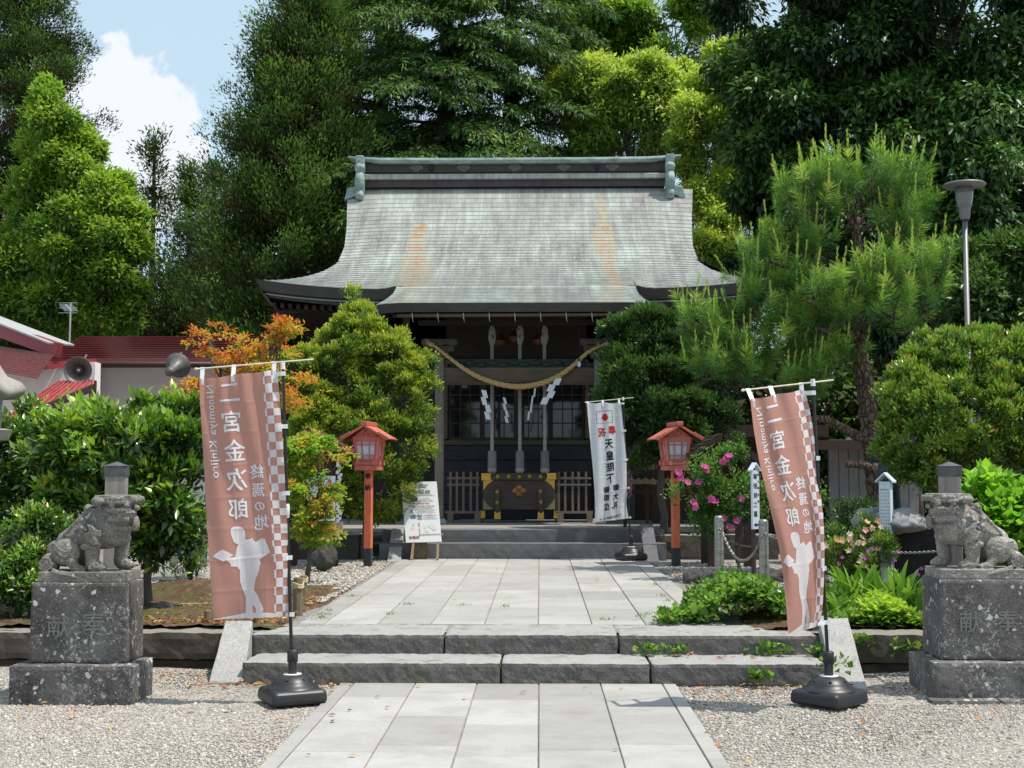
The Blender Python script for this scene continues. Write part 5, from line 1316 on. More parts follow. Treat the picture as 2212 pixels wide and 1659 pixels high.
def chain(name, a, b, sag, label, link_len=.034, thick=.0052, group=None):
    n_ = 40; pts = []
    for i in range(n_ + 1):
        t_ = i / n_; p = a.lerp(b, t_); p.z -= sag * 4 * t_ * (1 - t_); pts.append(p)
    L = sum((q2 - q1).length for q1, q2 in zip(pts[:-1], pts[1:])); nl = int(L / (link_len * .78)); m = MB(); acc = 0; j = 0
    for k_ in range(nl):
        t_ = (k_ + .5) / nl; x = t_ * n_; i = min(int(x), n_ - 1); c = pts[i].lerp(pts[i + 1], x - i); d = (pts[i + 1] - pts[i]).normalized()
        s1 = Vector((0, 1, 0)) if k_ % 2 else d.cross(Vector((0, 1, 0))); s1.normalize()
        m.tube([c + d * link_len * .5 * math.cos(a_) + s1 * link_len * .3 * math.sin(a_) for a_ in [q_ * math.pi / 4 for q_ in range(9)]], thick, 5)
    return tag(m.build(name, M_steel, smooth=True), label, 'chain', group)
a = b1 + Vector((0, -.07, h1 - .19)); b = b2 + Vector((-.02, -.06, h2 - .17))
chain('chain', a + Vector((.03, 0, 0)), b, .30, 'bright steel chain sagging between the two steel bollards', .03, .009)
chain('chain', b2 + Vector((.0, -.06, h2 - .17)), U(1800, 1176, 13.2), .03, 'steel chain running from the right bollard behind the russet banner')
chain('chain', U(1925, 1193, 12.4), U(2032, 1190, 11.9), .01, 'thin steel chain between the tall white post and the right lion')
chain('chain', U(1570, 1165, 17.0), U(1650, 1178, 17.0), .05, 'thin steel chain in the shade behind the bollards')
# ================================================================ GUARDIAN LIONS
M_lion = stone_mat('weathered_lion_stone', (.055, .050, .044), (.27, .255, .225), 4, .9, lichen=.85, lcol=(.42, .40, .36), lscale=30, speck=.45, lcut=.50)
M_lion2 = stone_mat('pale_lichened_lion_stone', (.075, .064, .058), (.35, .325, .295), 4, .9, lichen=1.0, lcol=(.50, .47, .43), lscale=26, speck=.45, lcut=.42)
def voxel(m, name, mat, parent, vox, smooth_it=2, disp=.003):
    """melt the shapes into one continuous carved surface"""
    me = bpy.data.meshes.new(name); m.bm.to_mesh(me); m.bm.free()
    o = bpy.data.objects.new('tmp', me); COL.objects.link(o)
    r = o.modifiers.new('r', 'REMESH'); r.mode = 'VOXEL'; r.voxel_size = vox; r.use_smooth_shade = True
    if smooth_it:
        s = o.modifiers.new('s', 'SMOOTH'); s.factor = .5; s.iterations = smooth_it
    dg = bpy.context.evaluated_depsgraph_get(); dg.update()
    new = bpy.data.meshes.new_from_object(o.evaluated_get(dg)); bpy.data.objects.remove(o)
    if disp:
        nv = len(new.vertices); NN = np.zeros(nv * 3, np.float32); new.vertices.foreach_get('normal', NN); CC = np.zeros(nv * 3, np.float32); new.vertices.foreach_get('co', CC)
        NN = NN.reshape(-1, 3); CC = CC.reshape(-1, 3)
        for i in range(nv):
            p = Vector(CC[i]); CC[i] += NN[i] * disp * (noise.noise(p * 24) + .6 * noise.noise(p * 60) + 1.2 * min(0, noise.noise(p * 11 + Vector((3, 3, 3)))))
    if disp: new.vertices.foreach_set('co', CC.ravel())
    new.polygons.foreach_set('use_smooth', [True] * len(new.polygons))
    new.materials.clear()
    return link(name, new, mat, parent)
def lion(loc, s, label, mat, mouth_open, seed):
    """s=+1: faces right, s=-1: faces left; x along the body, -y towards the viewer"""
    t = thing('guardian_lion', loc, label, 'stone lion', 'pair of stone guardian lions')
    m = MB(); K = 1531.0
    def p(cx_, cy_, y): return Vector((s * ((cx_ - 985) / K), y, (1450 - cy_) / K))
    def cap(a, b, r0, r1, n=6):      # fat tapering limb
        for i in range(n + 1):
            u = i / n; m.ell(a.lerp(b, u), r0 + (r1 - r0) * u, n=14, m=9)
        m.cyl(a, b, r0, r1, 14)
    def E(cx_, cy_, y, rx, ry, rz, rot=0): m.ell(p(cx_, cy_, y), (rx / K, ry / K, rz / K), rot=(0, s * rot, 0), n=16, m=10)
    # trunk: haunches, sloping back, deep chest
    E(720, 1150, 0, 175, 205, 150); E(790, 1060, 0, 170, 195, 170)
    cap(p(760, 1050, 0), p(1090, 800, 0), 165 / K, 150 / K); cap(p(900, 960, 0), p(1180, 930, 0), 160 / K, 175 / K)
    E(1220, 880, -.01, 215, 190, 185); E(1180, 760, 0, 190, 175, 170); E(1260, 990, -.01, 170, 165, 90)
    # thighs with hind paws
    for y in (-.105, .105):
        E(770, 1130, y, 160, 85, 150, -.3); cap(p(830, 1230, y * 1.1), p(900, 1305, y * 1.2), 62 / K, 50 / K); E(915, 1310, y * 1.2, 85, 60, 45)
        for k_ in (-1, 0, 1): E(975, 1318, y * 1.2 + k_ * .022, 30, 18, 28)
    # front legs
    cap(p(1050, 960, -.095), p(1060, 1260, -.105), 92 / K, 72 / K); cap(p(1300, 980, .075), p(1275, 1250, .085), 88 / K, 74 / K)
    for cx_, cy_, y in ((1105, 1290, -.11), (1330, 1280, .07)):
        E(cx_, cy_, y, 105, 78, 58); 
        for k_ in (-1.5, -.5, .5, 1.5): E(cx_ + 82 - abs(k_) * 9, cy_ + 12, y + k_ * .026, 38, 19, 32)
        for k_ in (-1.5, -.5, .5, 1.5): E(cx_ + 30 - abs(k_) * 6, cy_ - 30, y + k_ * .024, 30, 16, 28)
    E(1010, 1070, -.15, 60, 30, 40); 
    # neck and head, turned a little towards the viewer
    hx, hy = 1315, 655; HY = -.035
    E(1190, 690, 0, 150, 160, 160); E(hx, hy, HY, 172, 165, 140); E(hx + 70, hy + 60, HY - .02, 125, 130, 95); E(hx + 20, hy + 130, HY, 150, 140, 85)
    E(hx, hy + 215, HY, 165, 150, 60)
    # flat crown of curls, ears
    m.box(p(1290, 555, HY), (.265, .24, .060)); 
    for i in range(9):
        for k_ in range(2): E(1105 + i * 47, 552 + k_ * 30, HY - .118 + .02 * math.sin(i), 32, 22, 30)
    for i in range(6): E(1505, 560, HY - .10 + i * .045, 26, 30, 36)
    E(1130, 575, HY - .12, 78, 42, 44, .1); E(1110, 600, HY - .11, 50, 38, 36)
    # brow, eyes, nose, muzzle
    for y, x in ((-.115, 1285), (-.055, 1440)):
        E(x, 592, HY + y * .9 - (.02 if x < 1400 else .055), 62, 40, 26, .15); E(x + 8, 622, HY + y * .8 - (.035 if x < 1400 else .075), 33, 28, 27)
    E(1425, 640, HY - .085, 52, 50, 42); E(1440, 665, HY - .105, 38, 26, 22); E(1405, 672, HY - .12, 22, 16, 16); E(1470, 668, HY - .10, 22, 16, 16)
    E(1350, 690, HY - .10, 140, 50, 34, .12); E(1440, 700, HY - .075, 90, 60, 34)     # upper lip
    for i in range(6): E(1240 + i * 42, 668 + 6 * (i % 2), HY - .125 - .004 * i, 22, 12, 24)
    gap = 46 if mouth_open else 22
    E(1350, 720 + gap, HY - .085, 125, 50, 26, .05); E(1420, 722 + gap, HY - .075, 80, 50, 26)
    for i in range(8): E(1250 + i * 30, 745 + gap + 8 * (i % 2), HY - .11, 17, 16, 30, .2)      # beard curls
    E(1515, 650, HY - .03, 38, 50, 34); E(1505, 820, HY - .02, 42, 60, 90); 
    # mane: spiral bosses and flame locks
    def spiral(cx_, cy_, y, r, turns=1.6, th=11):
        pts = []
        for i in range(22):
            a = i / 21 * turns * 6.283; q_ = r * (1 - i / 25); pts.append(p(cx_ + q_ * math.cos(a), cy_ + q_ * math.sin(a), y))
        m.tube(pts, th / K, 7)
    for cx_, cy_, y, r in ((965, 870, -.148, 50), (955, 785, -.135, 42), (1005, 655, -.125, 52)):
        E(cx_, cy_, y + .012, r * .95, 22, r * .95); E(cx_, cy_, y - .012, r * .45, 22, r * .45); spiral(cx_, cy_, y - .004, r)
    def lock(pts_, y, r=15, dy=0):
        q_ = [p(a, b, y * 1.05 - .004 + dy * i) for i, (a, b) in enumerate(pts_)]
        m.tube(q_, [r * (.7 + .5 * math.sin(math.pi * i / (len(q_) - 1))) / K * (1 if i < len(q_) - 1 else .35) for i in range(len(q_))], 7)
    for k_ in range(4): lock([(985 + k_ * 24, 925 - k_ * 6), (1020 + k_ * 26, 960), (1055 + k_ * 24, 1010), (1110 + k_ * 20, 1055)], -.155 + k_ * .005, 15)
    for k_ in range(4): lock([(1030 + k_ * 10, 830 + k_ * 24), (1080, 850 + k_ * 24), (1120, 895 + k_ * 14), (1195, 895 + k_ * 18)], -.165, 14)
    for k_ in range(6): lock([(1010 - k_ * 40, 640 + k_ * 45), (960 - k_ * 42, 720 + k_ * 42), (935 - k_ * 45, 800 + k_ * 40)], -.112 + .002 * k_, 16)
    for k_ in range(5): lock([(1060 - k_ * 55, 620 + k_ * 58), (1000 - k_ * 50, 640 + k_ * 62), (940 - k_ * 52, 700 + k_ * 60)], -.03, 20)
    for k_ in range(5): lock([(1080 - k_ * 55, 610 + k_ * 58), (1010 - k_ * 50, 640 + k_ * 62), (950 - k_ * 52, 700 + k_ * 60)], .06, 20)
    # swirl on the haunch, scrolled tail with its flame along the plinth
    for k_ in range(3): lock([(640, 1085 - k_ * 28), (690, 1095 - k_ * 28), (740, 1145 - k_ * 26), (800, 1175 - k_ * 26), (850, 1160 - k_ * 24)], -.178, 14)
    E(575, 1255, -.09, 98, 62, 110); spiral(572, 1250, -.148, 82, 2.3, 13); E(572, 1250, -.145, 26, 20, 26); E(600, 1120, 0, 100, 130, 110); E(560, 1230, .02, 78, 120, 140)
    for k_ in range(3): lock([(660, 1300 + k_ * 18), (740, 1335 + k_ * 12), (830, 1350 + k_ * 12), (900, 1372 + k_ * 8), (955, 1405)], -.172 - .003 * k_, 16)
    # own thin plinth
    m.box(p(985, 1395, 0), (.62, .385, .072))
    voxel(m, 'carved_figure', mat, t, .0044, 0, .0022)
    return t
lion((U(195, 1250, 9.36).x, 9.36, .815), 1, 'grey stone guardian lion on the left pedestal, mouth closed, facing right', M_lion, False, 1)
lion((U(2106, 1245, 9.67).x, 9.67, .823), -1, 'pale weathered stone guardian lion on the right pedestal, facing left', M_lion2, True, 2)
# ================================================================ WOODEN POSTS BEHIND THE LIONS
M_gpost = wood_mat('silvered_post_timber', (.19, .165, .145), (.36, .33, .295), 5, 2)
M_capm = plain('weathered_copper_cap', (.10, .095, .10), .5, .3, var=.35, scale=15)
def capped_post(px, pytop, wpx, Y, rz, label):
    a = U(px, pytop, Y); w_ = wpx * Y / FPX; t = thing('wooden_post', (a.x, Y, .0), label, 'post', 'capped wooden posts behind the lions', rz)
    m = MB(); m.b2((-w_ / 2, -w_ / 2, .0), (w_ / 2, w_ / 2, a.z - .10)); m.build('shaft', M_gpost, t, bevel=.004)
    c = w_ / 2 + .008; m = MB(); m.b2((-c, -c, a.z - .115), (c, c, a.z - .035)); m.build('cap_band', M_capm, t, bevel=.003)
    m = MB(); bmv = m.bm; q_ = [bmv.verts.new((x * (c + .004), y * (c + .004), a.z - .035)) for x, y in ((-1, -1), (1, -1), (1, 1), (-1, 1))]; ap = bmv.verts.new((0, 0, a.z))
    for i in range(4): bmv.faces.new((q_[i], q_[(i + 1) % 4], ap))
    bmv.faces.new(q_[::-1]); m.build('cap', M_capm, t)
capped_post(253, 997, 43, 10.15, R(10), 'square grey wooden post with a copper cap behind the left lion')
capped_post(2050, 997, 43, 10.15, R(-12), 'square grey wooden post with a copper cap behind the right lion')
# ================================================================ VEGETATION TOOLS
def unit(v): return v / (np.linalg.norm(v, axis=-1, keepdims=True) + 1e-9)
def n3(p, s, seed=0.0):          # smooth pseudo noise in 0..1
    x, y, z = (p * s + seed * 1.7).T
    a = np.sin(x + 1.3 * np.sin(y * .9 + seed) + .7 * np.sin(z * 1.7)); b = np.sin(y * 1.1 + 1.1 * np.sin(z * 1.3 + seed) + x * .4); c = np.sin(z * 1.2 + 1.2 * np.sin(x * .8) + y * .5)
    return (a + b + c) / 6 + .5
def LB(px, py, rx, rz, Y, ry=None):      # foliage lobe: centre by picture position at distance Y, radii in picture pixels
    c = U(px, py, Y); k = Y / FPX; return (c.x, c.y, c.z, rx * k, (ry if ry is not None else (rx + rz) * .5 * k), rz * k)
def lobe_points(lobes, n, r, thick=.2, back=.35, gap=0.0, gscale=1.5, seed=0, under=-1.0, zmin=None, rough=.28, clump=.5):
    """tufts sit on many small sub-crowns spread over the big lobes, so the outline breaks up and gaps stay dark, helped by darker inner leaf colour"""
    A = np.array(lobes); ar = A[:, 3] * A[:, 5]; w_ = ar / ar.sum(); nc = int(ar.sum() * 3.1416 * 2.0 / (clump * clump * 1.7)) + 6
    idx = r.choice(len(A), nc, p=w_); d = unit(r.normal(0, 1, (nc, 3))); f = .92 - np.abs(r.normal(0, thick, nc)); f = np.clip(f, .15, 1.0) * (1 + rough * r.normal(0, .42, nc))
    C = A[idx, :3] + d * A[idx, 3:] * f[:, None]; O = unit(d / A[idx, 3:]); keep = ((d[:, 1] < back) | (r.random(nc) < .25)) & ((d[:, 2] > under) | (r.random(nc) < .4))
    for k in range(len(A)):
        q = (((C - A[k, :3]) / A[k, 3:]) ** 2).sum(1); keep &= ~((q < .34) & (idx != k))
    if gap: keep &= (n3(C, gscale, seed) * .6 + n3(C, gscale * 2.7, seed + 3) * .4) > gap
    if zmin is not None: keep &= C[:, 2] > zmin
    C, O = C[keep], O[keep]; rc = clump * r.lognormal(0, .28, len(C)); j = r.integers(0, len(C), n)
    d2 = unit(r.normal(0, 1, (n, 3)) + O[j] * .55 + [0, 0, .45]); g = r.random(n) ** .35
    P = C[j] + d2 * rc[j][:, None] * g[:, None] * np.array([1, 1, .72]); global LAST_T; LAST_T = (r.normal(0, .13, len(C)))[j] + .30 * (g * np.clip(d2[:, 2] + .25, -1, 1)) - .16 * (1 - g)  # shade between clumps painted in: inner leaves darker; bright tops are new growth
    return P, unit(O[j] * .4 + d2)
def foliage(P, O, n, r, rad, L, W, out=.6, up=.3, rnd=.6, nup=.7, tb=.5, tv=.18, ttop=.25, seed=0, fold=.18, flat=1.0, tn=.25, tsc=1.2, odd=.006):
    m = len(P); C = np.repeat(P, n, 0); Oo = np.repeat(O, n, 0); N = m * n
    j = unit(r.normal(0, 1, (N, 3))) * (r.random((N, 1)) ** .5) * rad; j[:, 2] *= flat
    D = unit(Oo * out + np.array([0, 0, up]) + unit(r.normal(0, 1, (N, 3))) * rnd + j / rad * .35)
    Nn = unit(Oo * .45 + np.array([0, 0, nup]) + r.normal(0, .35, (N, 3)))
    l = L * r.uniform(.55, 1.4, N); w = W * l / L * r.uniform(.75, 1.2, N)
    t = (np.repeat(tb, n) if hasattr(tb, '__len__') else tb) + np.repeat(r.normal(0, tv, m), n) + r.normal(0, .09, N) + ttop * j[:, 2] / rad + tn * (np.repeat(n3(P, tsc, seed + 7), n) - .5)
    t = np.clip(t, 0, .90); t = np.where(r.random(N) < odd, r.uniform(.94, 1, N), t)
    return leaves(C + j, D, Nn, l, w, t, fold=fold)
def merge(parts):
    V = []; F = []; T = []; o = 0
    for v, f, t in parts:
        V.append(v); F.append(f + o); T.append(t); o += len(v)
    return np.concatenate(V), np.concatenate(F), np.concatenate(T)
def crown(name, parts, mat, parent):
    V, F, t = merge(parts); return npmesh(name, V, F, mat, parent, attr=t, world=True)
def limb(m, a, b, r0, r1, wob=.08, n=6, seed=0, sag=0, sides=7):
    r = random.Random(seed); a = Vector(a); b = Vector(b); pts = []; rr = []
    L = (b - a).length
    for i in range(n + 1):
        u = i / n; p = a.lerp(b, u) + Vector((r.uniform(-1, 1), r.uniform(-1, 1), r.uniform(-.6, .6))) * wob * L * math.sin(math.pi * u) + Vector((0, 0, -sag * L * 4 * u * (1 - u)))
        pts.append(p); rr.append(r0 + (r1 - r0) * u)
    m.tube(pts, rr, sides); return pts
def bark(name, a, b, sc=6): return stone_mat(name, a, b, sc, .95, speck=.5, stretch=(1, 1, .25))
M_bark = bark('dark_conifer_bark', (.028, .020, .016), (.085, .062, .05)); M_barkg = bark('grey_tree_bark', (.05, .042, .034), (.15, .13, .11)); M_barkr = bark('reddish_cedar_bark', (.06, .035, .025), (.15, .09, .065))
# leaf colours, dark end for old leaves and painted inner shade, young ones bright
ML_sugi = leaf_mat('cedar_needles', [(0, (.055, .035, .018)), (.10, (.06, .045, .02)), (.22, (.022, .046, .014)), (.55, (.045, .098, .022)), (.9, (.12, .20, .04)), (1, (.15, .075, .03))], .65, .2, .15)
ML_deo = leaf_mat('deodar_needles', [(0, (.014, .032, .014)), (.45, (.046, .10, .028)), (.9, (.16, .25, .055)), (1, (.13, .21, .05))], .6, .2, .2)
ML_lime = leaf_mat('lime_green_leaves', [(0, (.06, .12, .02)), (.45, (.18, .26, .045)), (1, (.38, .44, .10))], .5, .42, .3)
ML_spring = leaf_mat('fresh_green_leaves', [(0, (.03, .075, .012)), (.5, (.10, .185, .024)), (1, (.23, .33, .045))], .5, .4, .3)
ML_oak = leaf_mat('dark_evergreen_leaves', [(0, (.010, .024, .007)), (.45, (.025, .060, .016)), (.9, (.062, .13, .028)), (1, (.1, .2, .04))], .42, .25, .35)
ML_holly = leaf_mat('deep_green_shrub_leaves', [(0, (.010, .026, .008)), (.5, (.030, .070, .017)), (1, (.075, .145, .030))], .4, .25, .4)
ML_gold = leaf_mat('yellow_green_shrub_leaves', [(0, (.025, .06, .010)), (.4, (.075, .14, .018)), (.72, (.19, .27, .030)), (.93, (.36, .37, .05)), (1, (.38, .20, .05))], .4, .3, .4)
ML_hedge = leaf_mat('hedge_leaves', [(0, (.020, .048, .010)), (.4, (.060, .13, .016)), (.72, (.12, .22, .026)), (.9, (.21, .29, .045)), (1, (.33, .14, .045))], .30, .28, .6)
ML_cam = leaf_mat('glossy_camellia_leaves', [(0, (.014, .034, .008)), (.4, (.040, .098, .014)), (.75, (.115, .22, .02)), (.9, (.22, .34, .04)), (1, (.38, .13, .03))], .34, .25, .9)
ML_mapo = leaf_mat('orange_maple_leaves', [(0, (.22, .24, .03)), (.35, (.42, .25, .04)), (.7, (.50, .16, .04)), (1, (.55, .09, .04))], .5, .45, .25)
ML_mapg = leaf_mat('green_orange_maple_leaves', [(0, (.08, .17, .02)), (.45, (.18, .30, .035)), (.7, (.34, .33, .05)), (1, (.50, .20, .05))], .5, .45, .25)
ML_pine = leaf_mat('pine_needles', [(0, (.018, .048, .016)), (.4, (.055, .13, .024)), (.75, (.15, .27, .04)), (1, (.33, .42, .09))], .5, .25, .3)
ML_rose = leaf_mat('rose_leaves', [(0, (.02, .05, .012)), (.5, (.05, .12, .02)), (1, (.13, .23, .04))], .5, .35, .3)
ML_fern = leaf_mat('ground_herb_leaves', [(0, (.03, .07, .015)), (.5, (.08, .17, .03)), (1, (.24, .36, .06))], .45, .4, .35)
ML_petal = leaf_mat('pink_rose_petals', [(0, (.50, .06, .28)), (1, (.72, .18, .48))], .6, .4, .2)
ML_petal2 = leaf_mat('pale_pink_petals', [(0, (.70, .30, .26)), (.5, (.78, .50, .46)), (1, (.82, .76, .72))], .6, .4, .2)
ML_petal3 = leaf_mat('white_petals', [(0, (.75, .76, .66)), (1, (.85, .85, .8))], .6, .3, .2)
ML_petal4 = leaf_mat('magenta_petals', [(0, (.40, .04, .36)), (1, (.6, .12, .55))], .6, .3, .2)
# ================================================================ TALL CONIFERS
def cedar(label, px, Y, z0, z1, rmax, seed, nb=180, tuftn=26, shape=1.0, group='tall cedars behind the shrine', name='cedar_tree', brown=.0, zvis=99, mat=None, trunk_r=.32, dens=1.0, bmat=None, lean=0, lw=(.15, .046, 1), tp=.72):
    r = np.random.default_rng(seed); c = U(px, 900, Y); base = Vector((c.x, Y, Zt)); t = thing(name, base, label, 'tree', group)
    H = z1 - z0; PC_ = []; OC = []; BR = []; TB = []
    for i in range(nb):
        h = r.random() ** .85; z = z0 + H * h
        if z > zvis: continue
        az = r.uniform(0, 2 * math.pi)
        if math.sin(az) > .45 and r.random() < .6: az = -az
        prof_ = (1 - h) ** tp * shape if h > .25 else (.80 + .2 * h / .25) * (.75 ** tp) * shape
        L = rmax * prof_ * r.uniform(.62, 1.12); d = np.array([math.cos(az), math.sin(az), 0.])
        n_ = max(3, int(L * 4.6 * dens))
        bt = r.normal(0, .13)
        for k in range(n_):
            s = (.28 + .72 * (k + r.random()) / n_); p = np.array([c.x + lean * h, Y, z]) + d * L * s + np.array([0, 0, -.12 * L * math.sin(s * 2.4) + .22 * s * s * L * .5]) + r.normal(0, .17, 3)
            PC_.append(p); OC.append(unit(d * .7 + np.array([0, 0, .35]))); TB.append(bt + .42 * (s - .62))  # tufts near the stem coloured darker, crown shade put into 't'
        BR.append((Vector((c.x + lean * h, Y, z)), Vector((c.x + lean * h + d[0] * L * .8, Y + d[1] * L * .8, z - .06 * L)), .035 + .02 * L))
    P = np.array(PC_); O = np.array(OC)
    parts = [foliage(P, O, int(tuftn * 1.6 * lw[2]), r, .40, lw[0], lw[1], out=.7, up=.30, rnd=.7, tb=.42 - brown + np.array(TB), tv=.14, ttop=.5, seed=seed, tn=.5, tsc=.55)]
    m = MB(); m.tube([(c.x, Y, Zt - .2), (c.x + lean * .3, Y, Zt + (z1 - Zt) * .45), (c.x + lean, Y, z1)], [trunk_r, trunk_r * .7, .04], 10)
    for a, b, rr in BR[::2]: m.cyl(a, b, rr, .012, 5, cap=False)
    m.build('trunk', bmat or M_bark, t, world=True); crown('crown', parts, mat or ML_sugi, t); return t
cedar('huge dark cedar filling the upper left corner of the view', 20, 42, 3.0, 20.5, 5.0, 1, nb=330, brown=.06, zvis=18, dens=1.15, trunk_r=.4, lean=.3, lw=(.12, .04, 1.5))
cedar('broad dark cedar left of the shrine roof, reaching out of the picture', 618, 34, 3.4, 18.0, 4.15, 2, nb=380, brown=.03, zvis=15.5, dens=1.15, trunk_r=.36, bmat=M_barkr, lw=(.115, .038, 1.6), lean=.5, tp=.95)
cedar('slim dark cedar with a bare stem standing in the gap under the cloud', 322, 44, 4.6, 13.4, 1.5, 3, nb=80, brown=.04, trunk_r=.2, tuftn=20)
cedar('narrow cedar just right of the slim one, half hidden', 402, 45, 5.6, 12.6, 1.9, 4, nb=90, brown=.02, trunk_r=.28, tuftn=20)
cedar('straight cedar stem seen under the broad dark cedar', 455, 47, 6.0, 13.0, 2.3, 5, nb=110, trunk_r=.26, tuftn=18)
cedar('tall cedar between the broad dark cedar and the drooping ones', 745, 40, 7.5, 21.0, 3.0, 6, nb=150, zvis=17.5, trunk_r=.3, tuftn=20, brown=.04)
cedar('dark cedar in shade behind the yellow-green trees', 1260, 44, 7.5, 21.0, 3.3, 7, nb=150, zvis=18.5, trunk_r=.3, tuftn=18, brown=.08)
cedar('dark cedar behind the lime-green tree on the right', 1560, 46, 6.0, 21.0, 3.6, 8, nb=150, zvis=19, trunk_r=.3, tuftn=18, brown=.08)
for i, (px, Y) in enumerate([(-40, 46), (75, 43), (130, 47), (255, 48), (505, 50), (560, 46)]):
    cedar(['bare dark cedar stem at the far left edge', 'dark cedar stem seen beneath the huge left cedar', 'thin dark cedar behind the fresh green tree', 'thin dark cedar left of the slim one under the cloud', 'far cedar stem under the broad dark cedar, left one', 'far cedar stem under the broad dark cedar, right one'][i], px, Y, 4.2 + (i % 3) * .8, 12.5 if i != 3 else 9.5, 1.9 if i != 3 else 1.2, 20 + i, nb=70, tuftn=16, trunk_r=.24, brown=.04)
# drooping Himalayan cedars
def deodar(label, px, Y, z0, z1, rmax, seed, nb=95):
    r = np.random.default_rng(seed); c = U(px, 300, Y); t = thing('deodar_tree', (c.x, Y, Zt), label, 'tree', 'drooping dark cedars above the ridge')
    Pp = []; Dd = []; BR = []
    for i in range(nb):
        h = i / nb + r.uniform(-.01, .01); z = z0 + (z1 - z0) * h; az = r.uniform(0, 2 * math.pi)
        if math.sin(az) > .3 and r.random() < .65: az = -az
        L = rmax * (1 - .55 * h) * r.uniform(.65, 1.15); d = np.array([math.cos(az), math.sin(az), 0]); s_ = np.array([-d[1], d[0], 0])
        def bp(s): return np.array([c.x, Y, z]) + d * L * s + np.array([0, 0, L * (.20 * s - .42 * s ** 2.2)])
        BR.append([Vector(bp(s)) for s in (0, .35, .7, .95)])
        nt_ = int(L * 4.2)
        for k in range(nt_):
            s = .18 + .82 * (k + r.random() * .6) / nt_
            for sg in (-1, 1):
                tl = (.35 + .95 * (1 - s) ** .7 * L * .30) * r.uniform(.6, 1.1); q0 = bp(s); dirn = unit(s_ * sg * .8 + d * .75 + np.array([0, 0, -.15]))
                m_ = max(3, int(tl * 9))
                for j in range(m_):
                    u = (j + .5) / m_; Pp.append(q0 + dirn * tl * u + np.array([0, 0, -.32 * tl * u * u]) + r.normal(0, .03, 3)); Dd.append(unit(dirn + np.array([0, 0, -.5 * u])))
    P = np.array(Pp); O = np.array(Dd)
    parts = [foliage(P, O, 5, r, .11, .19, .05, out=.75, up=-.28, rnd=.5, nup=1.0, tb=.48, tv=.15, ttop=.2, seed=seed, tn=.35, tsc=.7)]
    m = MB(); m.tube([(c.x, Y, Zt - .2), (c.x, Y, z0), (c.x, Y, z1)], [.42, .34, .12], 10)
    for b in BR: m.tube(b, [.06, .045, .03, .012], 5)
    m.build('trunk', M_bark, t, world=True); crown('crown', parts, ML_deo, t)
deodar('drooping dark cedar behind the left half of the ridge', 965, 36, 8.6, 17.5, 5.0, 31)
deodar('second drooping dark cedar behind the middle of the ridge', 1105, 38, 8.8, 18.5, 4.6, 32)
deodar('drooping dark cedar behind the left end of the ridge', 820, 41, 8.5, 18.0, 4.0, 33, nb=80)
# ================================================================ BROADLEAF TREES
def broad(name, label, trunk_px, Y, lobes, mat, seed, npts, nleaf, rad, L, W, fw=dict(), gap=0.0, gscale=1.5, group=None, trunk_r=.15, bmat=None, limbs=True, thick=.2, ground=None, cat='tree', under=-1.0, back=.35, zbase=None, stem='trunk', crown_name='crown', zmin=None, tw=1, rough=.28, clump=.5):
    r = np.random.default_rng(seed); c = U(trunk_px, 900, Y); zb = Zt if zbase is None else zbase
    t = thing(name, (c.x, Y, zb), label, cat, group)
    P, O = lobe_points(lobes, npts, r, thick, back, gap, gscale, seed, under, zmin, rough, clump)
    fw = dict(fw); fw['tb'] = fw.get('tb', .5) - .06 + LAST_T
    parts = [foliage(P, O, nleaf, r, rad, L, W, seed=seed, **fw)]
    m = MB(); A = lobes; cz = sum(l[2] for l in A) / len(A); cxm = sum(l[0] for l in A) / len(A)
    fork = Vector((c.x * .5 + cxm * .5, Y, zb + (cz - zb) * .62)) if limbs else Vector((c.x, Y, zb + (cz - zb) * .9))
    limb(m, (c.x, Y, zb - .1), fork, trunk_r, trunk_r * .7, .03, 5, seed)
    for i, l in enumerate(A):
        e = Vector((l[0], l[1], l[2])); pts = limb(m, fork, e, trunk_r * .5, trunk_r * .22, .07, 5, seed + i)
        rr = random.Random(seed * 31 + i)
        for k in range(5 * tw):
            d = Vector((rr.uniform(-1, 1), rr.uniform(-1, .6), rr.uniform(-.5, 1))).normalized()
            limb(m, pts[3 + (k % 3)], e + Vector((d.x * l[3], d.y * l[4], d.z * l[5])) * .88, trunk_r * .2, trunk_r * .04, .08, 4, seed + i * 9 + k, sides=5)
    m.build(stem, bmat or M_barkg, t, world=True); crown(crown_name, parts, mat, t); return t
fb = dict(out=.5, up=-.1, rnd=.7, nup=.8, tb=.5, tv=.18, ttop=.25, tn=.4, tsc=.9)
broad('broadleaf_tree', 'fresh green leafy tree in front of the huge left cedar', 200, 36,
      [LB(112, 232, 40, 50, 36), LB(135, 300, 62, 70, 36), LB(165, 370, 72, 80, 36), LB(200, 440, 78, 80, 35.5), LB(238, 510, 75, 75, 35), LB(165, 530, 95, 90, 35), LB(235, 600, 82, 75, 35), LB(150, 640, 90, 80, 35.5), LB(275, 570, 48, 55, 35), LB(90, 440, 60, 70, 36), LB(60, 560, 70, 80, 36), LB(230, 680, 70, 50, 35), LB(60, 660, 70, 60, 36)],
      ML_spring, 41, 7000, 20, .30, .15, .07, fb, gap=.22, gscale=1.1, trunk_r=.25, under=-.6, clump=.36, rough=.16)

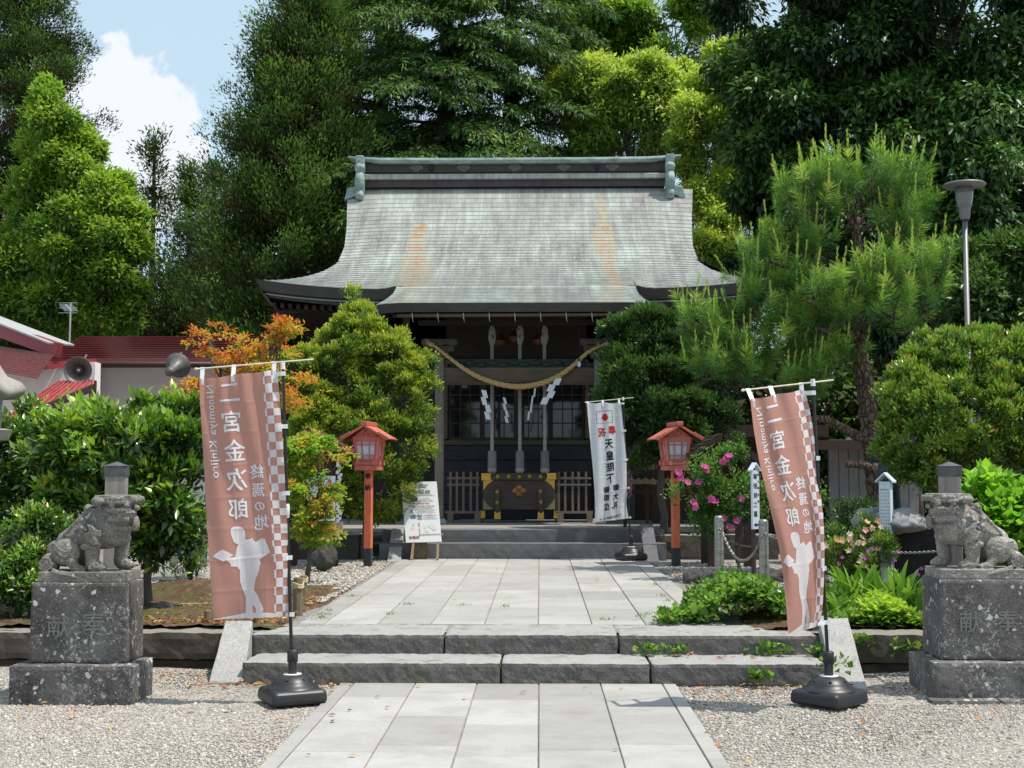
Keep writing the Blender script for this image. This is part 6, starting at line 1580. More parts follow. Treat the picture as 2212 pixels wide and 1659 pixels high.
broad('broadleaf_tree', 'bright lime-green tree rising behind the right half of the ridge', 1345, 37,
      [LB(1310, 165, 90, 55, 37), LB(1250, 205, 70, 50, 36.5), LB(1430, 190, 70, 55, 36.6), LB(1340, 240, 110, 60, 36.5), LB(1370, 195, 95, 65, 36.5), LB(1300, 285, 90, 55, 36.5), LB(1420, 250, 85, 60, 36.5), LB(1480, 215, 70, 60, 37), LB(1215, 255, 30, 22, 36.5), LB(1370, 300, 80, 45, 36.5)],
      ML_lime, 42, 4600, 18, .26, .17, .055, dict(fb, up=-.35, tb=.6), gap=.34, gscale=1.5, trunk_r=.16, under=-.7, tw=2, clump=.38)

broad('broadleaf_tree', 'tall pale green tree behind the lime-green one, running out of the top', 1420, 42,
      [LB(1290, 40, 80, 60, 42), LB(1400, 60, 90, 70, 42), LB(1500, 60, 75, 80, 41), LB(1570, 30, 60, 60, 41), LB(1350, 120, 70, 45, 42), LB(1240, 100, 50, 40, 43), LB(1460, 140, 70, 50, 41)],
      ML_spring, 43, 2100, 22, .34, .20, .075, dict(fb, up=-.3, tb=.6), gap=.45, gscale=1.3, trunk_r=.18, tw=2, clump=.6)

broad('broadleaf_tree', 'lime-green tree beside the right end of the roof', 1530, 35,
      [LB(1560, 160, 75, 65, 35), LB(1600, 240, 60, 60, 34.5), LB(1540, 290, 70, 60, 34.5), LB(1595, 350, 60, 60, 34.5), LB(1530, 390, 60, 55, 34.5), LB(1580, 430, 55, 50, 34.5), LB(1540, 480, 50, 50, 34), LB(1610, 150, 50, 60, 35), LB(1530, 545, 45, 35, 33.5)],
      ML_lime, 44, 4600, 18, .25, .16, .055, dict(fb, up=-.3, tb=.6), gap=.28, gscale=1.5, trunk_r=.16, under=-.7, tw=2, clump=.36)

broad('evergreen_tree', 'enormous dark evergreen with drooping leaves filling the upper right', 1950, 31,
      [LB(1700, 70, 150, 130, 31), LB(1850, 60, 200, 150, 30.5), LB(2060, 60, 200, 160, 30), LB(1690, 230, 105, 120, 30.5), LB(1800, 330, 160, 120, 30), LB(1960, 330, 150, 130, 29.5), LB(2120, 260, 130, 140, 29.2), LB(1720, 450, 110, 120, 30), LB(1900, 500, 180, 120, 29.5), LB(2110, 480, 160, 150, 28.8), LB(1690, 600, 90, 110, 30), LB(2000, 650, 190, 110, 29), LB(2190, 600, 90, 120, 28.5), LB(2190, 380, 90, 130, 29), LB(2200, 150, 80, 130, 29.5), LB(1780, 180, 120, 90, 30.5), LB(1850, 690, 160, 100, 29.5)],
      ML_oak, 45, 17500, 15, .26, .19, .085, dict(out=.45, up=-.55, rnd=.55, nup=.8, tb=.45, tv=.2, ttop=.2, tn=.6, tsc=.6), gap=.24, gscale=.9, trunk_r=.5, thick=.16, under=-.75, bmat=M_bark, tw=1, clump=.62)

broad('evergreen_shrub', 'glossy dark shrub below the street lamp on the right', 2120, 19,
      [LB(2090, 640, 110, 90, 19), LB(2200, 600, 80, 90, 19), LB(2010, 690, 70, 60, 19), LB(2180, 720, 90, 90, 18.6), LB(1990, 770, 60, 70, 18.8)],
      ML_holly, 46, 2300, 14, .16, .105, .048, dict(out=.5, up=.05, rnd=.7, nup=.8, tb=.55, tv=.2, tn=.3), gap=.25, trunk_r=.1, cat='shrub', stem='stems', crown_name='foliage', under=-.7, clump=.32)
# ================================================================ SHRUBS AROUND THE STEPS
fs = dict(out=.55, up=.45, rnd=.6, nup=.6, tb=.5, tv=.16, ttop=.35, tn=.3, tsc=2.0)
shr = dict(cat='shrub', stem='stems', crown_name='foliage')
broad('evergreen_shrub', 'tall yellow-green shrub left of the far steps, behind the left lantern', 790, 19.9,
      [LB(772, 668, 22, 30, 19.8), LB(775, 705, 48, 45, 19.8), LB(800, 745, 75, 60, 19.8), LB(735, 770, 80, 60, 19.6), LB(840, 800, 85, 75, 19.6), LB(720, 850, 95, 80, 19.4), LB(850, 880, 80, 85, 19.4), LB(780, 930, 100, 90, 19.3), LB(700, 930, 80, 80, 19.3), LB(850, 970, 70, 80, 19.4), LB(800, 1050, 90, 80, 19.7), LB(720, 1040, 80, 80, 19.7), LB(655, 790, 50, 50, 19.6), LB(900, 850, 35, 40, 19.5)],
      ML_gold, 51, 11000, 11, .06, .056, .024, dict(fs, odd=.02), gap=.20, gscale=4.5, trunk_r=.07, thick=.13, **shr, clump=.14)

broad('evergreen_shrub', 'dark green shrub right of the far steps, behind the white banner', 1430, 20.5,
      [LB(1400, 715, 85, 50, 20.6), LB(1340, 745, 45, 45, 20.5), LB(1460, 760, 100, 70, 20.6), LB(1390, 820, 95, 80, 20.4), LB(1350, 900, 60, 70, 20.3), LB(1450, 900, 110, 90, 20.4), LB(1530, 840, 80, 90, 20.8), LB(1410, 970, 75, 45, 20.4), LB(1520, 940, 80, 60, 20.8), LB(1310, 790, 25, 30, 20.4)],
      ML_holly, 52, 7000, 13, .085, .070, .028, dict(fs, tb=.5), gap=.22, gscale=4.0, trunk_r=.07, thick=.13, **shr, clump=.21)

broad('rounded_shrub', 'big rounded olive-green shrub with reddish tips behind the right lion', 2080, 13.6,
      [LB(2070, 800, 120, 90, 13.6), LB(1985, 860, 85, 90, 13.5), LB(2170, 790, 100, 85, 13.6), LB(2060, 900, 140, 110, 13.3), LB(2180, 900, 110, 110, 13.3), LB(1965, 960, 65, 80, 13.6), LB(2050, 1000, 110, 60, 13.4), LB(2160, 1000, 90, 60, 13.4)],
      ML_hedge, 53, 8500, 10, .055, .052, .021, dict(fs, tb=.55, tv=.2, odd=.05), gap=.14, gscale=6, trunk_r=.06, thick=.10, rough=.2, **shr, clump=.10)

broad('camellia_bush', 'glossy camellia bush with large shining leaves behind the left lion', 330, 12.2,
      [LB(250, 950, 80, 50, 12.4), LB(330, 945, 80, 55, 12.2), LB(400, 960, 55, 90, 12.2), LB(280, 980, 110, 80, 12.0), LB(170, 950, 90, 70, 12.2), LB(370, 1060, 75, 80, 12.0), LB(270, 1080, 80, 70, 12.0), LB(330, 1130, 80, 60, 12.1), LB(180, 1040, 80, 60, 12.2), LB(310, 1185, 60, 35, 12.1), LB(385, 1140, 45, 45, 12.1), LB(225, 898, 38, 20, 12.2), LB(305, 885, 32, 26, 12.2), LB(395, 890, 25, 20, 12.2)],
      ML_cam, 54, 1900, 9, .11, .100, .046, dict(out=.55, up=.25, rnd=.6, nup=.9, tb=.46, tv=.24, ttop=.35, tn=.5, tsc=3), gap=.27, gscale=5, trunk_r=.045, thick=.17, **shr, clump=.12)

broad('camellia_bush', 'looser dark camellia bush at the left edge of the view', 60, 13.2,
      [LB(30, 940, 80, 50, 13.2), LB(110, 955, 70, 50, 13.3), LB(40, 1000, 90, 70, 13.0), LB(120, 1030, 70, 60, 13.1), LB(20, 1080, 60, 50, 13.1)],
      ML_cam, 55, 1000, 10, .13, .082, .040, dict(out=.5, up=.25, rnd=.7, nup=.8, tb=.38, tv=.2, ttop=.35, tn=.35, tsc=3), gap=.36, gscale=4, trunk_r=.04, thick=.2, **shr, clump=.12)

broad('camellia_bush', 'low dark leafy shrub at the left edge behind the left pedestal', 40, 11.6,
      [LB(45, 1190, 60, 55, 11.5), LB(100, 1160, 45, 40, 11.6), LB(25, 1260, 60, 60, 11.4), LB(80, 1250, 40, 55, 11.4)],
      ML_cam, 56, 700, 10, .10, .062, .030, dict(out=.5, up=.2, rnd=.7, nup=.8, tb=.4, tv=.2, ttop=.35), gap=.2, gscale=5, trunk_r=.025, **shr, clump=.14)

broad('hydrangea_bush', 'bright green large-leaved bush behind the right lion, at the right edge', 2170, 11.2,
      [LB(2150, 1090, 60, 45, 11.2), LB(2210, 1070, 50, 50, 11.2), LB(2185, 1140, 60, 50, 11.0), LB(2120, 1140, 25, 40, 11.1), LB(2200, 1200, 50, 50, 11.0)],
      leaf_mat('hydrangea_leaves', [(0, (.06, .15, .02)), (.5, (.13, .28, .03)), (1, (.24, .40, .05))], .45, .4, .35), 57, 420, 9, .11, .115, .075, dict(out=.6, up=-.05, rnd=.45, nup=1.0, tb=.55, tv=.15, ttop=.35), trunk_r=.02, **shr, clump=.12)
# maples
fm = dict(out=.35, up=-.05, rnd=.8, nup=1.3, tb=.5, tv=.2, ttop=.1, tn=.7, tsc=1.6, flat=.25)
broad('maple_tree', 'young orange-red maple rising behind the left banner', 545, 15.8,
      [LB(480, 768, 65, 12, 15.8, .5), LB(560, 752, 65, 14, 15.8, .5), LB(600, 715, 40, 12, 15.8, .4), LB(450, 735, 35, 10, 15.8, .3), LB(520, 790, 80, 18, 15.7, .5), LB(620, 700, 25, 8, 15.8, .2), LB(400, 845, 60, 22, 15.6, .4), LB(470, 870, 60, 25, 15.6, .4), LB(640, 860, 40, 22, 15.6, .4), LB(600, 805, 50, 14, 15.7, .4)],
      ML_mapo, 58, 520, 12, .09, .055, .028, fm, trunk_r=.05, bmat=M_barkg, back=1.1, thick=.4, clump=.16)

broad('maple_tree', 'small green and orange maple beside the roofed notice stand', 668, 15.4,
      [LB(655, 975, 50, 22, 15.4, .5), LB(690, 960, 55, 14, 15.4, .4), LB(640, 1020, 35, 30, 15.4, .5), LB(700, 1010, 30, 12, 15.3, .3), LB(660, 1070, 55, 28, 15.3, .5), LB(700, 1100, 45, 20, 15.3, .4), LB(655, 1130, 45, 32, 15.3, .5), LB(690, 1155, 40, 20, 15.3, .4), LB(725, 1055, 22, 8, 15.2, .2)],
      ML_mapg, 59, 640, 13, .09, .055, .034, fm, trunk_r=.035, bmat=M_barkg, back=1.1, thick=.4, clump=.14)
# ================================================================ THE PINE
YP = 17.0
pine = thing('pine_tree', (U(1885, 1060, YP).x, YP, Zt), 'large pine with a leaning rough trunk and tiers of upright bright needles', 'tree')
M_pbark = Nodes('rough_pine_bark'); _v = M_pbark.n('TexVoronoi', feature='DISTANCE_TO_EDGE'); _v.inputs['Scale'].default_value = 16
_k = M_pbark.n('VectorMath', operation='MULTIPLY'); _k.inputs[1].default_value = (1, 1, .45); M_pbark.l(M_pbark.co, _k.inputs[0]); M_pbark.l(_k.outputs[0], _v.inputs['Vector'])
_n = M_pbark.noise(12, 5, .7); _c = M_pbark.ramp(_n, [(.3, (.075, .050, .036)), (.7, (.23, .165, .125))]); _c = M_pbark.mix(M_pbark.ramp(_v.outputs['Distance'], [(0, 1), (.12, 0)]), _c, (.03, .02, .015))
M_pbark.col(_c); M_pbark.bump(M_pbark.math('ADD', M_pbark.ramp(_v.outputs['Distance'], [(0, 0), (.2, 1)]), _n), .9, .03); M_pbark = M_pbark.set(.95, spec=.15)
mtr = MB()
def PL(pts, r0, r1, dy=0.0, n=10):      # smooth limb through picture points; each point (px,py[,dY])
    P = [U(p[0], p[1], YP + (p[2] if len(p) > 2 else 0)) for p in pts]; out = []
    for i in range(len(P) - 1):
        p0, p1, p2, p3 = P[max(0, i - 1)], P[i], P[i + 1], P[min(len(P) - 1, i + 2)]
        for k in range(6):
            f = k / 6; out.append(.5 * ((2 * p1) + (-p0 + p2) * f + (2 * p0 - 5 * p1 + 4 * p2 - p3) * f * f + (-p0 + 3 * p1 - 3 * p2 + p3) * f ** 3))
    out.append(P[-1]); N = len(out)
    rr = [(r0 + (r1 - r0) * i / (N - 1)) * (1 + .09 * math.sin(i * 1.9) + .06 * math.sin(i * 4.3)) for i in range(N)]
    mtr.tube(out, rr, n); return out
PL([(1905, 1110), (1897, 1060), (1890, 1000), (1880, 930), (1873, 860), (1862, 800), (1852, 755), (1858, 730)], .165, .095)
PL([(1855, 745), (1846, 700), (1850, 640), (1857, 580), (1854, 530), (1848, 498), (1852, 470)], .085, .05)
PL([(1857, 735), (1875, 700, -.1), (1895, 665, -.2), (1915, 650, -.3)], .055, .02); PL([(1850, 738), (1835, 715, -.2), (1815, 690, -.3)], .04, .018)
PL([(1850, 500), (1838, 480, -.1), (1832, 455, -.15), (1822, 430, -.2), (1815, 395, -.2)], .042, .018); PL([(1850, 500), (1862, 475, .1), (1875, 450, .1), (1890, 430, .1)], .04, .016)
PL([(1852, 480), (1848, 450), (1862, 420), (1885, 385), (1900, 350)], .03, .012); PL([(1855, 500), (1885, 488, .1), (1920, 475, .1), (1965, 455, .2)], .032, .012)
PL([(1852, 640), (1830, 618, -.1), (1790, 600, -.2), (1740, 585, -.3), (1690, 575, -.3), (1650, 560, -.3)], .045, .014); PL([(1852, 590), (1800, 570, .2), (1750, 545, .3), (1700, 530, .4), (1640, 545, .4)], .035, .012)
PL([(1850, 690), (1800, 700, .2), (1740, 730, .3), (1680, 760, .3), (1610, 770, .3), (1540, 720, .3), (1490, 680, .2)], .045, .012); PL([(1740, 730, .3), (1700, 690, .3), (1640, 640, .3), (1600, 630, .3)], .03, .01)
PL([(1888, 945), (1860, 945, -.1), (1820, 925, -.2), (1780, 905, -.3), (1745, 905, -.35), (1690, 870, -.3), (1640, 830, -.2), (1590, 800, -.1)], .075, .02); PL([(1892, 1020), (1865, 1005, -.2), (1830, 1003, -.35)], .06, .045, n=8)
PL([(1850, 620), (1890, 600, -.1), (1930, 590, -.2), (1985, 580, -.2)], .035, .012); PL([(1852, 560), (1900, 540, .2), (1960, 525, .3), (2020, 560, .3)], .03, .01)
mtr.build('trunk', M_pbark, pine, world=True)
rp = np.random.default_rng(77)
# shoots: pads of foliage, each with many upright candles of needles
pads = [(1735, 415, 50, 55, 0), (1790, 390, 45, 60, -.2), (1840, 380, 45, 60, -.1), (1890, 390, 50, 60, 0), (1945, 400, 45, 65, .1), (1965, 450, 40, 50, .2), (1770, 460, 55, 35, -.2), (1710, 470, 30, 40, .2), (1860, 425, 60, 30, .3), (1930, 480, 45, 40, -.1),
        (1650, 560, 50, 40, .4), (1690, 530, 60, 45, .2), (1740, 530, 50, 40, .1), (1612, 590, 35, 35, .4), (1670, 620, 55, 40, .2), (1720, 600, 50, 40, -.1), (1612, 655, 45, 30, .3), (1640, 690, 60, 35, .1), 
        (1770, 640, 55, 50, -.5), (1830, 635, 50, 40, -.5), (1900, 600, 60, 50, -.5), (1960, 590, 55, 55, -.4), (2010, 580, 40, 55, 0), (2000, 640, 40, 50, -.2), (1930, 660, 60, 40, -.5), (1860, 675, 50, 30, -.6), (1790, 690, 50, 35, -.4), (1960, 530, 50, 40, .2),
        (1490, 690, 35, 40, .2), (1530, 740, 50, 40, .2), (1580, 760, 60, 45, .2), (1640, 780, 60, 40, .1), (1700, 760, 50, 45, 0), (1600, 810, 55, 35, 0), (1530, 800, 40, 30, .1), (1690, 830, 50, 30, -.2), (1760, 790, 50, 40, -.1), (1810, 770, 45, 40, .1), (1750, 850, 45, 35, .2), (1700, 690, 50, 35, .2), (1550, 690, 40, 30, .3), (1960, 700, 40, 40, .2)]
SP = []; SA = []; ST = []
for (px, py, rx, ry, dy) in pads:
    c = U(px, py, YP + dy); k = YP / FPX; n_ = int(5.5 * (rx * ry) / 1800) + 5
    for i in range(n_):
        d = unit(rp.normal(0, 1, 3)); f = rp.random() ** .4
        q = np.array([c.x + d[0] * rx * k * f, c.y + d[1] * .45 * f, c.z + d[2] * ry * k * f * .8])
        ax = unit(np.array([d[0] * .45, d[1] * .45 - .1, .75]) + rp.normal(0, .22, 3)); SP.append(q); SA.append(ax); ST.append(.60 + .35 * max(0, d[2]) + rp.normal(0, .1))
SP = np.array(SP); SA = np.array(SA); ST = np.array(ST)
def shoots(P, A, T, n, length, nl, nw, spread, rng_, tofs=0):
    m = len(P); u = rng_.random((m, n)); base = P[:, None] + A[:, None] * (u * length)[..., None]
    rad = unit(np.cross(A[:, None] + 0 * base, unit(rng_.normal(0, 1, (m, n, 3))))); sp = spread * (1.15 - .55 * u)[..., None]
    D = unit(A[:, None] * (1 - sp * .6) + rad * sp); N_ = unit(rng_.normal(0, 1, (m, n, 3)))
    t = np.clip(T[:, None] + tofs + .25 * (u - .5) + rng_.normal(0, .07, (m, n)), 0, 1)
    k = m * n; return leaves(base.reshape(k, 3), D.reshape(k, 3), N_.reshape(k, 3), nl * rng_.uniform(.8, 1.2, k), np.full(k, nw), t.ravel(), fold=.05)
rr7 = random.Random(7)
for (px, py, rx, ry, dy) in pads:
    tw_ = MB(); c = U(px, py + ry * .7, YP + dy)
    for k in range(5):
        e = U(px + rr7.uniform(-1, 1) * rx * .8, py + rr7.uniform(-.7, .5) * ry, YP + dy + rr7.uniform(-.3, .3)); tw_.tube([c, c.lerp(e, .5) + Vector((rr7.uniform(-.06, .06), 0, -.04)), e], [.016, .011, .006], 5)
    tw_.build('twigs', M_pbark, pine, world=True)
parts = [shoots(SP, SA, ST, 88, .22, .145, .0078, .95, rp, -.08)]
# candles of new growth: tight upright brushes on top of the shoots
sel = rp.random(len(SP)) < .62; CP = SP[sel] + SA[sel] * .16; CA = unit(SA[sel] * .45 + np.array([0, 0, .8]) + rp.normal(0, .08, (sel.sum(), 3)))
parts.append(shoots(CP, CA, ST[sel], 66, .34, .052, .0082, .42, rp, .30))
parts.append(shoots(SP - SA * .12, unit(SA + rp.normal(0, .5, SA.shape)), ST * 0 + .25, 36, .16, .13, .007, 1.0, rp, 0))
crown('crown', parts, ML_pine, pine)
# ================================================================ FAR WOOD
rw = np.random.default_rng(90)
n_ = 5200; P = np.stack([rw.uniform(-34, 34, n_), rw.uniform(54, 60, n_), Zt + 11.5 * rw.random(n_) ** 1.25], -1); P = P[(n3(P, .8, 4) > .22)]
P2_ = np.stack([rw.uniform(2, 14, 900), rw.uniform(33, 36, 900), Zt + 4.2 * rw.random(900)], -1)
P3_ = np.stack([rw.uniform(-24, -7, 2400), rw.uniform(47, 51, 2400), Zt + 8.0 * rw.random(2400) ** 1.1], -1); P3_ = P3_[n3(P3_, 1.1, 9) > .34]
P = np.concatenate([P, P2_, P3_]); O = np.tile([0, -1., .2], (len(P), 1))
V, F, t_ = foliage(P, O, 20, rw, .75, .34, .16, out=.3, up=.1, rnd=.8, tb=.35, seed=4)
tag(npmesh('far_wood', V, F, ML_sugi, attr=t_), kind='stuff', label='dark mass of distant woodland closing the view behind the trees', cat='woodland')
# ================================================================ RED-ROOFED HOUSE
M_red_roof = Nodes('red_metal_roof'); _f = M_red_roof.noise(3, 4); M_red_roof.col(M_red_roof.ramp(_f, [(.3, (.30, .052, .055)), (.7, (.42, .10, .10))])); M_red_roof = M_red_roof.set(.42, spec=.4)
M_redb = plain('red_painted_fascia', (.26, .035, .04), .5); M_pinkw = plain('pale_pink_plaster', (.84, .77, .76), .9, var=.06, scale=3); M_brown2 = plain('dark_brown_trim', (.05, .028, .02), .6)
M_greyglass = plain('grey_window', (.08, .09, .10), .15, var=.1)
hs = thing('red_roofed_house', U(400, 900, 25), 'low pale house with a long red metal roof behind the camellias', 'house')
EY, RY = 24.0, 26.2
eL, eR = U(104, 775, EY), U(640, 775, EY); rL, rR = U(178, 727, RY), U(672, 727, RY); eR.x = rR.x = -5.25
m = MB(); nc = 10
for i in range(nc):
    a, b = i / nc, (i + 1) / nc
    p0, p1 = rL.lerp(eL, a), rR.lerp(eR, a); p2, p3 = rR.lerp(eR, b), rL.lerp(eL, b); dz = Vector((0, 0, .035))
    m.poly([p0, p1, p2 + dz, p3 + dz]); m.mi = 1; m.bar(p3 + dz + Vector((0, -.012, 0)), p2 + dz + Vector((0, -.012, 0)), .012, .014); m.mi = 0
bl2 = Vector((rL.x, 2 * RY - EY, eL.z)); br2 = Vector((rR.x, 2 * RY - EY, eL.z)); m.poly([rL, bl2, br2, rR]); m.poly([eL, rL, bl2])
m.build('roof', [M_red_roof, plain('dark_red_lap', (.16, .03, .03), .6)], hs, world=True)
m = MB(); m.b2((eL.x, EY - .02, eL.z - .17), (eR.x, EY + .04, eL.z - .0)); m.build('fascia', M_redb, hs, world=True)
m = MB(); m.tube([(eL.x - .1, EY - .06, eL.z - .10), (eR.x, EY - .06, eL.z - .12)], .05, 8); m.build('gutter', M_brown2, hs, world=True)
m = MB(); m.b2((U(200, 800, 25).x, 25, Zt), (eR.x - .2, 27.2, eL.z + .1)); m.build('wall', M_pinkw, hs, world=True)
m = MB(); x = U(208, 800, 24.95).x; m.b2((x - .05, 24.88, Zt), (x + .05, 25.0, eL.z)); m.build('post', M_brown2, hs, world=True)
for a, b in ((425, 500), (520, 600)):
    xa, xb = U(a, 860, 24.97).x, U(b, 860, 24.97).x; za, zb = U(400, 905, 24.97).z, U(400, 842, 24.97).z
    m = MB(); m.b2((xa - .06, 24.92, za - .06), (xb + .06, 24.995, zb + .06)); w_ = m.build('window', M_brown2, hs, world=True)
    m = MB(); m.b2((xa, 24.91, za), (xb, 24.93, zb)); m.build('pane', M_greyglass, w_, world=True)
# second roof, further left
h2 = thing('red_roofed_house', U(-60, 900, 22), 'house with a weathered ribbed red gable roof at the far left edge', 'house')
A0, A1 = U(-10, 712, 24.5), U(128, 757, 22.6)
B0, B1 = U(-160, 735, 22.0), U(82, 803, 20.6)
m = MB(); nc = 14
for i in range(nc):
    a, b = i / nc, (i + 1) / nc; P0, P1 = A0.lerp(B0, a) - Vector((0, 0, .25 * 0)), U(118, 752, 22.4).lerp(B1, a); P3, P2__ = A0.lerp(B0, b), U(118, 752, 22.4).lerp(B1, b)
    up_ = Vector((0, 0, .03)); lo_ = Vector((0, 0, -.30)); m.poly([P0 + lo_, P1 + lo_ * .4, P2__ + lo_ * .4 + up_, P3 + lo_ + up_]); m.poly([P3 + lo_ + up_, P2__ + lo_ * .4 + up_, P2__ + lo_ * .4, P3 + lo_])
m.build('roof', plain('weathered_red_roof', (.27, .09, .08), .6, var=.2, scale=8), h2, world=True)
m = MB(); m.bar(A0 + Vector((-.5, 0, .2)), A1, .12, .26); m.build('verge_board', M_redb, h2, world=True)
m = MB(); a0, a1 = A0 + Vector((-.4, .1, .36)), A1 + Vector((0, .1, .12)); m.bar(a0, a1, .5, .03); m.build('ridge_tiles', plain('grey_tin', (.42, .42, .42), .5, .2), h2, world=True)
m = MB(); m.b2((-14, 22.8, Zt), (U(205, 800, 22.8).x, 23.1, U(100, 782, 22.8).z)); m.build('wall', M_pinkw, h2, world=True)
m = MB(); m.bar(U(66, 794, 22.3), U(206, 781, 23.3), .08, .12); m.build('eave_board', M_redb, h2, world=True)
# lean-to roof in front
lt = thing('lean_to_roof', U(110, 870, 20.5), 'small red ribbed lean-to roof below the loudspeaker', 'roof')
p0, p1, p2, p3 = U(128, 826, 22.4), U(201, 822, 22.4), U(201, 837, 21.6), U(-30, 935, 18.6)
m = MB(); m.poly([p0, p1, p2, p3]); m.poly([p - Vector((0, 0, .06)) for p in (p3, p2, p1, p0)])
for i in range(9): t_ = i / 8; m.bar(p0.lerp(p1, t_) + Vector((0, 0, .02)), p3.lerp(p2, t_) + Vector((0, 0, .02)), .03, .04)
m.build('roof_sheet', M_red_roof, lt, world=True)
m = MB(); m.bar(p2, p3, .05, .12); m.build('eave_board', M_brown2, lt, world=True)
m = MB()
for q_ in (p0, p1): m.bar(q_, Vector((q_.x, q_.y, Zt)), .1)
m.build('support', M_brown2, lt, world=True)
# horn loudspeakers
M_horn = plain('grey_horn_metal', (.13, .12, .11), .5, .2, var=.2)
def horn(c, d, label):
    t = thing('horn_loudspeaker', c, label, 'loudspeaker', 'horn loudspeakers on the red-roofed house'); q_ = Vector(d).normalized().to_track_quat('Z', 'Y')
    def L_(name, prof, m_):
        m = MB(); m.lathe(prof, n=28); o = m.build(name, m_, t); o.rotation_mode = 'QUATERNION'; o.rotation_quaternion = q_
    L_('bell_mouth', [(.07, -.22), (.085, -.12), (.12, -.02), (.17, .06), (.235, .10), (.24, .112), (.225, .105), (.16, .05), (.11, -.02), (.07, -.10), (.0, -.12)], M_horn)
    L_('driver', [(0, -.36), (.075, -.35), (.08, -.24), (.05, -.2), (.03, -.1), (.05, .0), (.055, .02), (.03, .04), (0, .045)], M_horn)
    m = MB(); m.bar((0, .05, .02), (0, .35, .30), .03); m.bar((-.06, .02, -.1), (-.06, .2, .18), .02); m.build('bracket', M_horn, t)
    L_('dust_cap', [(0, .05), (.02, .05), (.018, .06), (0, .065)], M_white)
horn(U(171, 800, 22.3), (.15, -1, -.05), 'grey horn loudspeaker facing the camera under the left end of the red eave')
horn(U(380, 793, 23.6), (.1, .9, .35), 'grey horn loudspeaker turned away, seen from behind under the red eave')
m = MB(); ab = U(150, 742, 25.5); at = U(153, 655, 25.5); an = thing('tv_antenna', ab, 'television antenna on a thin mast above the red roofs', 'antenna')
M_alu = plain('aluminium', (.5, .5, .5), .4, .6, bump=0)
m.cyl(ab - Vector((0, 0, .5)), at, .018, n=8); m.build('mast', M_alu, an, world=True)
m = MB(); h_ = at + Vector((0, 0, -.12)); e_ = h_ + Vector((.2, -.5, -.10)); m.bar(h_ + Vector((-.18, .2, .12)), e_, .02)
for i in range(11): c_ = (h_ + Vector((-.18, .2, .12))).lerp(e_, i / 10); m.bar(c_ + Vector((-.14, 0, .0)), c_ + Vector((.14, .0, 0)), .006)
m.bar(h_ + Vector((-.28, .1, .14)), h_ + Vector((.10, .1, .14)), .01); m.bar(h_ + Vector((-.28, .1, .04)), h_ + Vector((.10, .1, .04)), .01); m.bar(h_ + Vector((-.28, .1, -.06)), h_ + Vector((.10, .1, -.06)), .01); m.build('elements', M_alu, an, world=True)
# ================================================================ STONE LANTERN, MONUMENT (left edge)
M_mon = stone_mat('pale_monument_stone', (.20, .185, .165), (.42, .40, .365), 4, .85, speck=.3, stretch=(1, 1, .4), moss=.2)
sl = thing('stone_lantern', (U(-20, 900, 12.6).x, 12.6, Zt), 'grey stone lantern at the left edge with an upcurled roof corner', 'stone lantern')
m = MB(); zc = U(0, 850, 12.6).z; cxl = U(-32, 900, 12.6).x
rg = []
for k_, (r_, dz) in enumerate([(.05, .34), (.12, .29), (.20, .17), (.28, .06), (.32, .0), (.30, -.05), (.12, -.06)]):
    rg.append([m.bm.verts.new((cxl + r_ * (1 + (.22 if j % 2 == 0 and k_ in (3, 4, 5) else 0)) * math.cos(j * math.pi / 6 + .1), 12.6 + r_ * (1 + (.22 if j % 2 == 0 and k_ in (3, 4, 5) else 0)) * math.sin(j * math.pi / 6 + .1), zc + dz + (.05 if j % 2 == 0 and k_ in (3, 4, 5) else 0))) for j in range(12)])
for a, b in zip(rg[:-1], rg[1:]):
    for j in range(12): m.bm.faces.new((a[j], a[(j + 1) % 12], b[(j + 1) % 12], b[j]))
m.bm.faces.new(rg[0])
m.build('roof', M_mon, sl, world=True, smooth=True)
m = MB(); m.lathe([(0, zc + .35), (.05, zc + .36), (.07, zc + .44), (0, zc + .54)], (cxl, 12.6, 0), 12); m.build('finial', M_mon, sl, world=True)
m = MB(); m.lathe([(.17, zc - .05), (.16, zc - .34), (.28, zc - .36), (.24, zc - .46), (.11, zc - .48), (.10, .6), (.2, .55), (.3, Zt)], (cxl, 12.6, 0), 6, smooth=False); m.build('shaft', M_mon, sl, world=True)
mo = thing('stone_monument', (U(5, 1200, 13.6).x, 13.6, Zt), 'pale weathered stone block with a rounded top at the left edge', 'monument')
m = MB(); x1 = U(62, 1140, 13.4).x; zt_m = U(30, 1142, 13.4).z; m.b2((x1 - .95, 13.4, Zt - .05), (x1, 14.0, zt_m)); m.build('block', M_mon, mo, world=True, bevel=.01)
m = MB(); m.prism([(x1 - .95, zt_m), (x1 - .03, zt_m), (x1 - .10, zt_m + .02), (x1 - .16, zt_m + .07), (x1 - .3, zt_m + .09), (x1 - .95, zt_m + .09)], 13.42, 13.98); m.build('cap', M_mon, mo, world=True, bevel=.01)
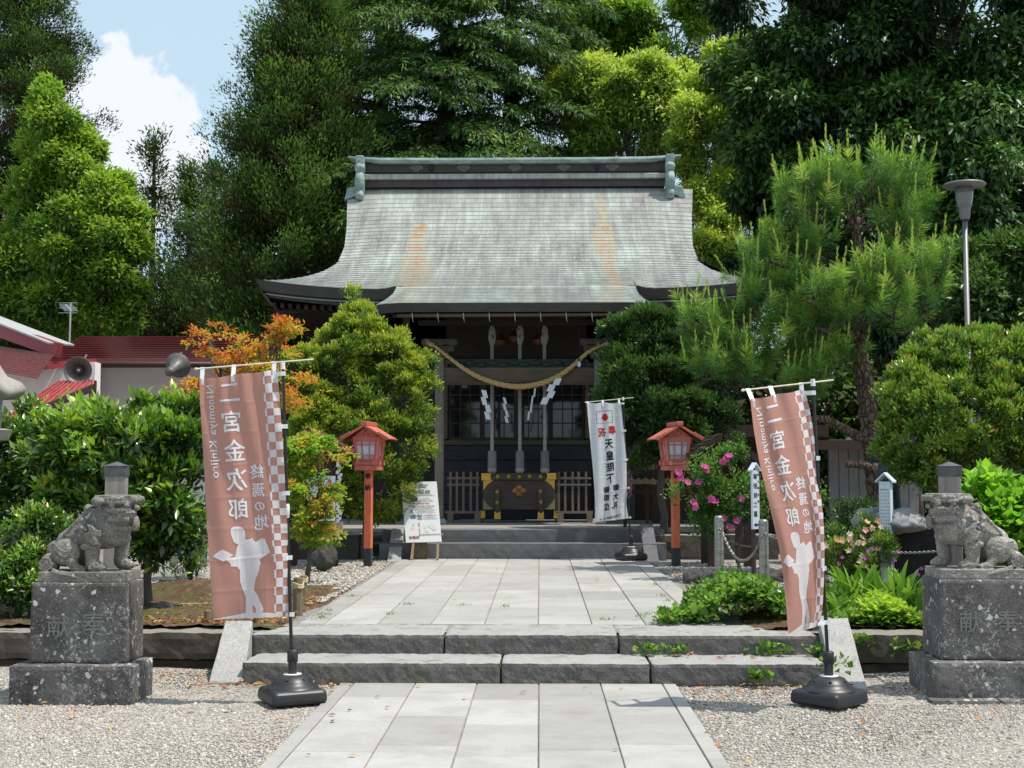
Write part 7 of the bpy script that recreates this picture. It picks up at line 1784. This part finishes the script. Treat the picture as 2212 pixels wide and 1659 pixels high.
# ================================================================ ROOFED NOTICE STAND (left) AND TABLET SHELTER (right)
M_dkroof = plain('dark_maroon_roof', (.15, .045, .05), .5, var=.2, scale=10); M_dkt = wood_mat('dark_brown_timber', (.035, .022, .017), (.075, .05, .038), 5, 2)  # M_dkt: dark brown grained timber
M_fringe = wood_mat('straw_fringe', (.20, .08, .03), (.42, .19, .07), 9, 2)
def roofed(name, apex, left, right, Y, depth, posts, label, cat, roofmat, zpost):
    a, l, r_ = U(*apex, Y), U(*left, Y), U(*right, Y); t = thing(name, (a.x, Y, Zt), label, cat)
    for q0, q1 in ((a, l), (a, r_)):
        m = MB(); n_ = 5
        for i in range(n_):
            b0, b1 = q0.lerp(q1, i / n_), q0.lerp(q1, (i + 1) / n_); o0, o1 = Vector((0, -depth / 2, .0)), Vector((0, depth / 2, 0)); u_ = Vector((0, 0, .02))
            m.poly([b0 + o0, b1 + o0 + u_, b1 + o1 + u_, b0 + o1]); m.poly([b1 + o0 + u_, b1 + o0 - u_, b1 + o1 - u_, b1 + o1 + u_])
        m.poly([q0 + o0 - Vector((0, 0, .05)), q1 + o0 - Vector((0, 0, .05)), q1 + o1 - Vector((0, 0, .05)), q0 + o1 - Vector((0, 0, .05))])
        m.build('roof', roofmat, t, world=True)
        m = MB(); m.bar(q0 + o0 + Vector((0, -.012, -.045)), q1 + o0 + Vector((0, -.012, -.045)), .03, .085); m.build('barge_board', roofmat, t, world=True)
    m = MB(); y0 = Y - depth / 2 + .12; lb = a.lerp(l, .72); rb = a.lerp(r_, .72); zb_ = lb.z - .10
    m.bar((lb.x, y0, zb_), (rb.x, y0, zb_), .10, .12, up=(0, 1, 0)); m.bar((a.x, y0, zb_), (a.x, y0, a.z - .06), .10); m.build('tie_beam', M_dkt, t, world=True)
    for px in posts:
        x = U(px, 1050, Y).x
        for yy in (y0, Y + depth / 2 - .12):
            m = MB(); m.b2((x - .05, yy - .05, Zt - .05), (x + .05, yy + .05, zb_)); m.build('post', M_dkt, t, world=True)
    return t, y0, zb_
ns, y0, zb_ = roofed('notice_stand', (678, 927), (606, 966), (766, 974), 17.9, .9, [626, 716], 'roofed notice stand with a maroon gable roof, beside the left lantern', 'notice stand', M_dkroof, 0)
a, b = U(664, 1028, y0 - .05), U(724, 1125, y0 - .05)
m = MB(); m.b2((a.x, y0 - .075, b.z), (b.x, y0 - .055, a.z)); m.build('poster', plain('white_poster', (.70, .73, .78), .5, var=.03, bump=0), ns, world=True)
for i in range(11):
    z_ = a.z - .07 - i * (a.z - b.z - .1) / 10; m = MB(); m.b2((a.x + .04, y0 - .0775, z_ - .008), (b.x - (.06 if i % 3 else .15), y0 - .0765, z_ + .008)); m.build('print_line', M_pr if i in (5, 6) else M_gr, ns, world=True)
m = MB(); m.b2((b.x - .09, y0 - .0785, a.z - .34), (b.x - .05, y0 - .0775, a.z - .05)); m.build('print_line', M_pr, ns, world=True)
m = MB(); r_ = random.Random(8); xa, xb = U(640, 1000, y0).x, U(702, 1000, y0).x
for i in range(26): x = xa + (xb - xa) * i / 25; m.bar((x, y0 - .1, zb_ - .06 - .05 * math.sin(i * .5)), (x + r_.uniform(-.01, .01), y0 - .1, zb_ - .30 - r_.uniform(0, .04)), .010)
m.bar((xa, y0 - .1, zb_ - .08), (xb, y0 - .1, zb_ - .08), .03); m.build('straw_fringe', M_fringe, ns, world=True)
m = MB(); x = U(730, 1050, y0).x
for k_ in range(34):
    z_ = U(726, 985 + k_ * 5.2, y0).z; dx_ = r_.uniform(-.02, .035); m.poly([(x + dx_, y0 - .06, z_), (x + dx_ + .045, y0 - .075, z_ - .01), (x + dx_ + .03, y0 - .07, z_ - .055), (x + dx_ - .01, y0 - .05, z_ - .045)])
m.build('paper_strips', M_paper, ns, world=True)
m = MB(); z_ = U(726, 1137, y0).z; m.b2((U(660, 1130, y0).x, y0 - .16, z_ - .05), (U(738, 1130, y0).x, y0 - .08, z_ + .05)); m.b2((U(722, 1130, y0).x, y0 - .20, z_ - .07), (U(744, 1130, y0).x, y0 - .12, z_ + .06)); m.build('shelf_beam', M_gpost, ns, world=True)
for px in (694, 712):
    m = MB(); x = U(px, 1160, y0).x; m.b2((x - .045, y0 - .14, Zt - .04), (x + .045, y0 - .06, z_ - .05)); m.build('stay', M_gpost, ns, world=True)
ts, y0, zb_ = roofed('tablet_shelter', (1552, 937), (1476, 984), (1646, 1000), 18.6, 1.0, [1528, 1604], 'dark roofed shelter with hanging prayer tablets behind the rose bush', 'shelter', M_dkt, 0)
m = MB(); xa, xb = U(1512, 1000, y0).x, U(1606, 1000, y0).x
for i in range(30): x = xa + (xb - xa) * i / 29; m.bar((x, y0 + .1, U(0, 1040, y0).z + .02 * math.sin(i)), (x + r_.uniform(-.012, .012), y0 + .1, U(0, 1060, y0).z + r_.uniform(-.03, .02)), .012)
m.bar((xa, y0 + .1, U(0, 1040, y0).z), (xb, y0 + .1, U(0, 1038, y0).z), .03); m.build('straw_fringe', M_fringe, ts, world=True)
M_ema = wood_mat('prayer_tablet_wood', (.30, .19, .11), (.50, .34, .21), 8, 0); M_emap = plain('tablet_picture', (.14, .22, .12), .7, var=.5, scale=60)
# rack with rows of prayer tablets
rk = thing('tablet_rack', (U(1392, 1100, 20.9).x, 20.9, .7), 'dark rack hung with rows of small wooden prayer tablets right of the white banner', 'rack')
m = MB(); xa, xb = U(1350, 1050, 20.9).x, U(1446, 1050, 20.9).x
for z_ in (U(0, 1000, 20.9).z, U(0, 1028, 20.9).z, U(0, 1062, 20.9).z): m.bar((xa, 20.9, z_), (xb, 20.9, z_), .03, .05)
for x in (xa, xb, (xa + xb) / 2): m.bar((x, 20.93, Zt), (x, 20.93, U(0, 985, 20.9).z), .05)
m.build('frame', M_dkt, rk, world=True)
rr_ = random.Random(3); nt_ = 0
for row, py in enumerate((1008, 1040)):
    for i in range(6):
        if row == 0 and i == 5: continue
        c = U(1362 + i * 16 + rr_.uniform(-2, 2), py + rr_.uniform(-1, 1), 20.82 - .02 * row); w_, h_ = .105, .082
        t = thing('prayer_tablet', c, 'small wooden prayer tablet hanging on the dark rack beside the white banner', 'prayer tablet', 'prayer tablets on the rack')
        m = MB(); m.prism([(-w_ / 2, -h_ / 2), (w_ / 2, -h_ / 2), (w_ / 2, h_ / 3), (0, h_ / 2 + .012), (-w_ / 2, h_ / 3)], -.005, .005); m.build('board', M_ema, t)
        m = MB(); m.prism([(-w_ * .34, -h_ * .35), (w_ * .34, -h_ * .35), (w_ * .3, h_ * .2), (-w_ * .3, h_ * .22)], -.0065, -.0055); m.build('picture', M_emap, t)
        m = MB(); m.tube([(-.012, 0, h_ / 2), (0, 0, h_ / 2 + .05), (.012, 0, h_ / 2)], .003, 4); m.build('cord', M_pr, t)
# paper-crane string beside the rack
ck = thing('paper_crane_string', U(1358, 1040, 20.7), 'faded string of folded paper cranes hanging just right of the white banner', 'paper cranes')
m = MB()
for k_ in range(26): c = Vector((rr_.uniform(-.03, .04), rr_.uniform(-.03, .03), .25 - k_ * .02)); m.poly([c, c + Vector((.03, .01, .015)), c + Vector((.01, -.02, -.03))]); m.poly([c, c + Vector((-.03, .01, .01)), c + Vector((.0, .02, -.03))])
m.build('cranes', plain('faded_paper', (.42, .22, .26), .8, var=.5, scale=40), ck)
# ================================================================ STORE, LAMP, STATUE (right)
st = thing('store_building', (U(1840, 1050, 22).x, 22, Zt), 'grey boarded building with a dark overhanging roof behind the pine trunk', 'building')
xa, xb = U(1792, 1050, 22).x, U(1985, 1050, 22).x
M_gw = wood_mat('grey_boarding', (.16, .15, .15), (.28, .265, .26), 4, 2)
m = MB(); n_ = 9
for i in range(n_): m.b2((xa + (xb - xa) * i / n_, 22, Zt - .05), (xa + (xb - xa) * (i + 1) / n_ - .01, 22.1, 2.2))
m.build('wall', M_gw, st, world=True)
m = MB(); m.b2((xa - .35, 21.2, U(0, 972, 21.2).z), (xb + .3, 21.3, U(0, 952, 21.2).z)); m.poly([(xa - .35, 21.2, U(0, 952, 21.2).z), (xb + .3, 21.2, U(0, 952, 21.2).z), (xb + .3, 24.5, U(0, 952, 21.2).z), (xa - .35, 24.5, U(0, 952, 21.2).z)]); m.poly([(xa - .35, 21.3, 2.12), (xb + .3, 21.3, 2.12), (xb + .3, 23, 2.2), (xa - .35, 23, 2.2)]); m.build('roof', plain('dark_brown_roof', (.05, .025, .02), .6), st, world=True)
m = MB(); m.b2((xa - 2.9, 23.0, Zt), (xa - .0, 23.2, 2.2)); m.b2((xa - 3.2, 22.0, 2.25), (xa, 23.4, 2.45)); m.build('side_wing', M_dkt, st, world=True)
lp = thing('street_lamp', (U(2095, 900, 15.5).x, 15.5, Zt), 'tall grey street lamp with a flat disc shade against the dark trees', 'street lamp')
M_lmet = plain('grey_lamp_metal', (.17, .17, .175), .5, .5, var=.08, bump=0)
kk = 15.5 / FPX; cx_ = lp.location.x
zl_ = lambda py: U(2095, py, 15.5).z - Zt
m = MB(); m.lathe([(.034, -.05), (.030, zl_(470)), (.0, zl_(470))], n=16); m.build('pole', M_lmet, lp)
m = MB(); m.lathe([(.05, zl_(475)), (.062, zl_(468)), (.068, zl_(455)), (.075, zl_(448)), (.09, zl_(443)), (.0, zl_(442))], n=20); m.build('collar', M_lmet, lp)
m = MB(); m.lathe([(.085, zl_(445)), (.10, zl_(425)), (.108, zl_(407)), (.0, zl_(405))], n=24); m.build('glass_shade', plain('grey_lamp_glass', (.16, .15, .14), .15, var=.1, bump=0), lp)
m = MB(); m.lathe([(0, zl_(392)), (.12, zl_(392.5)), (.235, zl_(397)), (.255, zl_(400)), (.25, zl_(402)), (.12, zl_(406)), (0, zl_(409))], n=32); m.build('disc_cap', M_lmet, lp)
M_rock = stone_mat('blue_grey_rock', (.12, .13, .14), (.36, .37, .36), 3, .8, speck=.3, moss=.2); M_drock = stone_mat('dark_rock', (.03, .03, .03), (.12, .115, .11), 4, .9, speck=.3, moss=.4)
def rock(c, r_, seed, label, mat, name='rock', group=None, flat=.0):
    bm = bmesh.new(); bmesh.ops.create_icosphere(bm, subdivisions=4, radius=1)
    for v in bm.verts:
        p = v.co.copy(); d = 1 + .30 * noise.noise(p * 1.3 + Vector((seed, 0, 0))) + .13 * noise.noise(p * 3.1 + Vector((0, seed, 0))) + .04 * noise.noise(p * 8)
        for ax in (Vector((.6, .3, .75)), Vector((-.7, -.2, .6)), Vector((.1, -.95, .3)), Vector((.8, -.5, -.1))):
            q_ = p.dot(ax.normalized()); 
            if q_ > .72: d *= .72 / q_ * .4 + .6
        v.co = Vector((p.x * d * r_[0], p.y * d * r_[1], p.z * d * r_[2]))
    o = bm_obj(bm, name, mat, smooth=True); o.location = c; return tag(o, label, 'rock', group)
rock(U(1950, 1125, 12.95), (.24, .26, .13), 3, 'smooth pale blue-grey boulder right of the tall white post', M_rock)
rock(U(1880, 1122, 14.2), (.20, .3, .13), 5, 'dark blue-grey boulder left of the tall white post', M_rock)
rock(U(700, 1203, 17.2) + Vector((0, 0, .02)), (.17, .15, .18), 8, 'squat brown stone under the small maple', M_drock)
for i, (px, py, Y, rx) in enumerate([(1500, 1250, 15.4, .14), (1545, 1262, 15.0, .16), (1690, 1252, 15.6, .22), (1752, 1250, 15.2, .2)]):
    rock(Vector((U(px, py, Y).x, Y, Zt + .03)), (rx, .14, .11), 20 + i, ['small dark edging rock beneath the roses, leftmost', 'dark edging rock left of the first steel bollard', 'dark edging rock between the bollards and the russet banner', 'dark edging rock behind the russet banner'][i], M_drock, group='dark rocks edging the right bed')
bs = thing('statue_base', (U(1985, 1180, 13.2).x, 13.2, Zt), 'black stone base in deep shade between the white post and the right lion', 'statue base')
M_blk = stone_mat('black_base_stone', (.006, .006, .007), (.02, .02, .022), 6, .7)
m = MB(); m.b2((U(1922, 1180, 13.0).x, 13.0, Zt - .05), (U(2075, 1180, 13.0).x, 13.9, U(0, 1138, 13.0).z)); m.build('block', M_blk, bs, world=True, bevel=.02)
# bronze statue of a reading boy with a load of firewood, mostly behind leaves
M_brz = plain('dark_bronze', (.045, .065, .085), .45, .5, var=.3, scale=14)
sx_, sy_, sz_ = U(1925, 1050, 14.0).x, 14.0, U(0, 1118, 14.0).z; sb = thing('bronze_statue', (sx_, sy_, sz_), 'dark bronze statue of a walking reading boy half hidden by the rounded shrub', 'statue')
m = MB()
def lb(a, b, r0, r1):
    a, b = Vector(a), Vector(b)
    for i in range(6): u = i / 5; m.ell(a.lerp(b, u), r0 + (r1 - r0) * u, n=12, m=8)
    m.cyl(a, b, r0, r1, 12)
lb((-.06, -.06, .04), (-.05, 0, .28), .038, .055); lb((-.05, 0, .28), (-.03, .02, .52), .06, .08); lb((.09, .06, .05), (.06, .06, .28), .038, .055); lb((.06, .06, .28), (.03, .03, .52), .06, .08)
m.ell((-.09, -.10, .03), (.04, .085, .03)); m.ell((.09, .02, .03), (.04, .085, .03))
lb((0, .02, .54), (0, 0, .78), .12, .115); m.ell((0, 0, .82), (.14, .09, .08)); lb((0, -.01, .86), (0, -.03, .92), .045, .04); m.ell((0, -.05, 1.0), (.078, .09, .10)); m.ell((0, -.135, .99), (.012, .02, .015))
for s_ in (-1, 1): m.ell((s_ * .08, -.04, .99), (.012, .02, .025)); lb((s_ * .13, 0, .82), (s_ * .15, -.06, .64), .045, .038); lb((s_ * .15, -.06, .64), (s_ * .06, -.22, .68), .036, .026); m.ell((s_ * .05, -.24, .69), (.03, .035, .022))
m.prism([(-.13, .50), (.13, .50), (.15, .36), (-.15, .36)], -.09, .12)
voxel(m, 'figure', M_brz, sb, .012, 2, 0)
m = MB(); m.box((0, -.27, .73), (.14, .10, .012), rot=(.5, 0, 0)); m.build('book', M_brz, sb)
m = MB()
for i in range(16): m.cyl((-.17 + rr_.uniform(-.03, .03), .13 + (i % 3) * .05, .62 + (i // 3) * .055), (.17 + rr_.uniform(-.03, .03), .13 + (i % 3) * .05, .62 + (i // 3) * .055), .024, n=7)
m.build('firewood', M_brz, sb)
# ================================================================ LITTLE THINGS OF THE LEFT BED
M_stk = wood_mat('weathered_stake', (.12, .09, .055), (.26, .20, .13), 6, 2); M_cord = plain('pale_cord', (.55, .47, .30), .8, bump=0)
def stake(px, pyb, pyt, wpx, label):
    p = G(px, pyb, Zt); h_ = U(px, pyt, p.y).z - Zt; r_ = wpx / 2 * p.y / FPX; t = thing('wooden_stake', p, label, 'stake', 'short wooden stakes beside the path')
    m = MB(); m.cyl((0, 0, -.1), (0, 0, h_), r_, r_ * .9, 10); m.build('stake_post', M_stk, t, bevel=.006)
    if pyb - pyt > 40:
        m = MB(); 
        for k_ in range(3): m.tube([(r_ * 1.12 * math.cos(a_), r_ * 1.12 * math.sin(a_), h_ * .74 + k_ * .014 + .01 * math.sin(a_ * 2)) for a_ in [q_ * .7 for q_ in range(10)]], .007, 5)
        m.build('lashing', M_cord, t)
    return p, h_
s1, hs1 = stake(643, 1326, 1247, 22, 'taller wooden stake with cord round it, right of the left banner'); s2, hs2 = stake(655, 1290, 1243, 17, 'second wooden stake just behind the taller corded one')
stake(449, 1342, 1318, 18, 'short stub of a stake beside the left banner'); stake(555, 1346, 1332, 15, 'very short stake stub behind the left cheek slab')
def rope(a, b, sag, label, r_=.006):
    m = MB(); m.tube([a.lerp(b, i / 16) - Vector((0, 0, sag * 4 * (i / 16) * (1 - i / 16))) for i in range(17)], r_, 6); tag(m.build('cord', M_cord), label, 'cord')
rope(U(314, 1299, 12.2), U(449, 1303, 12.0), .012, 'pale cord stretched low across the left bed'); rope(U(449, 1303, 12.0), s1 + Vector((0, -.04, hs1 * .74)), .03, 'pale cord running behind the left banner to the stake')
rope(U(-10, 1283, 12.4), U(75, 1290, 12.3), .01, 'thin cord in front of the dark shrub at the left edge')
fe = thing('rail_fence', (U(410, 1200, 18).x, 18, Zt), 'low grey wooden rail fence behind the left bed', 'fence')
m = MB(); m.bar(U(330, 1175, 18), U(470, 1175, 18), .06, .07)
m.build('rail', M_gpost, fe, world=True)
for px in (377, 405, 440):
    m = MB(); x = U(px, 1200, 18).x; m.b2((x - .035, 17.965, Zt), (x + .035, 18.035, U(px, 1165, 18).z)); m.build('fence_post', M_gpost, fe, world=True)
rock(Vector((U(352, 1310, 12.0).x, 12.0, Zt + .02)), (.10, .08, .06), 31, 'small dark stone lying on the left bed', M_drock)
# sapling on the mound, roots of grass
def wisp(name, label, px, py, Y, w_, h_, n, L, W, mat, seed, up=.9, cat='plant', zb=None, **kw):
    r = np.random.default_rng(seed); c = U(px, py, Y); zb_ = Zt if zb is None else zb; t = thing(name, (c.x, Y, zb_), label, cat)
    P = np.stack([c.x + r.normal(0, w_ / 2.2, n), Y + r.normal(0, w_ / 3, n), zb_ + h_ * r.random(n) ** .8], -1); O = unit(r.normal(0, 1, (n, 3)) + [0, 0, .5])
    m = MB(); rr = random.Random(seed)
    for k_ in range(7): m.tube([(c.x + rr.uniform(-.03, .03), Y, zb_ - .03), (c.x + rr.uniform(-.5, .5) * w_, Y + rr.uniform(-.1, .1), zb_ + h_ * .55), (c.x + rr.uniform(-1, 1) * w_, Y + rr.uniform(-.2, .2), zb_ + h_)], [.012, .008, .004], 5)
    m.build('stems', M_barkg, t, world=True); crown('leaves', [foliage(P, O, 8, r, .07, L, W, out=.5, up=up * .4, rnd=.7, seed=seed, **kw)], mat, t); return t
wisp('conifer_sapling', 'feathery young conifer sapling on the mound left of the banner', 412, 1200, 13.7, .20, .75, 240, .09, .016, ML_pine, 61, zb=.5)
wisp('leafy_shrub', 'dark feathery shrub in shade behind the russet banner, left of the pine trunk', 1845, 1100, 15.5, .34, .95, 900, .05, .016, ML_holly, 62, tb=.45)
wisp('leafy_shrub', 'low dark plants in front of the grey boarded building', 1800, 1100, 17, .5, .6, 500, .06, .03, ML_holly, 63)
# ================================================================ RIGHT BED
def flowers(name, P, rad, petals, mat, parent, r, face=(0, -1, .4), w_=.6):
    n = len(P); base = []; D = []; N_ = []
    for i in range(n):
        f_ = unit(np.array(face) + r.normal(0, .35, 3)); u_ = unit(np.cross(f_, [0, 0, 1])); v_ = np.cross(u_, f_); a0 = r.uniform(0, 6.28)
        for k in range(petals): a = a0 + k * 2 * math.pi / petals; base.append(P[i]); D.append(u_ * math.cos(a) + v_ * math.sin(a) + f_ * .35); N_.append(f_)
    k = len(base); V, F, t_ = leaves(np.array(base), np.array(D), np.array(N_), rad * r.uniform(.85, 1.15, k), np.full(k, rad * w_ * 1.3), np.repeat(r.random(n), petals) * .8 + .2 * r.random(k), fold=-.1)
    return npmesh(name, V, F, mat, parent, attr=t_, world=True)
def cover(label, zones, seed, n, L, flowers_n, name='heartleaf_cover', hmax=.3, mat=None):
    r = np.random.default_rng(seed); Ps = []
    for (x0, x1, y0, y1, h0, h1, frac) in zones:
        k = int(n * frac); x = r.uniform(x0, x1, k); y = r.uniform(y0, y1, k); hh = h0 + (h1 - h0) * np.sin(np.pi * np.clip((x - x0) / (x1 - x0), 0, 1)) ** .6 * np.clip((y - y0) / .25 + .55, 0, 1)
        z = Zt + hh * (.25 + .75 * r.random(k) ** .5) * (.8 + .35 * n3(np.stack([x, y, x * 0], -1), 7, seed)); Ps.append(np.stack([x, y, z], -1))
    P = np.concatenate(Ps); O = unit(r.normal(0, .6, (len(P), 3)) + [0, -.5, .8])
    V, F, t_ = foliage(P, O, 4, r, .05, L, L * .85, out=.5, up=.0, rnd=.5, nup=1.1, tb=.45, tv=.18, ttop=.2, seed=seed, tn=.4, tsc=5)
    o = npmesh(name, V, F, mat or ML_fern, attr=t_); tag(o, label, 'ground cover', kind='stuff')
    if flowers_n:
        top_ = P[(P[:, 2] > np.quantile(P[:, 2], .45))]; sel = top_[r.choice(len(top_), flowers_n)] + [0, -.02, .03]
        f = flowers('white_flowers', sel, .022, 4, ML_petal3, None, r, (0, -.6, .8)); tag(f, 'tiny white four-petalled flowers scattered over the ' + ('left' if seed == 70 else 'right') + ' heart-leaved cover', 'flowers', kind='stuff')
xg = lambda px, Y: U(px, 1300, Y).x
cover('low mound of heart-shaped leaves at the front right corner of the upper path', [(xg(1500, 11.6), xg(1705, 11.6), 11.15, 12.3, .08, .33, .8), (xg(1425, 11.3), xg(1520, 11.3), 11.12, 11.45, .02, .07, .08), (xg(1690, 12), xg(1800, 12), 11.2, 12.2, .1, .25, .12)], 70, 1500, .058, 55)
cover('heart-shaped leaves and ferns above the right retaining wall', [(xg(1788, 10.95), xg(1985, 10.95), 10.8, 11.25, .03, .13, 1.0)], 71, 900, .055, 16)
cover('yellow-green ferny herbs above the right retaining wall', [(xg(1850, 11.0), xg(1960, 11.0), 10.82, 11.3, .08, .22, 1.0)], 72, 420, .05, 0, name='fern_cover', mat=leaf_mat('yellow_fern', [(0, (.14, .24, .03)), (1, (.34, .44, .06))], .5, .45))
def blades(label, px, Y, seed, n=16, L=.42):
    r = np.random.default_rng(seed); c = U(px, 1300, Y); t = thing('ground_orchid', (c.x, Y, Zt), label, 'plant', 'ground orchids in the right bed'); V = []; F = []; T = []
    for i in range(n):
        az = r.uniform(0, 6.283); ln_ = L * r.uniform(.65, 1.1); lean = r.uniform(.25, .9); d = np.array([math.cos(az), math.sin(az) * .6, 0]); s_ = np.array([-d[1], d[0], 0]) if r.random() < .6 else np.array([1., 0, 0]); s_ = s_ / np.linalg.norm(s_)
        b = np.array([c.x + r.normal(0, .05), Y + r.normal(0, .05), Zt]); o = len(V); w_ = r.uniform(.016, .028); n_ = 8; tt = r.uniform(.3, .9)
        for k in range(n_ + 1):
            u = k / n_; p = b + d * ln_ * lean * (u ** 1.6) * .8 + np.array([0, 0, ln_ * (u - .42 * lean * u ** 3)]); ww = w_ * math.sin(math.pi * min(1, .12 + u * .88)) ** .7 * (1 if u < 1 else 0)
            V += [p - s_ * ww + [0, 0, ww * .3], p, p + s_ * ww + [0, 0, ww * .3]]
        for k in range(n_):
            a = o + k * 3
            F += [(a, a + 1, a + 4, a + 3), (a + 1, a + 2, a + 5, a + 4)]; T += [tt + r.normal(0, .04)] * 2
    npmesh('leaves', np.array(V), np.array(F), ML_blade, t, attr=np.clip(T, 0, 1), world=True)
    if seed % 2 == 0: 
        P = np.array([[c.x + .02 + i * .03, Y - .06, Zt + L * (.95 + .12 * i)] for i in range(2)]); flowers('blossom', P, .022, 5, ML_petal4, t, r)
        m = MB(); m.tube([(c.x, Y, Zt), (c.x + .02, Y - .04, Zt + L)], [.004, .003], 5); m.build('stalk', ML_blade, t, world=True)
ML_blade = leaf_mat('orchid_blades', [(0, (.04, .10, .015)), (.5, (.10, .21, .025)), (1, (.22, .35, .05))], .4, .4, .4)
for i, (px, Y, L) in enumerate([(1805, 11.5, .50), (1835, 11.6, .60), (1862, 11.4, .56), (1890, 11.6, .60), (1925, 11.3, .55), (1958, 11.4, .60), (1975, 11.3, .42), (1797, 11.2, .36)]):
    blades(['leftmost striped clump of ground orchid leaves in the right bed', 'second tall clump of ground orchid leaves under the azalea', 'third clump of arching orchid leaves under the azalea', 'tallest orchid clump beside the foot of the tall white post', 'orchid clump just right of the tall white post', 'orchid clump with upright leaves near the right pedestal', 'small orchid clump touching the right pedestal', 'short orchid clump beside the banner pole'][i], px, Y, 80 + i, 15, L)
az = broad('azalea_bush', 'small azalea bush covered with pale pink blossoms left of the tall white post', 1850, 12.9,
      [LB(1830, 1175, 45, 32, 12.9), LB(1870, 1160, 45, 35, 12.9), LB(1895, 1185, 32, 38, 12.8), LB(1815, 1200, 32, 28, 12.8), LB(1860, 1205, 50, 30, 12.8)],
      ML_hedge, 64, 1500, 9, .05, .030, .011, dict(fs, tb=.38, ttop=.3), gap=.12, gscale=8, trunk_r=.02, clump=.08, **shr)
r_f = np.random.default_rng(65)
FP = np.array([U(px, py, 12.9 - .28 - .0 * px).to_tuple() for px, py in [(1801, 1163), (1812, 1170), (1820, 1168), (1835, 1164), (1843, 1155), (1788, 1180), (1873, 1128), (1882, 1140), (1868, 1145), (1895, 1125), (1862, 1160), (1852, 1172), (1858, 1180), (1845, 1176), (1866, 1174), (1882, 1172), (1892, 1165), (1903, 1160), (1822, 1192), (1835, 1190), (1848, 1190), (1830, 1200), (1860, 1200), (1872, 1195), (1885, 1188), (1897, 1186), (1842, 1208), (1856, 1212), (1868, 1222), (1910, 1140), (1879, 1205), (1815, 1182), (1850, 1225), (1800, 1192), (1840, 1216)]]); FP[:, 1] += r_f.uniform(-.05, .15, len(FP))
flowers('blossom', FP, .040, 5, ML_petal2, az, r_f)
rs = broad('rose_bush', 'tall loose rose bush with pink flowers beside the right lantern', 1590, 15.9,
      [LB(1520, 1030, 50, 35, 15.9), LB(1570, 1060, 60, 40, 15.9), LB(1500, 1070, 40, 30, 15.8), LB(1600, 1030, 40, 30, 16.0), LB(1545, 1100, 55, 35, 15.8), LB(1610, 1090, 40, 40, 16.0), LB(1665, 1075, 35, 40, 16.2), LB(1700, 1110, 45, 40, 16.3), LB(1545, 1145, 40, 25, 15.8), LB(1580, 985, 20, 25, 15.9), LB(1740, 1060, 30, 30, 16.3)],
      ML_rose, 66, 1700, 9, .075, .040, .022, dict(out=.4, up=.2, rnd=.8, nup=.8, tb=.5, tv=.2, tn=.4, ttop=.2, tsc=3), gap=.36, gscale=4, trunk_r=.022, thick=.4, clump=.16, **shr)
FP = np.array([U(px, py, 15.55).to_tuple() for px, py in [(1467, 1020), (1470, 1030), (1485, 1043), (1522, 1008), (1525, 1015), (1575, 985), (1568, 992), (1560, 997), (1537, 1078), (1546, 1084), (1497, 1085), (1502, 1095), (1563, 1120), (1590, 1125), (1577, 1139), (1600, 1078), (1510, 1042), (1660, 1058), (1684, 1062), (1694, 1068)]])
flowers('blossom', FP, .055, 6, ML_petal, rs, r_f, w_=.85)
# weeds on the steps and in the wall
for i, (px, py, z_, Y) in enumerate([(1395, 1402, .165, 10.40), (1462, 1402, .165, 10.40), (1650, 1402, .165, 10.40), (1680, 1404, .165, 10.40), (1633, 1480, .02, 9.9), (1765, 1420, .17, 10.35), (1862, 1385, .17, 10.42), (1955, 1390, .17, 10.42), (1790, 1430, .1, 9.95)]):
    r = np.random.default_rng(100 + i); c = U(px, py, Y); k_ = 16 if i != 4 else 22
    P = np.stack([c.x + r.normal(0, .05, k_), Y - .03 + r.normal(0, .02, k_), max(z_, c.z - .05) + .07 * r.random(k_)], -1)
    V, F, t_ = foliage(P, np.tile([0, -.6, .4], (k_, 1)), 2, r, .02, .055, .045, tb=.5, nup=1, seed=i)
    o = npmesh('weed', V, F, ML_fern, attr=t_)
    tag(o, ['leafy weed on the lower step below the ground cover, left one', 'weed in the angle of the lower step, second from left', 'weed on the lower step left of the russet banner foot', 'weed on the lower step close to the russet banner', 'weed at the foot of the lower step near the russet banner', 'weed hanging behind the russet banner pole', 'weed growing from the right retaining wall beside the cheek slab', 'weed growing from the right retaining wall near the pedestal', 'weed between banner pole and right cheek slab'][i], 'weed', 'weeds in the joints of the steps and wall')
# thin grass and moss in the joints of the paving
r = np.random.default_rng(130); xs_ = []; 
for px, py in [(700, 1330), (712, 1322), (880, 1308), (1097, 1313), (1385, 1335), (1395, 1330), (1440, 1300), (1432, 1290), (1415, 1265), (760, 1290), (840, 1330), (690, 1338), (1310, 1342), (1000, 1310)]:
    g_ = G(px, py, Zt); xs_ += [[g_.x + r.normal(0, .03), g_.y + r.normal(0, .05), .335 + .001] for _ in range(26)]
P = np.array(xs_); V, F, t_ = leaves(P, unit(np.stack([r.normal(0, .6, len(P)), r.normal(0, .6, len(P)), np.full(len(P), .9)], -1)), r.normal(0, 1, P.shape), r.uniform(.015, .05, len(P)), np.full(len(P), .006), r.random(len(P)))
tag(npmesh('joint_grass', V, F, ML_fern, attr=t_), kind='stuff', label='thin grass sprouting in the joints of the upper path', cat='grass')

cover('thin weeds and moss over the left soil bed', [(-3.5, -2.2, 10.85, 13.0, .0, .035, .7), (-4.3, -2.6, 12.6, 14.6, .05, .12, .3)], 73, 260, .022, 0, name='bed_weeds')
